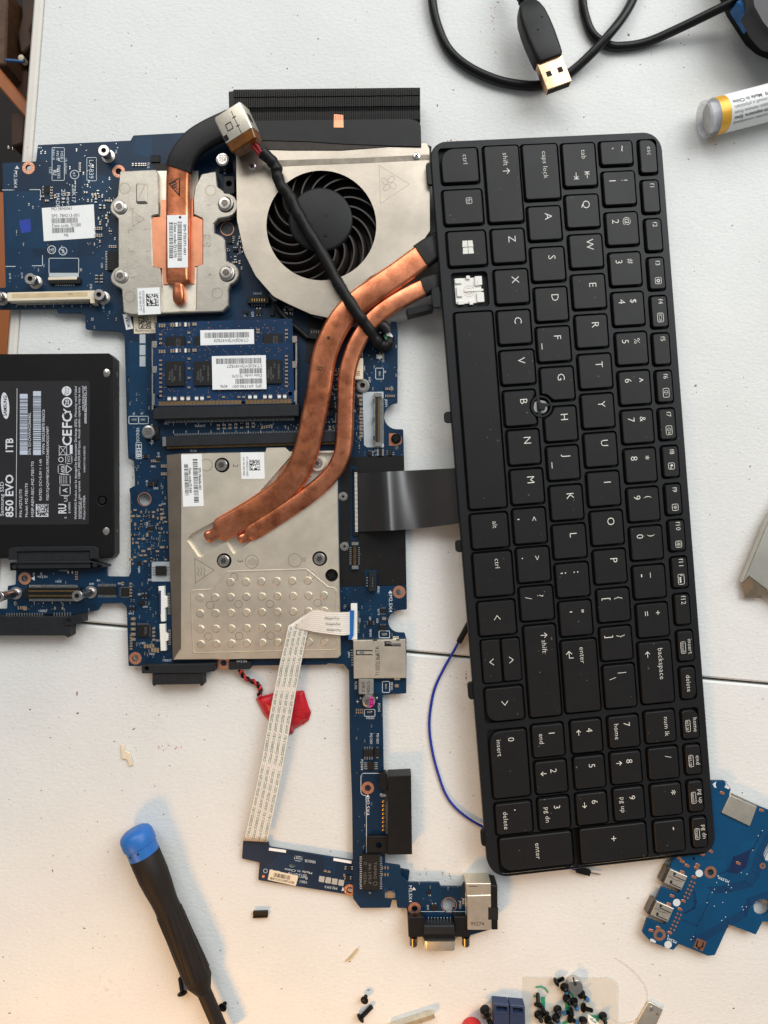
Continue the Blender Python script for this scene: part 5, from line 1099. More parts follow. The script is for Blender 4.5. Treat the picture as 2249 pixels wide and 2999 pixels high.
# ------------------------------------------------------------------ solid state drive
def ssd():
    t = thing('solid_state_drive', 'black solid state drive with printed label, plugged in at the picture edge', 'drive', (120, 1330)); z = 7.2
    b = MB(); b.prism(fillet([(-85, 1037), (318, 1034), (333, 1048), (334, 1622), (326, 1634), (-85, 1637)], 5, 4), z, .4, ch=.5); mk('case', b, SSDM, t, 30)
    b = MB(); b.prism(fillet([(-85, 1048), (321, 1046), (325, 1050), (325, 1080), (309, 1080), (304, 1085), (304, 1100), (309, 1105), (325, 1105), (326, 1544), (310, 1545), (304, 1550), (304, 1563), (310, 1568), (326, 1568), (326, 1618), (318, 1626), (-85, 1627)], 3, 3), z + .25, z - .3, ch=.18); mk('lid', b, SSDM, t, 30)
    for x, y in ((311, 1092), (309, 1555)):
        b = MB(); b.post(x, y, z - .05, [(1.9, 0), (1.9, .12), (1.3, .3), (.3, .42)], 20); mk('screw_insert', b, STEEL, t)
    for y in (1096, 1554):
        b = MB(); p = W(336, y, 3.6); b.lathe([(.0013, -.0002), (.0013, .0006), (.0005, .0007)], axis_mat(Vector((p.x + .0004, p.y, p.z)), (1, 0, 0)), 16); mk('side_screw_hole', b, DSTEEL, t)
    b = MB(); b.post(299, 1466, z + .25, [(3.0, 0), (3.0, .1), (2.5, .1), (1.7, -.3), (1.7, .25), (1.3, .35), (.8, .3)], 24); mk('case_screw', b, BLACK, t)
    b = MB(); b.prism(fillet([(-85, 1116), (263, 1115), (260, 1536), (-85, 1537)], 9, 5), z + .36, z + .25); lb = mk('label', b, SSDL, t, 0)
    I = MB(); q = z + .39
    I.flat([(14.5 + 12 * math.cos(a) * math.cos(.06) - 38 * math.sin(a) * -.08, 1188 + 39 * math.sin(a)) for a in np.linspace(0, 2 * math.pi, 28)[:-1]], q)
    D = MB(); text(D, 'SAMSUNG', 14.5, 1188, 9.5, -90, q + .02, 60, 1)
    text(I, '1TB', 27, 1306, 21, -90, q, 45, 1); text(I, '850 EVO', 27, 1452, 22, -90, q, 126, 1); text(I, 'Samsung SSD', 5, 1461, 10.5, -90, q, 102)
    I.line([(49.5, 1138), (46.5, 1515)], 1.4, q)
    B = MB(); barcode(B, 69, 1242, 178, 23, -90, q, 74, fill=.7); barcode(B, 108, 1239, 184, 23, -90, q, 78, fill=.7)
    for x, y in ((69, 1160), (69, 1325), (108, 1152), (108, 1326)): B.flat(rect(x, y, 23, 13), q + .01)
    text(I, 'S/N: S21CNWAG206580L', 86, 1270, 7.6, -90, q, 124); text(I, 'WWN: 5002538870 0A62C6', 126.6, 1265, 8, -90, q, 132); text(I, 'PSID:7Q4Q9V9BY267LYRFEZ36BELRAD2OVRP7', 139, 1357, 7.2, -90, q, 217)
    text(I, 'P/N: MZ7LE1T0', 60, 1474, 7.6, -90, q, 82); text(I, 'Model: MZ-75E1T0', 77, 1465, 7.6, -90, q, 100); text(I, 'MSIP-REM-SEC-MZ-75E1T0', 95, 1433, 7.6, -90, q, 164); text(I, 'RATED: DC+5.0V = 1.4A', 118, 1405, 7.6, -90, q, 122)
    dotcode(I, 123, 1495, 37, 0, q, 18)
    I.flat(circ(194.5, 1145, 14, 24), q); text(D, 'Planet', 191, 1145, 6, -90, q + .02, 24); text(D, 'First', 199, 1145, 6, -90, q + .02, 18)
    I.ring(196, 1178, 10.5, 15, q); text(I, '20', 196, 1178, 11, -90, q, 16, 1); text(I, 'FC', 196, 1232, 27, -90, q, 46, 1); text(I, 'CE', 196, 1282, 26, -90, q, 48, 1); text(I, 'Y', 196, 1206, 20, -90, q, None, 1)
    I.line(rect(184, 1320, 22, 24), 1.5, q, True); I.line([(172, 1304), (196, 1334)], 1.3, q + .01); I.line([(172, 1334), (196, 1304)], 1.3, q + .02); I.flat(rect(208, 1316, 8, 26), q)
    for x, y, w, h in ((201, 1345, 18, 26), (180, 1374, 20, 26), (190, 1405, 30, 30), (190, 1436, 30, 30)): I.line(rect(x, y, w, h, 0, 3, 2), 1.6, q, True)
    I.ring(178, 1346, 5.5, 7.5, q); I.line([(194, 1387), (210, 1374), (194, 1362)], 2, q, True); text(I, 'ATA', 183, 1374, 9, -90, q, 20, 1); text(I, 'VCI', 201, 1345, 8, -90, q, 18); text(I, 'A', 190, 1436, 14, -90, q); 
    for i in range(4): I.line([(180 + i * 5, 1394), (180 + i * 5, 1416)], 1, q)
    text(I, 'c', 190, 1516, 9, -90, q); text(I, 'RU', 182, 1490, 22, -90, q, 30, 1); text(I, 'US', 192, 1460, 10, -90, q, 20); text(I, 'E149091', 203, 1486, 6.5, -90, q, 34)
    text(I, 'WARNING Product can be damaged by Electrostatic Discharge (ESD). Warranty void if label', 221, 1326, 6.6, -90, q, 390); text(I, 'removed or case opened. 1GB=1,000,000,000 bytes. Actual usable capacity may be less.', 231, 1326, 6.6, -90, q, 388)
    text(I, 'www.samsung.com/ssd', 242, 1166, 6.2, -90, q, 72); text(I, 'SAMSUNG ELECTRONICS CO., LTD.', 250, 1185, 6.2, -90, q, 110, 1); text(I, 'WARRANTY VOID IF REMOVED', 247, 1345, 5, -90, q, 78); text(I, 'CAN ICES-3 (B)/NMB-3 (B)', 237, 1489, 5, -90, q, 62); text(I, 'Product of KOREA', 246, 1486, 6.4, -90, q, 70)
    mk('print', I, SSDINK, lb, 0); mk('dark_print', D, SSDL, lb, 0, kind='stuff'); mk('barcode', B, BARW, lb, 0)
    # plug end the drive sits in
    b = MB(); b.prism([(24, 1608), (40, 1602), (275, 1600), (288, 1608), (288, 1636), (262, 1637), (262, 1613), (48, 1616), (48, 1639), (24, 1640)], z + 1.3, z - 3, ch=.2); o = mk('plug_shroud', b, BLACK2, t)
    b = MB()
    for x in list(np.linspace(70, 125, 11)) + list(np.linspace(148, 245, 18)): b.prism(rect(x, 1611, 3.4, 6), z + 1.36, z + 1.3)
    mk('slot', b, DARK, o, 0)
ssd()

# ------------------------------------------------------------------ cooling parts
def torx(x, y, z, r, parent, m=STEEL):
    # a spring screw in a countersunk well
    s = K * 1000
    b = MB(); b.post(x, y, z, [(r * s, 0), (r * s, .9), (r * s * .86, 1.25), (r * s * .5, 1.3), (r * s * .45, .9)], 28); o = mk('spring_screw', b, m, parent)
    P = []
    for i in range(24): a = i * math.pi / 12; P.append((x + r * .42 * (1 + .28 * math.cos(6 * a)) * math.cos(a), y + r * .42 * (1 + .28 * math.cos(6 * a)) * math.sin(a)))
    X = 1 + (1.3 / 1000) / (H - z * .001); P = [(CX + (p[0] - CX) * X, CY + (p[1] - CY) * X) for p in P]
    b = MB(); b.prism(P, z + 1.33, z + 1.0); mk('star_socket', b, DSTEEL, o); return o

def triangle_mark(b, pts, z, w=1.2): b.line(pts, w, z, True)

def cpu_heatsink():
    t = thing('processor_heatsink', 'silver cast heatsink plate with one copper heat pipe, left of the fan', 'heatsink', (505, 720)); z = 9.2
    L = fillet([(350, 500), (455, 495), (463, 505), (463, 628), (445, 632), (443, 640), (447, 778), (468, 784), (475, 845), (475, 912), (573, 908), (575, 778), (592, 772), (592, 640), (566, 628), (565, 585), (570, 545), (590, 508), (633, 500), (637, 545), (652, 556)] + arc(661, 600, 36, -60, 75, 7) + [(640, 640), (626, 655), (626, 680), (650, 690), (658, 702), (662, 762)] + arc(665, 800, 34, -70, 75, 7) + [(668, 850), (668, 895), (652, 912), (385, 922), (360, 915), (355, 846), (340, 838)] + arc(347, 812, 25, 120, 230, 6) + [(345, 780), (345, 640)] + arc(346, 607, 25, 120, 240, 6) + [(343, 572)], 4, 3)
    b = MB(); b.prism(L, z, TZ + .8, ch=.5, holes=[circ(353, 609, 20), circ(356, 811, 20), circ(661, 599, 24), circ(665, 802, 24)]); mk('plate', b, DIECAST, t, 30)
    b = MB(); b.prism([(474, 783), (576, 778), (575, 909), (474, 913)], z - 1.4, TZ + .8); mk('recess_floor', b, TIN, t); b = MB(); b.prism(box(460, 500, 580, 640), z - 2.6, TZ + .8); mk('recess_floor', b, TIN, t)
    b = MB(); b.prism([(444, 636), (470, 634), (470, 585), (566, 582), (566, 634), (593, 632), (594, 776), (570, 780), (568, 831), (478, 833), (474, 786), (448, 780)], z - .9, z - 2, ch=.1); mk('copper_base', b, COPPER2, t)
    for x, y in ((353, 609), (356, 811), (661, 599), (665, 802)):
        b = MB(); b.prism(circ(x, y, 26 if x > 500 else 22), z - 2.2, TZ + .5); b.post(x, y, z - 2.2, [(3.9, 0), (3.9, 2.0), (3.3, 2.2), (3.0, 2.0), (3.0, 0)], 28); mk('screw_well', b, DIECAST, t); torx(x - 2, y - 2, z - .6, 18, t)
    # pipe
    prof = flatprof(.0112, .0032)
    path = [W(x, y, q) for x, y, q in [(645, 375, 12.5), (610, 392, 12.2), (575, 414, 12), (550, 440, 11.8), (532, 470, 11.5), (523, 505, 11), (521, 560, 10.4), (521, 640, 10), (520, 740, 10), (520, 800, 10), (521, 820, 9.8), (522, 834, 9.6)]]
    path = spline(path, 5); n = len(path); sc = [(1, 1)] * n
    for i, s in enumerate(((.93, 1), (.8, 1), (.62, .95), (.5, .9))): sc[n - 4 + i] = s
    b = MB(); b.sweep(path, prof, up=(0, 0, 1), scale=sc); hp = mk('heat_pipe', b, COPPER, t, 32)
    b = MB(); b.sweep(spline([W(522, 830, 9.6), W(523, 848, 9.4), W(524, 870, 9.3), W(525, 884, 9.0), W(525, 892, 8.6)], 3), rrprof(.0052, .0034, .0016, 4), up=(0, 0, 1), scale=[.95, 1, 1, 1.05, 1.1, 1.12, 1.12, 1.1, 1.08, 1, .9, .75, .45]); mk('pinched_tip', b, COPPER, hp, 60)
    sl = spline([W(x, y, q) for x, y, q in [(720, 352, 13), (690, 356, 12.8), (645, 375, 12.5), (610, 392, 12.2), (575, 414, 12), (550, 440, 11.8), (532, 470, 11.5), (524, 497, 11.1)]], 5)
    b = MB(); b.sweep(sl, rrprof(.0128, .0044, .002, 4), up=(0, 0, 1)); mk('black_sleeve', b, TAPE, hp, 50)
    # label on pipe
    b = MB(); b.prism([(489, 630), (549, 629), (550, 783), (491, 784)], 11.75, 11.55); o = mk('label_sticker', b, PAPER, t, 0)
    I = MB(); q = 11.78; text(I, 'SPS-735371-001', 541, 702, 7, 90, q, 92, 1); barcode(I, 526, 706, 114, 13, 90, q, 46); text(I, 'Date code:7J1570', 513, 703, 7, 90, q, 102, 1); barcode(I, 501, 704, 106, 12, 90, q, 42); I.flat(circ(527, 636, 4, 10), q); mk('print', I, INK, o, 0)
    b = MB(); b.prism([(402, 844), (467, 841), (470, 919), (404, 922)], z + .1, z - .2); o = mk('label_sticker', b, PAPER, t, 0)
    I = MB(); q = z + .13; dotcode(I, 446, 878, 36, -2, q, 14); text(I, 'AT0TK0040C0 HA83', 420, 884, 6.2, 88, q, 66); text(I, 'OA S6P 000 6TTO', 411, 882, 6.2, 88, q, 58); mk('print', I, INK, o, 0)
    # raised and engraved marks
    b = MB(); b.prism(rect(413, 564, 32, 56, 0, 3), z + 1.1, z, ch=.6); mk('raised_pad', b, DIECAST, t)
    E_ = MB(); q = z + .04
    for x, y in ((365, 551), (617, 558), (380, 869), (636, 858)): E_.ring(x, y, 14.5, 16, q)
    E_.line([(388, 618), (389, 662), (422, 642)], 1.4, q, True)
    for i in range(3): E_.line([(394, 634 + i * 7), (399, 631 + i * 7), (404, 636 + i * 7), (409, 632 + i * 7)], 1.1, q + .01)
    for s, x, y in (('3', 386, 611), ('2', 389, 812), ('1', 612, 600), ('4', 615, 803)): text(E_, s, x, y, 12, 90, q)
    E_.line(rect(606, 705, 18, 32, 0, 3), 1.4, q, True); text(E_, 'Z-A', 606, 705, 10, 90, q)
    for pts in ([(376, 683), (376, 673), (390, 673)], [(422, 671), (436, 671)], [(376, 728), (377, 737), (392, 737)], [(425, 736), (438, 735)]): E_.line(pts, 1.3, q)
    mk('engraving', E_, STAMPED_SHADE, t, 0, kind='stuff')
    I = MB(); q = 12.35; I.line([(495, 538), (526, 520), (524, 570)], 3.2, q, True)
    for i in range(3): I.line([(503, 536 + i * 7), (512, 532 + i * 7), (517, 538 + i * 7)], 2.4, q + .01)
    mk('warning_mark', I, MARK, hp, 0)
cpu_heatsink()

def gpu_heatsink():
    t = thing('graphics_heatsink', 'dimpled silver heatsink plate with two bent copper heat pipes, beside the keyboard ribbon', 'heatsink', (750, 1620)); z = 8.0
    P = fillet([(529, 1328), (776, 1323), (779, 1311), (834, 1310), (847, 1322), (979, 1319), (988, 1345), (990, 1500), (998, 1920), (990, 1927), (505, 1933), (528, 1900)], 3, 3)
    scr = [(650, 1362), (930, 1357), (656, 1642), (936, 1636)]
    chan = [(546, 1582), (560, 1563), (640, 1520), (760, 1440), (860, 1325), (978, 1325), (960, 1420), (850, 1500), (700, 1612), (684, 1624), (660, 1588), (588, 1632), (580, 1630)]
    b = MB(); b.prism(P, z, TZ + 1.2, ch=.35, holes=[circ(x, y, 22) for x, y in scr] + [circ(971, 1685, 19)] + [chan]); mk('plate', b, STAMPED, t, 30)
    b = MB(); b.prism(chan, z - 2.2, TZ + .6); mk('channel_floor', b, TIN, t, 0)
    b = MB(); b.add([W(488, 1333, z - 1.2), W(530, 1328, z - .1), W(530, 1690, z - .1), W(497, 1680, z - 1.2), W(529, 1905, z - .1), W(506, 1935, z - 1.2), W(500, 1720, z - 1.2)], [(0, 3, 2, 1), (3, 6, 5, 4, 2)]); b.v = b.v
    b.add([W(488, 1333, z - 1.2), W(497, 1680, z - 1.2), W(500, 1720, z - 1.2), W(506, 1935, z - 1.2), W(506, 1935, TZ + .6), W(500, 1720, TZ + .6), W(497, 1680, TZ + .6), W(488, 1333, TZ + .6)], [(0, 7, 6, 1), (1, 6, 5, 2), (2, 5, 4, 3)])
    mk('side_flange', b, STAMPED_SHADE, t, 0)
    b = MB(); b.prism([(700, 1560), (712, 1550), (884, 1416), (905, 1440), (746, 1600), (730, 1596)], z - .6, z - 1.6, ch=.1); b.prism([(620, 1530), (800, 1420), (830, 1360), (842, 1365), (810, 1430), (640, 1545)], z - .7, z - 1.6); mk('copper_base', b, COPPER2, t)
    for x, y in scr:
        b = MB(); b.prism(circ(x, y, 24), z - 2.4, TZ + .5); mk('screw_well', b, CHIP, t); torx(x, y, z - 1.1, 16.5, t)
    for x, y in ((971, 1685), (521, 1690)):
        b = MB(); b.post(x, y, z - 3.0, [(2.9, 0), (2.9, 1.4), (2.2, 1.9), (.8, 1.9)], 24); o = mk('black_screw', b, SCREWB, t); b = MB()
        for a in (20, 110): b.prism(rect(x + (x - CX) * .004, y + .5, 20, 4, a), z - 1.06, z - 1.12)
        mk('cross_slot', b, DARK, o, 0)
    # dimples and rib
    for r_, (y, x0, n, dx) in enumerate([(1705, 674, 6, 45.4), (1751, 584, 9, 45.6), (1797, 585, 9, 45.5), (1843, 586, 9, 45.4), (1887, 587, 9, 45.3)]):
        for i in range(n):
            x = x0 + i * dx; yy = y - i * .9
            if r_ >= 3 and 825 < x < 868: continue
            b = MB(); b.prism(circ(x, yy, 12, 20), z + .55, z, ch=.4); mk('dimple', b, STAMPED, t, 60)
    rib = fillet([(664, 1672), (898, 1665), (962, 1718), (980, 1720), (987, 1732), (990, 1905), (562, 1915), (556, 1735), (562, 1728), (620, 1724)], 8, 4)
    b = MB(); b.prism(rib, z + .22, z, ch=.2, holes=[[(CX + (p[0] - CX), p[1]) for p in [(q[0] + (775 - q[0]) * .018, q[1] + (1800 - q[1]) * .03) for q in rib]]]); mk('raised_rib', b, STAMPED, t, 30)
    E_ = MB(); q = z + .04
    for x, y in ((615, 1772), (698, 1770), (790, 1769), (930, 1766), (610, 1864), (700, 1863), (792, 1862), (685, 1690), (912, 1685)): E_.ring(x, y, 10.5, 11.7, q)
    for x, y, r in ((737, 1645, 20), (863, 1641, 20), (604, 1362, 18)): E_.ring(x, y, r - 1.2, r, q)
    for s, x, y in (('2', 690, 1364), ('3', 703, 1643), ('4', 906, 1395)): text(E_, s, x, y, 15, 90, q)
    E_.line([(570, 1635), (572, 1708), (627, 1670)], 1.4, q, True)
    for i in range(3): E_.line([(578 + i * 9, 1662), (583 + i * 9, 1670), (578 + i * 9, 1680), (583 + i * 9, 1688)], 1.2, q)
    for i in range(3): E_.line([(886 + i * 4, 1633), (886 + i * 4, 1645)], 1.2, q)
    for i in range(7): E_.line([(728 + i * 4, 1634 + abs(i - 3) * 2), (722 + i * 5, 1655)], .9, q + .01)
    mk('engraving', E_, STAMPED_SHADE, t, 0, kind='stuff')
    # pipes
    def pipe(pts, w, h, tip, ch):
        pa = spline([W(*p) for p in pts], 7); n = len(pa); sc = [(1, 1)] * n
        for i, s in enumerate(((.40, .7), (.58, .82), (.70, .9), (.79, .95), (.86, .98), (.92, 1), (.96, 1), (.98, 1))): sc[i] = s
        b = MB(); b.sweep(pa, flatprof(w, h), up=(0, 0, 1), scale=sc); o = mk('heat_pipe', b, COPPER, t, 32)
        b = MB(); b.sweep(spline([W(*p) for p in tip], 4), rrprof(.0044 * ch, .0036, .0016, 4), up=(0, 0, 1), scale=[1.0, .95, .9, .9, .95, 1.05, 1.1, 1.0, .6]); mk('pinched_tip', b, COPPER, o, 60)
    pipe([(630, 1559, 8.6), (655, 1547, 8.7), (733, 1502, 8.8), (805, 1454, 8.9), (849, 1414, 9.1), (878, 1368, 9.5), (899, 1310, 10.2), (914, 1242, 10.6), (933, 1151, 10.8), (946, 1061, 11), (964, 1001, 11.4), (998, 937, 11.8), (1043, 889, 12), (1106, 843, 12), (1170, 800, 12), (1228, 757, 11.8), (1262, 733, 11.4)],   .0121, .0034, [(640, 1552, 8.4), (620, 1566, 8.1), (602, 1577, 7.9)], 1.25)
    pipe([(722, 1566, 8.4), (742, 1556, 8.5), (805, 1517, 8.5), (896, 1455, 8.8), (958, 1402, 9.1), (992, 1354, 9.5), (1007, 1302, 10), (1011, 1212, 10.4), (1013, 1151, 10.6), (1017, 1091, 10.8), (1034, 1031, 11), (1056, 985, 11.2), (1091, 937, 11.4), (1139, 898, 11.6), (1200, 862, 11.6), (1240, 843, 11.4), (1266, 832, 11.2)],   .0083, .0034, [(732, 1561, 8.2), (716, 1572, 7.9), (698, 1582, 7.8)], .95)
    I = MB(); q = 12.62; I.flat(circ(962, 989, 5, 10), 13.25); text(I, 'K8', 937, 1069, 17, 100, 12.65, 34); mk('ink_stamp', I, MARK, t, 0)
    # labels
    b = MB(); b.prism([(530, 1331), (590, 1329), (596, 1482), (536, 1484)], z + .1, z - .2); o = mk('label_sticker', b, PAPER, t, 0); I = MB(); q = z + .13
    text(I, 'SPS-786686-001', 585, 1403, 7, 88, q, 66, 1); barcode(I, 573, 1408, 127, 14, 88, q, 46); text(I, 'Date code:7J1560', 557, 1407, 7, 88, q, 74, 1); barcode(I, 546, 1406, 94, 12, 88, q, 36); mk('print', I, INK, o, 0)
    b = MB(); b.prism([(704, 1325), (773, 1324.6), (775, 1402), (707, 1403)], z + .1, z - .2); o = mk('label_sticker', b, PAPER, t, 0); I = MB()
    dotcode(I, 746, 1362, 31, -1, q, 14); text(I, 'AT164002DC0 HA83', 724, 1366, 5.6, 89, q, 58); text(I, 'OA 555 000 005B', 714, 1366, 5.6, 89, q, 54); mk('print', I, INK, o, 0)
    # black sleeves where the pipes pass below the keyboard
    for pts in ([(1232, 752, 12), (1262, 732, 11.6), (1300, 710, 10)], [(1238, 843, 11.6), (1268, 831, 11.2), (1310, 820, 9.6)]):
        b = MB(); b.sweep(spline([W(*p) for p in pts], 4), rrprof(.0124 if pts[0][1] < 800 else .009, .0045, .002, 4), up=(0, 0, 1)); mk('black_sleeve', b, SLEEVE, t, 50)
gpu_heatsink()

def fan():
    t = thing('cooling_fan', 'laptop cooling fan with silver cover, curved dark blades and black fins above it', 'fan', (950, 640)); z = 12.6
    C = (941, 660)
    P = fillet([(690, 418), (1250, 418), (1258, 436), (1260, 676), (1212, 742), (1149, 776), (1085, 810), (1022, 864), (988, 904), (962, 931), (910, 920), (850, 893), (800, 868), (748, 808), (714, 740), (693, 643)], [3, 3, 3, 10, 30, 30, 30, 30, 10, 6, 40, 30, 40, 50, 50, 50], 5)
    b = MB(); b.prism(P, z, z - .9, ch=.15, holes=[circ(C[0], C[1], 161, 72)]); mk('cover_plate', b, FANPL, t, 30)
    b = MB(); b.prism([(q[0] + (C[0] - q[0]) * .012, q[1] + (C[1] - q[1]) * .012) for q in P], z - .9, 3, holes=[circ(C[0], C[1], 168, 60)]); mk('housing', b, BLACK, t, 30)
    b = MB(); b.prism(circ(C[0], C[1], 190, 48), 4.2, 3.2); mk('housing_floor', b, HUB, t, 0)
    s = K * (H - .0115) / H
    b = MB(); b.post(C[0] + 1, C[1], 4.2, [(15.3, 0), (15.3, 6.2), (14.8, 6.9), (14.0, 7.15), (.2, 7.15)], 56); o = mk('hub', b, HUB, t, 40)
    b = MB()
    for x, y, r in ((955, 630, 5), (913, 657, 4)): b.ring(x, y, r - 1.6, r, 11.4)
    b.post(953, 688, 11.35, [(.9, 0), (.8, .3), (.4, .35)], 12); mk('balance_pit', b, DARK, o)
    nb = 19
    for i in range(nb):
        a0 = 2 * math.pi * i / nb; pa = []
        for k in range(13):
            f = k / 12; r = .0142 + (.0283 - .0142) * f; a = a0 - .78 * f ** 1.25; pa.append((r * math.cos(a), r * math.sin(a)))
        c = W(C[0], C[1], 7.6); vs = []; th = .00035
        for k, (x, y) in enumerate(pa):
            q = pa[min(k + 1, 12)]; p = pa[max(k - 1, 0)]; d = Vector((q[0] - p[0], q[1] - p[1])).normalized(); n = Vector((-d.y, d.x)); f = k / 12
            lean = n * -.0010
            for sx, zz in ((-1, -.0028), (1, -.0028), (1, .0026), (-1, .0026)):
                e = n * (sx * th) + (lean if zz > 0 else -lean)
                vs.append((c.x + x + e.x, c.y + y + e.y, c.z + zz))
        fs = [(k * 4 + j, k * 4 + (j + 1) % 4, k * 4 + 4 + (j + 1) % 4, k * 4 + 4 + j) for k in range(12) for j in range(4)] + [(3, 2, 1, 0), (48, 49, 50, 51)]
        b = MB(); b.add(vs, fs); mk('blade', b, BLADE, t, 30)
    for x, y in ((739, 489), (1220, 458)):
        b = MB(); b.post(x, y, z, [(1.7, 0), (1.7, .35), (1.3, .6), (.3, .62)], 20); o = mk('cover_screw', b, STEEL, t); b = MB()
        for a in (35, 125): b.prism(rect(x + (x - CX) * .002, y + (y - CY) * .002, 13, 3, a), z + .66, z + .6)
        mk('cross_slot', b, DARK, o, 0)
    E_ = MB(); q = z + .03; E_.line([(1110, 484), (1114, 596), (1199, 539)], 1.1, q, True)
    for i in range(4):
        a = i * math.pi / 2 + .5; cx, cy = 1139 + 14 * math.cos(a), 537 + 14 * math.sin(a); pts = [(cx + rot(11 * math.cos(u), 7.5 * math.sin(u), math.degrees(a) + 20)[0], cy + rot(11 * math.cos(u), 7.5 * math.sin(u), math.degrees(a) + 20)[1]) for u in np.linspace(0, 2 * math.pi, 14)[:-1]]
        E_.line(pts, 1.0, q + .004 * i, True)
    mk('engraving', E_, STAMPED_SHADE, t, 0, kind='stuff')
    b = MB(); b.prism([(776, 490), (778, 470), (1050, 462), (1258, 452), (1258, 468), (1060, 478), (900, 484)], z + .04, z); mk('glue_line', b, M('dusty_adhesive', (150, 140, 126), .7, .3, var=.3, vs=120), t, 0)
    # fins
    b = MB(); b.prism([(684, 262), (1230, 256), (1231, 352), (686, 356)], z - 1.3, 3); mk('fin_gap_shade', b, DARK, t, 0)  # dark block added below the fins, standing in for shade in their gaps
    x0, x1, n = 685, 1228, 84
    for i in range(n):
        x = x0 + (x1 - x0) * i / (n - 1); y0 = 263 - (i / n) * 6; dy = random.uniform(-.6, .6); zt = z + random.uniform(-.05, .05)
        b = MB()
        b.prism(rect(x, y0 + 46, 1.0, 94), zt - .3, 3.5)
        for ya, yb in ((0, 21), (24, 52), (66, 92)):
            b.prism([(x - 2.4, y0 + ya + dy), (x + 2.6, y0 + ya + dy), (x + 2.6, y0 + yb + dy), (x - 2.4, y0 + yb + dy)], zt, zt - .35, ch=.06)
        b.prism([(x - 1.6, y0 + 52), (x + 1.4, y0 + 52), (x + .6, y0 + 62), (x - .6, y0 + 62)], zt - .5, zt - 1.2)
        mk('fin', b, FINM, t, 0)
    b = MB(); b.prism([(669, 268), (684, 265), (685, 350), (671, 352)], z, 3, ch=.2); mk('fin_end_plate', b, BLACK, t)
    b = MB(); b.prism(fillet([(690, 352), (1195, 346), (1222, 352), (1232, 364), (1234, 430), (1150, 428), (1000, 422), (900, 415), (780, 412), (690, 412)], [4, 10, 12, 8, 2, 5, 5, 5, 5, 4]), z + .6, z - .2, ch=.3); mk('black_tape', b, TAPE, t, 30)
    b = MB(); b.prism([(720, 408), (900, 412), (1010, 420), (1150, 428), (1000, 440), (850, 440), (720, 436)], z + .3, z - .1, ch=.2); mk('foam_strip', b, M('foam', (52, 44, 38), .7, var=.2), t, 30)
    b = MB(); b.prism([(978, 334), (1005, 336), (1006, 373), (977, 373)], z + .75, z + .3, ch=.03); o = mk('copper_tab', b, COPPER2, t)
    for i in range(5):
        b = MB(); b.line([(982 + i * 5, 337), (982 + i * 5, 351)], 1.2, z + .79); mk('tab_groove', b, FINM, o, 0)
    # clips and ribs of the housing
    for P_ in ([(1244, 492), (1262, 488), (1262, 540), (1250, 540), (1244, 530)], [(1246, 420), (1264, 428), (1262, 470), (1250, 470)], [(784, 858), (800, 866), (815, 880), (800, 884)], [(918, 917), (948, 924), (946, 936), (916, 928)], [(1190, 905), (1262, 890), (1270, 905), (1195, 925)]):
        b = MB(); b.prism(P_, z - .8, 5, ch=.2); mk('housing_clip', b, BLACK, t)
    b = MB(); b.tube(spline([W(*p) for p in [(806, 884, 8), (818, 910, 7), (850, 945, 6.5), (880, 970, 6), (902, 990, 6)]], 5), .0013, 8); mk('fan_lead', b, SLEEVE, t, 60)
    b = MB(); b.prism(rect(922, 978, 36, 30, 8, 3), TZ + 3, TZ, ch=.2); o = mk('fan_plug', b, BLACK, t); b = MB()
    for i in range(4): b.prism(rect(912 + i * 7, 972, 3, 8, 8), TZ + 3.2, TZ + 3)
    mk('contacts', b, DSTEEL, o, 0)
fan()

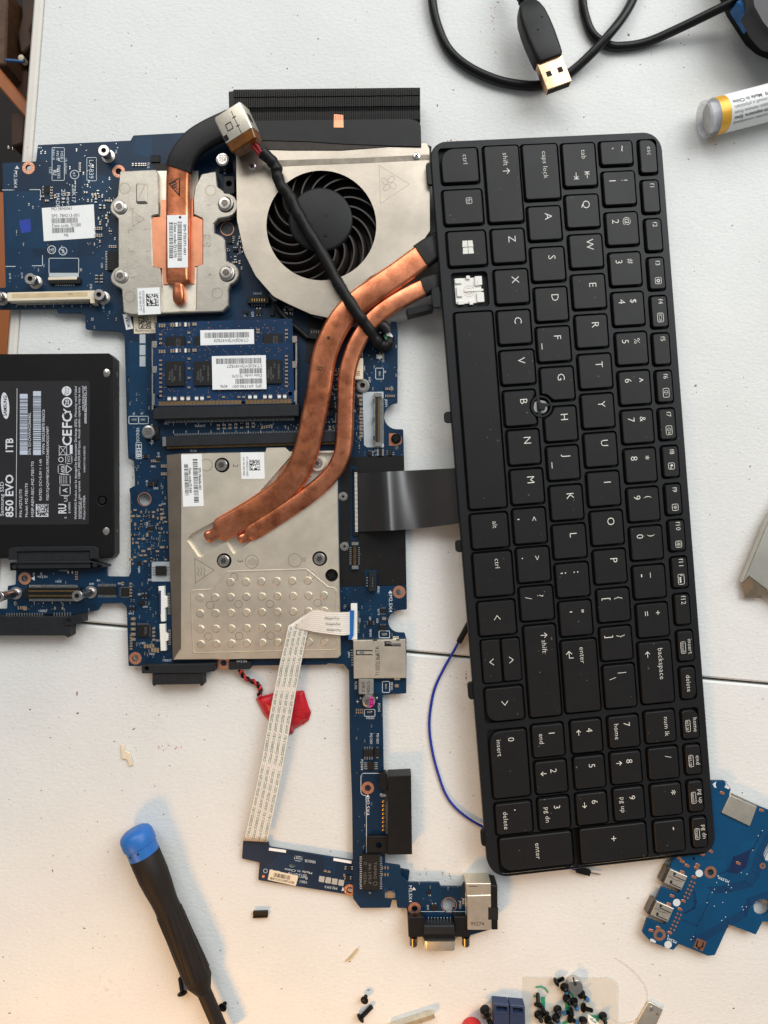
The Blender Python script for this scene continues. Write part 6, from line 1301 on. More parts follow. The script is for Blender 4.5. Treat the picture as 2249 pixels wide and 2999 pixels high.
# ------------------------------------------------------------------ power jack and its lead
def power_jack():
    t = thing('power_jack', 'silver power jack with amber tape and black sleeved lead lying across the fan', 'power connector', (690, 370)); z = 27
    C = W(700, 380, 21.5); a = math.radians(23); X = Vector((math.cos(a), math.sin(a), 0)); Y = Vector((-math.sin(a), math.cos(a), 0))
    tilt = Matrix.Rotation(math.radians(-16), 3, Y); X = tilt @ X; Zz = tilt @ Vector((0, 0, 1)); Y2 = Matrix.Rotation(math.radians(8), 3, X) @ Y; Zz = Matrix.Rotation(math.radians(8), 3, X) @ Zz
    ax = (X, Y2, Zz); hx, hy, hz = .0072, .0072, .0052
    b = MB()
    pr = rrprof(hx * 2, hz * 2, .0008, 3); b.sweep([C - Y2 * .0042, C + Y2 * hy, C + Y2 * (hy + .0006)], pr, up=tuple(Zz), scale=[1, 1, .94]); o = mk('metal_shell', b, TIN, t, 40)
    b = MB(); e = .00006
    def plate(u, v, w, h, dz=e): b.cube(C + X * u + Y2 * v + Zz * (hz + dz), ax, (w, h, .00003))
    plate(.0016, .001, .00014, .0052); plate(.0016, .0035, .0009, .00014, e * 1.5); plate(.0016, -.0005, .0009, .00014, e * 1.5)
    for u, v in ((-.0022, .0012),): plate(u, v + .0014, .0014, .00018); plate(u, v - .0014, .0014, .00018); plate(u - .0014, v, .00018, .0014, e * 1.5); plate(u + .0014, v, .00018, .0014, e * 1.5)
    b.cube(C + X * (hx + e) + Y2 * .0012 + Zz * .0012, ax, (.00004, .0018, .0018)); plate(-.0058, -.0022, .0010, .0012); mk('slot', b, DARK, o, 0)
    b = MB(); b.sweep([C - Y2 * .0088, C - Y2 * .0082, C - Y2 * .004], rrprof(hx * 1.96, hz * 1.9, .0012, 4), up=tuple(Zz), scale=[.78, .96, 1.04]); mk('amber_tape', b, KAPTON, t, 40)
    for off in (0, .0016):
        b = MB(); p0 = C - Y2 * .008 + X * (.0022 + off); b.tube(spline([p0, p0 - Y2 * .002 + Vector((.001, 0, -.0012)), W(772, 464, 18), W(790, 468, 17.2)], 5), .0008, 8); mk('red_wire', b, REDW, t, 60)
    pts = [(768, 446, 19.5), (792, 468, 18.5), (808, 490, 17.5), (812, 512, 16.8), (824, 545, 16), (848, 574, 15.6), (870, 620, 15.4), (905, 680, 15.2), (945, 745, 15.2), (985, 820, 15.4), (1022, 880, 15.6), (1050, 922, 15.4), (1078, 960, 13), (1100, 995, 10.5), (1118, 1012, 8.6), (1136, 1008, 7.6), (1142, 990, 7.4)]
    pa = spline([W(*p) for p in pts], 7); r = random.Random(2); sc = [1 + .06 * math.sin(i * .9) + r.uniform(-.04, .04) for i in range(len(pa))]
    b = MB(); b.tube(pa, .0027, 14, scale=sc); mk('sleeved_lead', b, SLEEVE, t, 60)
    b = MB(); b.prism([(1121, 972), (1138, 966), (1150, 982), (1148, 994), (1132, 998)], 9.6, TZ, ch=.6); mk('white_plug', b, WHITEP, t)
    b = MB(); b.prism([(1121, 974), (1128, 970), (1136, 992), (1129, 996)], 9.7, 9.4, ch=.05); mk('green_stripe', b, GREEN, t)
    b = MB(); b.tube(spline([W(1098, 962, 8), W(1112, 952, 9), W(1128, 960, 9.4), W(1136, 975, 9)], 5), .0028, 10); mk('folded_tape', b, TAPE, t, 60)
power_jack()

# ------------------------------------------------------------------ white ribbon, small button board, wrapped coin cell
def ribbon():
    t = thing('flat_ribbon_cable', 'white flat ribbon cable with green print folded across the dimpled plate', 'ribbon cable', (800, 2150))
    # lower run: straight strip from the button board up to the fold
    L0, R0 = (713, 2462), (782, 2466); L1, R1 = (845, 1833), (915, 1790)
    def z1(f): return 4.6 + 5.2 * f ** .8 + .5 * math.sin(f * 7)
    def pt(f, s): return (L0[0] + (L1[0] - L0[0]) * f + (R0[0] + (R1[0] - R0[0]) * f - L0[0] - (L1[0] - L0[0]) * f) * s + 3 * math.sin(f * 6), L0[1] + (L1[1] - L0[1]) * f + (R0[1] + (R1[1] - R0[1]) * f - L0[1] - (L1[1] - L0[1]) * f) * s)
    NU, NV = 40, 48
    b = MB(); vs = [W(*pt(i / NU, j / NV), z1(i / NU) + (.12 if j % 2 else 0)) for i in range(NU + 1) for j in range(NV + 1)]
    fs = [(i * (NV + 1) + j, i * (NV + 1) + j + 1, (i + 1) * (NV + 1) + j + 1, (i + 1) * (NV + 1) + j) for i in range(NU) for j in range(NV)]
    b.v = [tuple(v) for v in vs]; b.f = fs; b.m = [1 if j % 4 == 0 else 0 for i in range(NU) for j in range(NV)]; o = mk('film', b, [FFC, FFCG], t, 50)
    m = o.modifiers.new('thickness', 'SOLIDIFY'); m.thickness = .0002; m.offset = 0
    I = MB(); s_line = 'CviLux E208903-3 RU  AWM 20706 105C 60V VW-1  '
    for k in range(4):
        s = .13 + k * .25
        for rep in range(3):
            f0 = .02 + rep * .345 - k * .012 + .0; 
            # letters follow the strip
            x = 0; tot = sum(GLY[(c, 0)][2] for c in s_line); f_span = .335
            for c in s_line:
                v, f, adv = GLY[(c, 0)]; fm = f0 + (x + adv / 2) / tot * f_span; x += adv
                if not v or not 0 < fm < .985: continue
                p = pt(fm, s); q = pt(fm + .01, s); ang = math.degrees(math.atan2(q[1] - p[1], q[0] - p[0])); text(I, c, p[0], p[1], 9, ang, z1(fm) + .3, None, 1, italic=.25) if False else text(I, c, p[0], p[1], 8.6, ang, z1(fm) + .22, adv / tot * f_span * math.hypot(L1[0] - L0[0], L1[1] - L0[1]), 0, italic=.22)
    mk('green_print', I, GREEN, t, 0)
    # upper run: from the fold to the blue-backed end
    A = [(846, 1832), (915, 1789), (955, 1792), (1000, 1793), (1030, 1792)]; B = [(846, 1834), (915, 1850), (955, 1856), (1000, 1861), (1030, 1858)]
    zs = [10.2, 10.6, 11.2, 10.0, 6.6]; b = MB(); NU = 24; sa = spline([(x, y, z) for (x, y), z in zip(A, zs)], 6); sb = spline([(x, y, z) for (x, y), z in zip(B, zs)], 6); NV = 44
    vs = []
    for i in range(len(sa)):
        for j in range(NV + 1):
            p = sa[i].lerp(sb[i], j / NV); vs.append(W(p.x, p.y, p.z - .35 + (.14 if j % 2 else 0)))
    fs = [(i * (NV + 1) + j, (i + 1) * (NV + 1) + j, (i + 1) * (NV + 1) + j + 1, i * (NV + 1) + j + 1) for i in range(len(sa) - 1) for j in range(NV)]
    b.v = [tuple(v) for v in vs]; b.f = fs; b.m = [1 if j % 4 == 0 else 0 for i in range(len(sa) - 1) for j in range(NV)]; o = mk('folded_film', b, [FFC, FFCG], t, 50); m = o.modifiers.new('thickness', 'SOLIDIFY'); m.thickness = .0002; m.offset = 0
    I = MB()
    for k in range(3): text(I, 'Halogen-Free', 972 + k * 3, 1810 + k * 17, 7, 1, 0, 44, italic=.2, zf=lambda X, Y: 11.25 - max(0, (X - 960) * .021) + .15)
    mk('green_print', I, M('grey_green_ink', (96, 122, 104), .6), t, 0)
    b = MB(); b.prism([(1022, 1788), (1037, 1788), (1035, 1862), (1030, 1872), (1020, 1874)], 7.2, 6.6, ch=.05); mk('stiffener', b, BLUES, t)
ribbon()

def button_board():
    t = thing('button_board', 'small blue circuit board with tan barcode label at the end of the white ribbon', 'circuit board', (860, 2560)); z = 2.6
    P = fillet([(712, 2460), (786, 2467), (789, 2481), (1040, 2522), (1200, 2550), (1196, 2580), (1180, 2578), (1100, 2570), (1070, 2640), (1030, 2622), (756, 2578), (760, 2526), (708, 2515)], 4, 3)
    b = MB(); b.prism(P, z, z - 1, ch=.06, holes=[rect(855, 2537, 19, 15, 0, 7), circ(1026, 2607, 9)], bottom=True); mk('board', b, PCB, t, 0)
    S = MB(); q = z + .03
    text(S, 'VENDOR:', 908, 2523, 8, 188, q, 34); S.line(rect(873, 2515, 22, 13, 7, 2), 1.3, q, True); text(S, 'tmt', 873, 2515, 7, 188, q); text(S, 'VBK1', 888, 2583, 7.5, 188, q, 24); text(S, 'Rev:', 889, 2571, 7.5, 188, q, 24); text(S, '2013-07-18', 871, 2562, 7, 188, q, 56); text(S, 'Made in China', 874, 2552, 6.6, 188, q, 82); text(S, 'M2.0X3', 969, 2600, 7, 188, q, 38); S.flat([(1000, 2610), (1004, 2597), (1009, 2608)], q)
    for x, y in ((777, 2551), (795, 2553), (814, 2557)): S.ring(x, y, 5, 6.2, q)
    for i in range(4): text(S, str(4 - i), 936 + i * 19, 2577 + i * 4, 5.5, 188, q)
    mk('silkscreen', S, SILK, t, 0, kind='stuff')
    for i in range(4):
        b = MB(); b.prism(rect(942 + i * 19, 2575 + i * 3.6, 16, 17, 8), z + .06, z); mk('tinned_pad', b, SILVERPAD, t, 0)
    for (x0, y0, x1, y1) in ((788, 2484, 838, 2491), (977, 2514, 1030, 2523)):
        b = MB(); b.prism([(x0, y0 - 1), (x1, y1 - 1), (x1 - 1, y1 + 7), (x0 - 1, y0 + 7)], z + .05, z); mk('bare_strip', b, PAPER, t, 0)
    rb = MB(); rb.ring(1024, 2607, 9, 17, q)
    for i in range(12): a = i * math.pi / 6; rb.post(1024 + 13 * math.cos(a), 2607 + 13 * math.sin(a), q, [(.24, 0), (.2, .09), (.06, .12)], 6, 1)
    mk('screw_hole_ring', rb, [RING, SOLDER], t)
    rb = MB(); rb.flat(circ(771, 2567, 4, 12), q); mk('test_pad', rb, RING, t, 0)
    b = MB(); b.prism([(790, 2547), (874, 2566), (866, 2595), (784, 2577)], z + .12, z); o = mk('label_sticker', b, PAPERW, t, 0); I = MB(); barcode(I, 826, 2567, 50, 12, 11, z + .15, 26); text(I, '4EB M 9 D 2013 L5-9025P C3 KF28', 826, 2579, 6, 11, z + .15, 72, 1); mk('print', I, INK, o, 0)
    chip(1014, 2537, 1028, 2549, .9, 'lr', 2, 5, t, z, 'transistor'); chip(1012, 2566, 1024, 2578, .9, 'lr', 2, 4, t, z, 'transistor')
    smd(953, 2550, 9, 5, 8, 'c', z, t); smd(964, 2552, 9, 5, 8, 'c', z, t); smd(1008, 2562, 8, 5, 90, 'c', z, t)
button_board()

def coin_cell():
    t = thing('wrapped_coin_cell', 'coin cell in crumpled red shrink wrap with twisted red and black wires', 'battery', (830, 2080))
    P = [(748, 2046), (765, 2040), (800, 2029), (860, 2024), (890, 2022), (896, 2044), (905, 2072), (911, 2086), (904, 2110), (888, 2122), (862, 2135), (858, 2149), (840, 2152), (815, 2140), (790, 2116), (770, 2090)]
    P2 = fillet(P, 3, 2); c = (830, 2084); b = MB(); r = random.Random(4); rings = []
    prof = [(1.0, 0.3), (1.0, .9), (.93, 1.8), (.80, 3.2), (.62, 3.7), (.42, 3.85), (.2, 3.9)]
    n = len(P2); vs = []
    for f, h in prof:
        for i, (x, y) in enumerate(P2):
            q = f if f < .95 else 1; w = r.uniform(-.35, .35) * (1 if .3 < f < .95 else .15)
            vs.append(W(c[0] + (x - c[0]) * q, c[1] + (y - c[1]) * q, max(.15, h + w)))
    fs = [(k * n + i, k * n + (i + 1) % n, (k + 1) * n + (i + 1) % n, (k + 1) * n + i) for k in range(len(prof) - 1) for i in range(n)] + [tuple(range((len(prof) - 1) * n, len(prof) * n))]
    A = area2([(v.x, v.y) for v in vs[:n]])
    if A < 0: fs = [f[::-1] for f in fs]
    b.add(vs, fs); mk('shrink_wrap', b, RED, t, 28)
    base = spline([W(704, 1964, 4.5), W(708, 1974, 3), W(722, 1988, 2), (W(745, 1998, 1.6)), W(757, 2008, 1.6), W(762, 2022, 1.8), W(758, 2040, 2)], 8)
    for k, m in ((0, REDW), (1, RUBBER)):
        pa = []
        for i, p in enumerate(base):
            d = (base[min(i + 1, len(base) - 1)] - base[max(i - 1, 0)]).normalized(); sd = Vector((-d.y, d.x, 0)).normalized(); ph = i * .55 + math.pi * k; pa.append(p + sd * (.0007 * math.cos(ph)) + Vector((0, 0, .0007 * math.sin(ph))))
        b = MB(); b.tube(pa, .00065, 8); mk('wire', b, m, t, 60)
coin_cell()

# ------------------------------------------------------------------ screwdriver
def screwdriver():
    t = thing('screwdriver', 'black-handled screwdriver with blue end cap lying on the table', 'screwdriver', (490, 2700))
    a, c = W(390, 2428, 8.4), W(640, 3003, 8.0); d = (c - a).normalized(); mat = axis_mat(a, d)
    def seg(name, prof, m, n=36, flat=None):
        b = MB(); b.lathe([(r * .001, h * .001) for h, r in prof], mat, n); return mk(name, b, m, t, 45)
    seg('end_cap', [(0, 3.2), (.5, 5.2), (1.6, 6.9), (3.2, 7.7), (6.2, 7.9), (8.2, 7.7), (8.5, 7.25), (13.2, 7.15)], BLUEP)
    seg('handle', [(13.0, 7.0), (13.3, 7.25), (24, 7.2), (30, 6.7), (36, 6.0), (40, 5.75), (43, 5.9), (60, 6.2), (74, 6.4), (79, 6.3), (80.4, 5.6), (84, 3.9), (85, 3.4)], HANDLE)
    seg('shaft', [(84.5, 3.35), (86, 3.35), (112, 3.3)], HANDLE)
    # grip ridges on the lower half
    for i in range(14):
        ph = 2 * math.pi * i / 14; pa = []
        for k in range(16):
            h = .043 + .033 * k / 15; r = .00592 + .0005 * k / 15; q = ph + .5 * k / 15; pa.append(mat @ Vector((r * math.cos(q), r * math.sin(q), h)))
        b = MB(); b.tube(pa, .00026, 5); mk('grip_ridge', b, HANDLE, t, 60)
    b = MB(); p = a + d * .0098; sd = d.cross(Vector((0, 0, 1))).normalized()
    for u in (-.001, .003): b.lathe([(.0005, -.0001), (.0005, .0001)], axis_mat(p + Vector((0, 0, .00722)) + sd * u, (0, 0, 1)), 10)
    mk('vent_dot', b, MARK, t, 0)
screwdriver()

# ------------------------------------------------------------------ loose screws
def screw(label, hx, hy, tx, ty, hr=2.3, sr=1.0, tip=None, z=None, group=None, upr=False, m=SCREWB, zt=None, name='loose_screw'):
    p, q = W(hx, hy, hr if z is None else z), W(tx, ty, sr if zt is None else zt)
    d = (q - p).normalized(); L = (q - p).length
    if upr: d = Vector((.25, .1, -1)).normalized(); L = .003; p = W(hx, hy, 3.2)
    t = thing(name, label, 'screw', tuple(p), group); mat = axis_mat(p, d); hr *= .001; sr *= .001
    b = MB(); b.lathe([(hr * .25, -.0006), (hr * .7, -.00055), (hr, -.0001), (hr, .0004), (hr * .7, .0009), (sr, .0011)], mat, 20); mk('head', b, m, t, 40)
    b = MB(); zz = .0011; prof = [(sr, zz)]
    while zz < L - .0004: prof += [(sr * .86, zz + .0001), (sr * 1.05, zz + .00024)]; zz += .0004
    prof += [(sr * .9, L), (sr * .5, L + .0003)]
    half = len(prof) // 2
    b.lathe(prof[:half + 1] if tip else prof, mat, 12)
    mk('threaded_shank', b, m, t, 60)
    if tip: b = MB(); b.lathe([(r * 1.06, h) for r, h in prof[half:]], mat, 12); mk('threadlock_patch', b, tip, t, 60)
    b = MB()
    for k in (0, 1):
        R = mat.to_3x3() @ Matrix.Rotation(k * math.pi / 2 + .4, 3, 'Z'); b.cube(mat @ Vector((0, 0, -.00056)), (R.col[0], R.col[1], R.col[2]), (hr * .55, hr * .12, .00012))
    mk('cross_slot', b, DARK, t, 0)
    return t
screw('black screw lying beside the screwdriver shaft with its head downward in the picture', 534, 2911, 527, 2864, 2.4, 1.0)
screw('black screw touching the screwdriver shaft, head facing up', 651, 2952, 640, 2948, 2.1, 1.0, z=4.2, upr=True)
screw('small black screw standing on its tip, left of the silver hex spacer', 1067, 2931, 1066, 2940, 1.9, .9, upr=True)
screw('long black screw below the small upright one, left of the silver hex spacer', 1055, 2983, 1089, 2948, 2.3, 1.1)
B = 'black screws on the plastic bag'
def bz(x, y): return (1500 + x / 3.318, 2820 + y / 3.318)
for lab, h, tt, tip in [
    ('black flat-headed screw beside the round silver thumbscrew, at the top of the bag', (425, 190), (500, 150), None), ('black screw below the silver thumbscrew, uppermost of the middle pile', (505, 235), (532, 292), THREADB), ('black screw second from the top of the middle pile on the bag', (528, 340), (562, 402), None), ('black screw with blue-tinted tip lowest in the slanting row of three on the bag', (598, 375), (638, 455), THREADB),
    ('black screw with blue tip lying apart, right of the middle pile on the bag', (672, 305), (740, 365), THREADB), ('black screw without blue tip right of the middle pile, its point to the right', (690, 435), (778, 465), None), ('black screw with its head below its thread, leftmost on the bag', (252, 410), (248, 298), None), ('black screw showing a cross slot on green ink, left side of the bag', (325, 505), (288, 425), None),
    ('black screw with shiny tip next to the cross-slotted one', (252, 500), (286, 575), None), ('black screw with its head up in the lower middle pile on the bag', (440, 450), (462, 520), None), ('black screw under the lower middle pile, cut by the picture edge', (425, 532), (456, 588), THREADB), ('black screw lying flat with bright blue end pointing left on the bag', (582, 478), (494, 492), THREADB),
    ('black screw with blue end pointing to the lower right, near the paper scrap', (563, 540), (640, 588), THREADB), ('black screw standing alone at the far right of the bag', (880, 515), (910, 588), None), ('black screw half hidden by the paper scrap at the picture edge', (690, 556), (684, 640), None), ('black screw at the picture edge between the two lower piles', (345, 552), (420, 640), None)]:
    a, b_ = bz(*h), bz(*tt); screw(lab, a[0], a[1], b_[0], b_[1], 2.05, .95, tip, group=B, z=2.6, zt=1.6)
b = MB(); c = W(*bz(595, 180), 0); b.lathe([(.0034, .0006), (.0036, .0012), (.0036, .0042), (.0033, .0046), (.0012, .0047)], Matrix.Translation(c), 32); o = solo('thumbscrew', b, STEEL, 'round silver thumbscrew at the top of the plastic bag', 'screw'); b = MB(); b.prism(rect(*bz(603, 185), 5, 26, -12), 4.78, 4.6); b.prism(rect(*bz(612, 205), 9, 12, -12, 2), 4.85, 4.6, ch=.05); mk('screwdriver_slot', b, DSTEEL, o, 0)
# washer screw
screw('black screw with a star washer, beside the navy connector blocks', 1419, 2956, 1442, 3012, 2.4, 1.2, z=5, zt=3); 
b = MB(); p = W(1424, 2966, 4.4); d = (W(1442, 3012, 3) - W(1419, 2956, 5)).normalized(); b.lathe([(.0014, 0), (.0031, .0001), (.0031, .0006), (.0014, .0007)], axis_mat(p, d), 14); solo('star_washer', b, DSTEEL, 'dark star washer under the head of the screw by the navy blocks', 'washer')

# bag, paper scrap, bracket, spacer, caps
def bag():
    t = thing('zip_bag', 'clear plastic bag with green writing, holding the loose black screws', 'bag', (1670, 2930))
    b = MB(); top = [(1532 + i * 4.1, 2862 + (1.6 if i % 2 else -1) + .012 * i) for i in range(62)]
    P = top + [(1792, 2866), (1808, 2880), (1812, 2890), (1809, 3060), (1533, 3060)]
    b.prism(P, .35, .05, bottom=True); mk('film', b, BAGM, t, 0)
    I = MB()
    for pts, w in (([bz(235, 238), bz(280, 232), bz(320, 250), bz(345, 285)], 5), ([bz(300, 350), bz(300, 460)], 12), ([bz(290, 500), bz(330, 560)], 9), ([bz(548, 290), bz(585, 300), bz(590, 340)], 7), ([bz(535, 400), bz(540, 450)], 13), ([bz(760, 520), bz(840, 525), bz(820, 590)], 8), ([bz(500, 590), bz(560, 560)], 9), ([bz(215, 325), bz(250, 330)], 5), ([bz(890, 560), bz(930, 545)], 4)):
        for k, (p, q) in enumerate(zip(pts, pts[1:])): I.line([p, q], w, .42 + .01 * k)
    mk('green_writing', I, M('green_marker', (46, 150, 108), .5, var=.15), t, 0)
bag()
b = MB(); P = [bz(738, 500), bz(800, 545), bz(850, 600), bz(780, 640), bz(735, 560)]; b.prism(P, 3.0, 2.8); o = solo('paper_scrap', b, PAPER, 'white paper scrap with green print among the screws', 'paper'); I = MB(); text(I, 'viLux', *bz(790, 560), 8, 35, 3.03, 24, 1); mk('print', I, GREEN, o, 0)
b = MB(); b.prism(fillet([(1901, 2934), (1943, 2957), (1910, 3030), (1858, 3010)], 6, 4), 1.4, .2, ch=.15, holes=[circ(1925, 2971, 4.5, 16)]); o = solo('metal_bracket', b, TIN, 'flat silver metal bracket with a hole, right of the plastic bag', 'bracket'); b = MB(); b.post(1906, 2954, 1.4, [(1.2, 0), (1.0, .5), (.3, .7)], 18); mk('rivet', b, STEEL, o)
b = MB(); b.lathe([(.0016, -.0006), (.0019, -.0004), (.0021, 0), (.0021, .022)], axis_mat(W(1268, 2970, 2.2), W(1150, 3008, 2.2) - W(1268, 2970, 2.2)), 6); o = solo('hex_spacer', b, BRASS, 'silver hexagonal spacer lying between the long screw and the red cap', 'spacer', smooth=20); b = MB(); b.tube([W(1226, 2994, 4.15), W(1232, 2990, 4.15), W(1236, 2994, 4.15), W(1232, 2999, 4.1)], .00025, 6); mk('scratch', b, SOLDER, o)
b = MB(); c = W(1381, 3008, 0); b.lathe([(.0050, .0), (.0052, .004), (.0048, .0065), (.0036, .0080), (.0015, .0086)], Matrix.Translation(c), 28); o = solo('red_cap', b, REDP, 'shiny red plastic cap at the picture edge beside the navy blocks', 'cap', smooth=50)
for i, (x0, y0, x1, lab) in enumerate([(1446, 2940, 1491, 'navy plastic connector block beside the star-washer screw'), (1494, 2944, 1537, 'navy plastic connector block nearest the plastic bag')]):
    b = MB(); b.prism([(x0, y0), (x1, y0 + 4), (x1 + 1, y0 + 34), (x0, y0 + 32)], 5.4, 0, ch=.2, holes=[[(x0 + 8, y0 + 7), (x1 - 6, y0 + 10), (x1 - 6, y0 + 23), (x0 + 8, y0 + 21)]]); o = solo('connector_block', b, NAVY, lab, 'connector', 'navy connector blocks'); b = MB(); b.prism([(x0, y0 + 32), (x1 + 1, y0 + 34), (x1 + 2, y0 + 90), (x0, y0 + 90)], 4.8, 0, ch=.2); mk('lower_block', b, NAVY, o); b = MB(); b.prism([(x0 + 6, y0 + 6), (x1 - 5, y0 + 9), (x1 - 5, y0 + 24), (x0 + 6, y0 + 22)], 3, .5); mk('cavity', b, DARK, o, 0)

# small scraps on the table
b = MB(); b.prism(rect(762, 2680, 43, 17, -2, 1), 1.6, 0, ch=.15); b.prism(rect(762, 2673, 43, 4, -2), 2.0, 1.5); b.prism(rect(762, 2687, 43, 4, -2), 2.0, 1.5); solo('plastic_clip', b, BLACK, 'small black plastic clip on the table below the button board', 'clip')
b = MB(); b.prism(fillet([(352, 2182), (362, 2180), (366, 2200), (380, 2206), (388, 2240), (378, 2246), (372, 2226), (356, 2222)], 3, 3), 1.0, .05, ch=.2); solo('plastic_chip', b, CREAM, 'broken cream plastic chip on the table above the screwdriver', 'plastic piece')
b = MB(); b.tube(spline([W(1013, 2815, .5), W(1026, 2806, .9), (W(1040, 2790, .9)), W(1049, 2779, .5)], 5), .00045, 6); solo('straw_splinter', b, M('straw', (198, 178, 122), .6), 'thin tan splinter on the table left of the video connector', 'splinter')
b = MB(); b.tube(spline([W(x, y, .25) for x, y in [(1800, 2806), (1824, 2820), (1860, 2850), (1886, 2882), (1895, 2910), (1892, 2938), (1876, 2974), (1850, 2992), (1816, 2996), (1790, 2982), (1775, 2966)]], 8), .00005, 5); solo('hair', b, M('hair_brown', (170, 150, 128), .6), 'fine hair curling beside the metal bracket', 'hair')

# jumper wire passing under the keyboard
t = thing('jumper_wire', 'blue jumper wire with black ends passing under the keyboard', 'wire', (1300, 2200))
b = MB(); b.tube(spline([W(x, y, z) for x, y, z in [(1343, 1880, 3), (1334, 1898, 2.4), (1300, 1958, 1.2), (1272, 2020, .8), (1259, 2090, .7), (1258, 2142, .7), (1266, 2200, .7), (1280, 2256, .7), (1302, 2320, .8), (1330, 2362, 1), (1372, 2397, 1.2), (1425, 2428, 1.5), (1520, 2480, 1.5), (1640, 2530, 1.4), (1692, 2549, 1.4)]], 8), .00065, 8); mk('insulated_wire', b, BLUEW, t, 60)
b = MB(); b.sweep([W(1344, 1880, 3), W(1376, 1822, 5)], rrprof(.0026, .0026, .0003, 2), up=(0, 0, 1)); mk('socket_end', b, BLACK, t)
b = MB(); b.sweep([W(1688, 2546, 1.4), W(1727, 2556, 1.4)], rrprof(.0026, .0026, .0003, 2), up=(0, 0, 1)); o = mk('plug_end', b, BLACK, t); b = MB(); b.tube([W(1727, 2556, 1.4), W(1758, 2561, 1.4)], .00033, 6); mk('pin', b, SOLDER, o)

# ------------------------------------------------------------------ cables, device, tube and tool along the edges
def smooth_tube(pts, r, n=12): b = MB(); b.tube(spline([W(*p) for p in pts], 10), r, n); return b
t = thing('usb_cable', 'black cable ending in a bare metal plug, curving over the top of the table', 'cable', (1560, 150))
b = smooth_tube([(1262, -120, 3), (1266, 0, 3), (1282, 76, 2.4), (1314, 145, 2.3), (1371, 196, 2.3), (1453, 234, 2.3), (1529, 249, 2.3), (1590, 247, 2.3), (1662, 218, 2.6), (1737, 152, 5), (1794, 89, 6.6), (1832, 38, 5), (1858, -13, 4), (1885, -90, 4)], .0022); mk('cord', b, RUBBER, t, 60)
# plug: boot, strain relief, metal tongue
p0, p1 = W(1523, -30, 11), W(1640, 268, 13.5); d = (p1 - p0).normalized(); sd = d.cross(Vector((0, 0, 1))).normalized(); up = sd.cross(d)
def at(f, u=0, v=0): return p0 + d * f + sd * u + up * v
L = (p1 - p0).length
b = MB(); b.sweep([at(x * .001) for x in (8, 9.5, 11, 15, 20, 26, 33, 37, 38.2)], rrprof(.0136, .0088, .002, 4), up=tuple(up), scale=[(.52, .7), (.66, .8), (.78, .9), (.95, 1), (1.02, 1), (1.04, 1), (1.0, 1), (.96, .98), (.88, .9)]); mk('plug_boot', b, BLACK, t, 30)
b = MB(); b.tube([at(-.012), at(.0), at(.009)], .0024, 12); mk('strain_relief', b, RUBBER, t, 60)
for i in range(6):
    b = MB(); b.tube([at(-.006 + i * .0022), at(-.0052 + i * .0022)], .0030, 12); mk('strain_ring', b, BLACK, t, 50)
b = MB(); b.sweep([at(.037), at(.0512)], rrprof(.0122, .0046, .0004, 2), up=tuple(up)); mp = mk('metal_plug', b, M('plug_metal', (214, 176, 140), .3, 1.0, var=.2, vs=300), t, 30)
b = MB()
for u in (-.0028, .0028): b.cube(at(.0445, u, .00233), (d, sd, up), (.0013, .0012, .00004))
b.cube(at(.05125, 0, -.0003), (d, sd, up), (.00005, .0056, .0017)); mk('plug_hole', b, DARK, mp, 0)
b = MB(); b.lathe([(.0004, 0), (.0004, .0002)], axis_mat(at(.024, .001, .0044), up), 8); b.lathe([(.0004, 0), (.0004, .0002)], axis_mat(at(.019, -.003, .0044), up), 8); mk('moulding_mark', b, DARK, t, 0)
b = smooth_tube([(1700, -120, 4), (1706, 0, 3), (1715, 51, 2.2), (1737, 101, 2), (1782, 132, 2), (1826, 136, 2), (1896, 123, 2.6), (1990, 82, 5), (2085, 36, 9), (2148, 4, 12), (2230, -50, 14)], .0021); solo('power_cable', b, RUBBER, 'black cord crossing under the plug cable towards the black device in the corner', 'cable', smooth=60)
t = thing('black_device', 'black rounded device with a blue stripe cut off by the upper corner', 'device', (2230, 50))
DV = lambda P, z0, z1: [(CX + (x - CX) * (H - z0 * .001) / (H - z1 * .001), CY + (y - CY) * (H - z0 * .001) / (H - z1 * .001)) for x, y in P]
b = MB(); b.prism(DV(fillet([(2088, -140), (2110, -20), (2134, 38), (2190, 124), (2222, 152), (2262, 168), (2420, 200), (2420, -140)], [5, 40, 60, 60, 60, 40, 5, 5], 9), 2, 20), 20, 0, ch=5); mk('body', b, BLACK, t, 60)
b = MB(); b.prism(fillet([(2186, -140), (2200, 20), (2228, 70), (2262, 110), (2420, 130), (2420, -140)], [5, 40, 40, 40, 5, 5], 8), 24, 15, ch=1.5); mk('raised_top', b, M('device_grey', (52, 50, 52), .5, var=.1), t, 50)
b = MB(); b.prism(fillet([(2158, 4), (2172, -8), (2216, 58), (2200, 70)], 4, 3), 18.6, 12, ch=.5); mk('blue_stripe', b, BLUEG, t, 40)

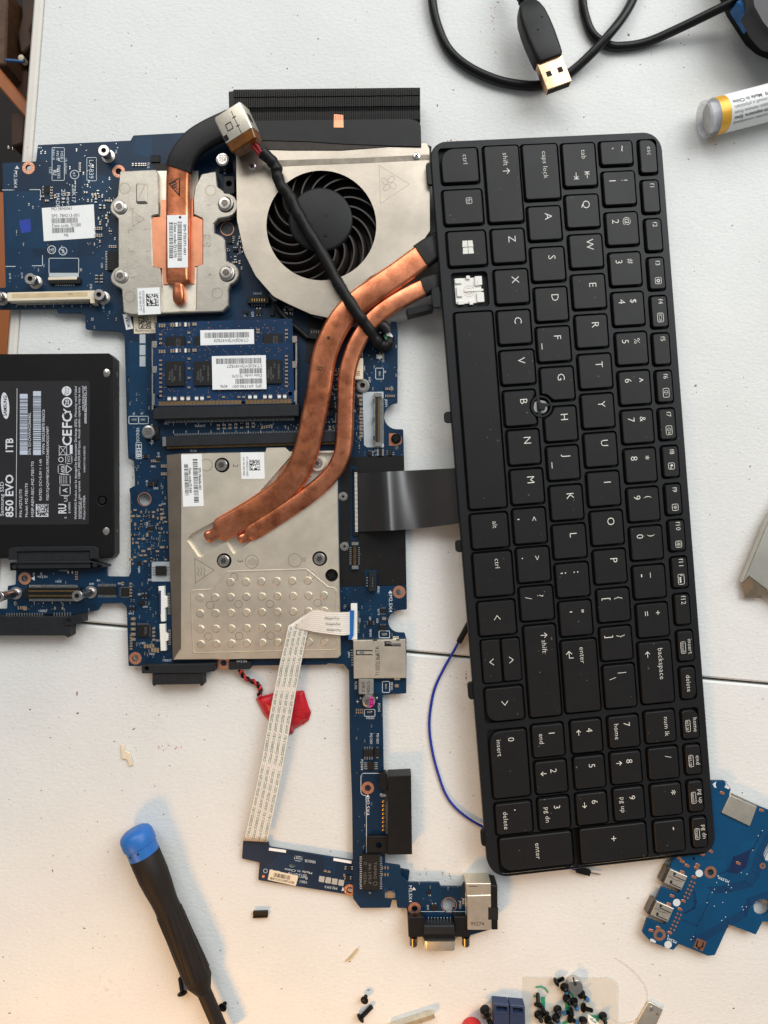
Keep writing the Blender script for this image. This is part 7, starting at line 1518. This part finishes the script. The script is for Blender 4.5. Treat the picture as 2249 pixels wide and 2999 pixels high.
def glue_tube():
    t = thing('glue_tube', 'clear plastic tube with yellow band and white printed label, text upside down', 'tube', (2160, 320)); R = .0082
    a = W(2061, 350, 8.4); e = W(2320, 282, 8.4); d = (e - a).normalized(); mat = axis_mat(a, d); sd = d.cross(Vector((0, 0, 1))).normalized(); up = sd.cross(d)
    b = MB(); b.lathe([(R * .9, 0), (R, .0004), (R, .06)], mat, 48, capend=False); b.lathe([(R * .82, .06), (R * .82, .0012), (R * .86, .0)], mat, 48, capend=False); mk('clear_shell', b, CLEAR, t, 60)
    b = MB(); b.lathe([(R * .81, .003), (R * .81, .0032), (.0002, .0034)], mat, 40); mk('end_plug', b, M('milky_plastic', (206, 202, 196), .45), t, 50)
    b = MB(); b.lathe([(R * .8, .0034), (R * .8, .0062)], mat, 48, capend=False); mk('clear_gap', b, M('pale_inner', (222, 218, 214), .5), t, 60)
    b = MB(); b.lathe([(R * 1.004, .0046), (R * 1.004, .0092)], mat, 48, capend=False); mk('yellow_band', b, YELLOW, t, 60)
    b = MB(); b.lathe([(R * 1.004, .00925), (R * 1.004, .06)], mat, 48, capend=False); lb = mk('label', b, PAPER, t, 60)
    I = MB(); Rr = R * 1.008
    def wrap(s, th, start, h, bold=0):
        # letters bent round the tube, read from the far end; th: angle from the top
        x = .0104 + sum(GLY[(c, bold)][2] for c in s) * h / CAP; th += .42
        for c in s:
            v, f, adv = GLY[(c, bold)]; k = h / CAP
            vs = []
            for gx, gy in v:
                al = x - gx * k; q = th + (gy * k) / Rr
                vs.append(a + d * al + sd * (Rr * math.sin(-q) * -1) + up * (Rr * math.cos(q)))
            I.add(vs, f); x -= adv * k
    for s, th, x0, h, bo in (('1090  Made in China', -.62, .0285, .00165, 1), ('ifficulties consult a physician.', -.30, .0300, .00150, 0), ('ome irritation remove from', -.02, .0268, .00150, 0), ('move from exposure. Eyes:', .26, .0270, .00150, 1), ('gency number immediately', .54, .0256, .00140, 0)): wrap(s, th, x0, h, bo)
    mk('print', I, INK, lb, 0)
glue_tube()

t = thing('multitool_blade', 'silver metal tool with an angled bright tip at the picture edge beside the keyboard', 'tool', (2240, 1650)); z = 6.4
b = MB(); b.prism([(2250, 1526), (2177, 1705), (2194, 1689), (2248, 1730), (2330, 1790), (2420, 1600), (2330, 1400)], z, 2.6, ch=.5); mk('bar', b, M('brushed_bar', (200, 196, 184), .4, 1.0, var=.06, vs=90), t, 20)
b = MB(); b.add([W(2196, 1689, z), W(2247, 1729, z), W(2232, 1752, 2.6), W(2180, 1750, 2.6), W(2176, 1708, 3.0), W(2209, 1716, 5.4)], [(0, 4, 5), (4, 3, 5), (0, 5, 1), (5, 3, 2, 1)]); mk('tip', b, M('polished_tip', (214, 190, 160), .22, 1.0, var=.15, vs=200), t, 0)

# ------------------------------------------------------------------ port board half under the keyboard
def port_board():
    t = thing('port_board', 'blue circuit board with two silver data ports, half under the keyboard corner', 'circuit board', (2080, 2560)); z = 4.2
    P = fillet([(2085, 2287), (2123, 2287), (2141, 2311), (2136, 2328), (2112, 2381), (2196, 2423), (2216, 2366), (2222, 2361), (2330, 2404), (2330, 2470), (2249, 2470), (2236, 2503), (2244, 2524), (2330, 2530), (2330, 2735), (2249, 2701), (2234, 2699), (2214, 2738), (2135, 2708), (2094, 2798), (2074, 2800), (1988, 2765), (1972, 2783), (1906, 2759), (1882, 2732), (1896, 2690), (1946, 2710), (1966, 2668), (1920, 2640), (1938, 2598), (1988, 2618), (2006, 2574), (1960, 2548), (1974, 2512), (2060, 2330)], 4, 3)
    hl = [circ(2081, 2555, 9, 20), circ(2231, 2657, 24, 28), circ(2032, 2515, 4, 10)]
    b = MB(); b.prism(P, z, z - 1.3, ch=.08, holes=hl, bottom=True); mk('board', b, PCB2, t, 0)
    q = z + .03
    for x, y in ((2081, 2555), (1932, 2738)):
        rb = MB(); rb.ring(x, y, 9, 18, q)
        for i in range(12): a = i * math.pi / 6; rb.post(x + 14 * math.cos(a), y + 14 * math.sin(a), q, [(.24, 0), (.2, .09), (.06, .12)], 6, 1)
        mk('screw_hole_ring', rb, [RING, SOLDER], t)
    S = MB()
    for x, y in ((2048, 2558), (1982, 2644), (1957, 2767)): b = MB(); b.flat(circ(x, y, 11, 20), q); mk('white_dot', b, SILK, t, 0)
    S.flat([(1904, 2750), (1912, 2750), (1921, 2757), (1920, 2762), (1904, 2757)], q); S.flat([(2087, 2296), (2098, 2289), (2096, 2300), (2099, 2308), (2092, 2306)], q); S.flat([(2124, 2290), (2130, 2300), (2138, 2308), (2134, 2312), (2122, 2306), (2126, 2298)], q)
    text(S, 'M2.5X4', 2120, 2577, 7, 202, q, 34, 1); S.flat([(2101, 2564), (2106, 2564), (2103, 2569)], q); text(S, 'M2.5X4', 1968, 2755, 7, 205, q, 30, 1); S.flat([(1955, 2743), (1960, 2743), (1957, 2738)], q)
    r = random.Random(9)
    for x, y in ((2188, 2560), (2171, 2556), (2099, 2585), (2093, 2605), (2086, 2614), (2127, 2614), (2142, 2600), (2134, 2592), (2071, 2644), (2117, 2643), (2092, 2654), (2125, 2686), (2114, 2696), (2174, 2656), (2186, 2656), (2177, 2665), (2024, 2752), (2031, 2743), (2205, 2490), (2221, 2448), (2233, 2433)): S.flat(circ(x, y, 1.5, 8), q)
    mk('silkscreen', S, SILK, t, 0, kind='stuff')
    G = MB()
    def tr(pts, n, dx, dy, w=1.3):
        for i in range(n): G.line([(x + dx * i, y + dy * i) for x, y in pts], w * 1.5, q - .015 + .001 * i)
    tr([(2232, 2436), (2206, 2486), (2150, 2512), (2132, 2550), (2108, 2560)], 1, 0, 0, 2.2); tr([(2246, 2440), (2215, 2500), (2200, 2550), (2180, 2580), (2120, 2596), (2070, 2600)], 6, 4.5, 3.2); tr([(2249, 2612), (2190, 2632), (2178, 2665), (2130, 2694), (2044, 2744)], 5, 2, 4.5); tr([(2030, 2740), (2028, 2760)], 2, 8, 0, 3); tr([(1990, 2692), (2042, 2712), (2072, 2650), (2070, 2640), (2076, 2620)], 1, 0, 0, 1.6); tr([(2002, 2676), (2030, 2660), (2034, 2640), (2030, 2610)], 2, 5, 0, 2)
    G.flat([(2150, 2510), (2200, 2490), (2186, 2540), (2160, 2560), (2134, 2556)], q - .016)
    mk('traces', G, M('dark_mask_trace', (8, 36, 76), .45), t, 0)
    Q = MB()
    for x, y, a in ((2116, 2323, 20), (2231, 2374, 15), (2082, 2494, 25), (2058, 2503, 20), (1990, 2514, 30), (1999, 2524, 25), (2013, 2536, 25), (2044, 2534, 25), (2040, 2543, 25), (1999, 2555, 20), (2033, 2570, 20), (2163, 2529, 25), (1969, 2625, 20), (1959, 2649, 20), (2002, 2640, 20), (1992, 2664, 20), (1907, 2726, 15), (1928, 2718, 20), (1962, 2733, 20)):
        Q = MB(); Q.prism(rect(x, y, 15, 8, a, 4), z + .2, z, ch=.08); mk('oval_solder_pad', Q, RING, t)
    Q = MB()
    for bx, by in ((2024, 2582), (1984, 2676)):
        for i in range(5):
            for j in range(2): Q = MB(); Q.post(bx - i * 4.9 + j * 9.5, by + i * 11 - j * 0 + j * 4, z, [(.55, 0), (.45, .35), (.15, .45)], 10); mk('solder_joint', Q, RING, t)
    Q = MB(); Q.prism(rect(2050, 2767, 30, 30, 22), z + .05, z); mk('copper_pad', Q, COPPER2, t, 0)
    Q = MB(); Q.line([(2043, 2758), (2040, 2770), (2048, 2779), (2058, 2772), (2060, 2762)], 4, z + .09); mk('marker_stroke', Q, MARK, t, 0)
    Q = MB(); Q.ring(2234, 2536, 3, 9, q); mk('test_pad', Q, RING, t, 0)
    # ports
    b = MB(); b.prism(fillet([(2139, 2329), (2218, 2364), (2197, 2421), (2114, 2381)], 3, 3), z + .9, -.5 + 1, ch=.25); o = mk('display_port', b, TIN, t)
    b = MB(); b.add([W(2139, 2329, z + .8), W(2218, 2364, z + .8), W(2220, 2358, .6), W(2142, 2323, .6)], [(0, 3, 2, 1)]); mk('port_face', b, DSTEEL, o, 0)
    for k, (x, y) in enumerate(((1994, 2583), (1954, 2677))):
        u = (.92, .43); v = (-.40, .92)
        def pq(a, c): return (x + u[0] * a + v[0] * c, y + u[1] * a + v[1] * c)
        b = MB(); b.prism([pq(-42, -21), pq(12, -22), pq(12, 22), pq(-42, 23)], z + 1.1, .6, ch=.25); o = mk('data_port', b, TIN, t)
        b = MB()
        for c in (-13, 11): b.line([pq(-26, c + 6), pq(8, c + 6)], 2.6, z + 1.14); b.line([pq(-26, c - 2), pq(-26, c + 6)], 2.6, z + 1.15)
        b.prism([pq(-29, -17), pq(-22, -17), pq(-22, -11), pq(-29, -11)], z + 1.16, z + 1.1); b.prism([pq(-29, 9), pq(-22, 9), pq(-22, 15), pq(-29, 15)], z + 1.16, z + 1.1); mk('spring_slot', b, DARK, o, 0)
        b = MB(); b.line([pq(-40, 0), pq(-28, -1), pq(-26, 2), pq(-10, 1), pq(-8, -2), pq(2, -1)], 1.1, z + 1.15); mk('seam', b, DSTEEL, o, 0)
        b = MB(); b.prism([pq(-52, -22), pq(-42, -21), pq(-42, 23), pq(-54, 24)], z + .5, .6, ch=.2); mk('port_mouth', b, DSTEEL, o)
port_board()
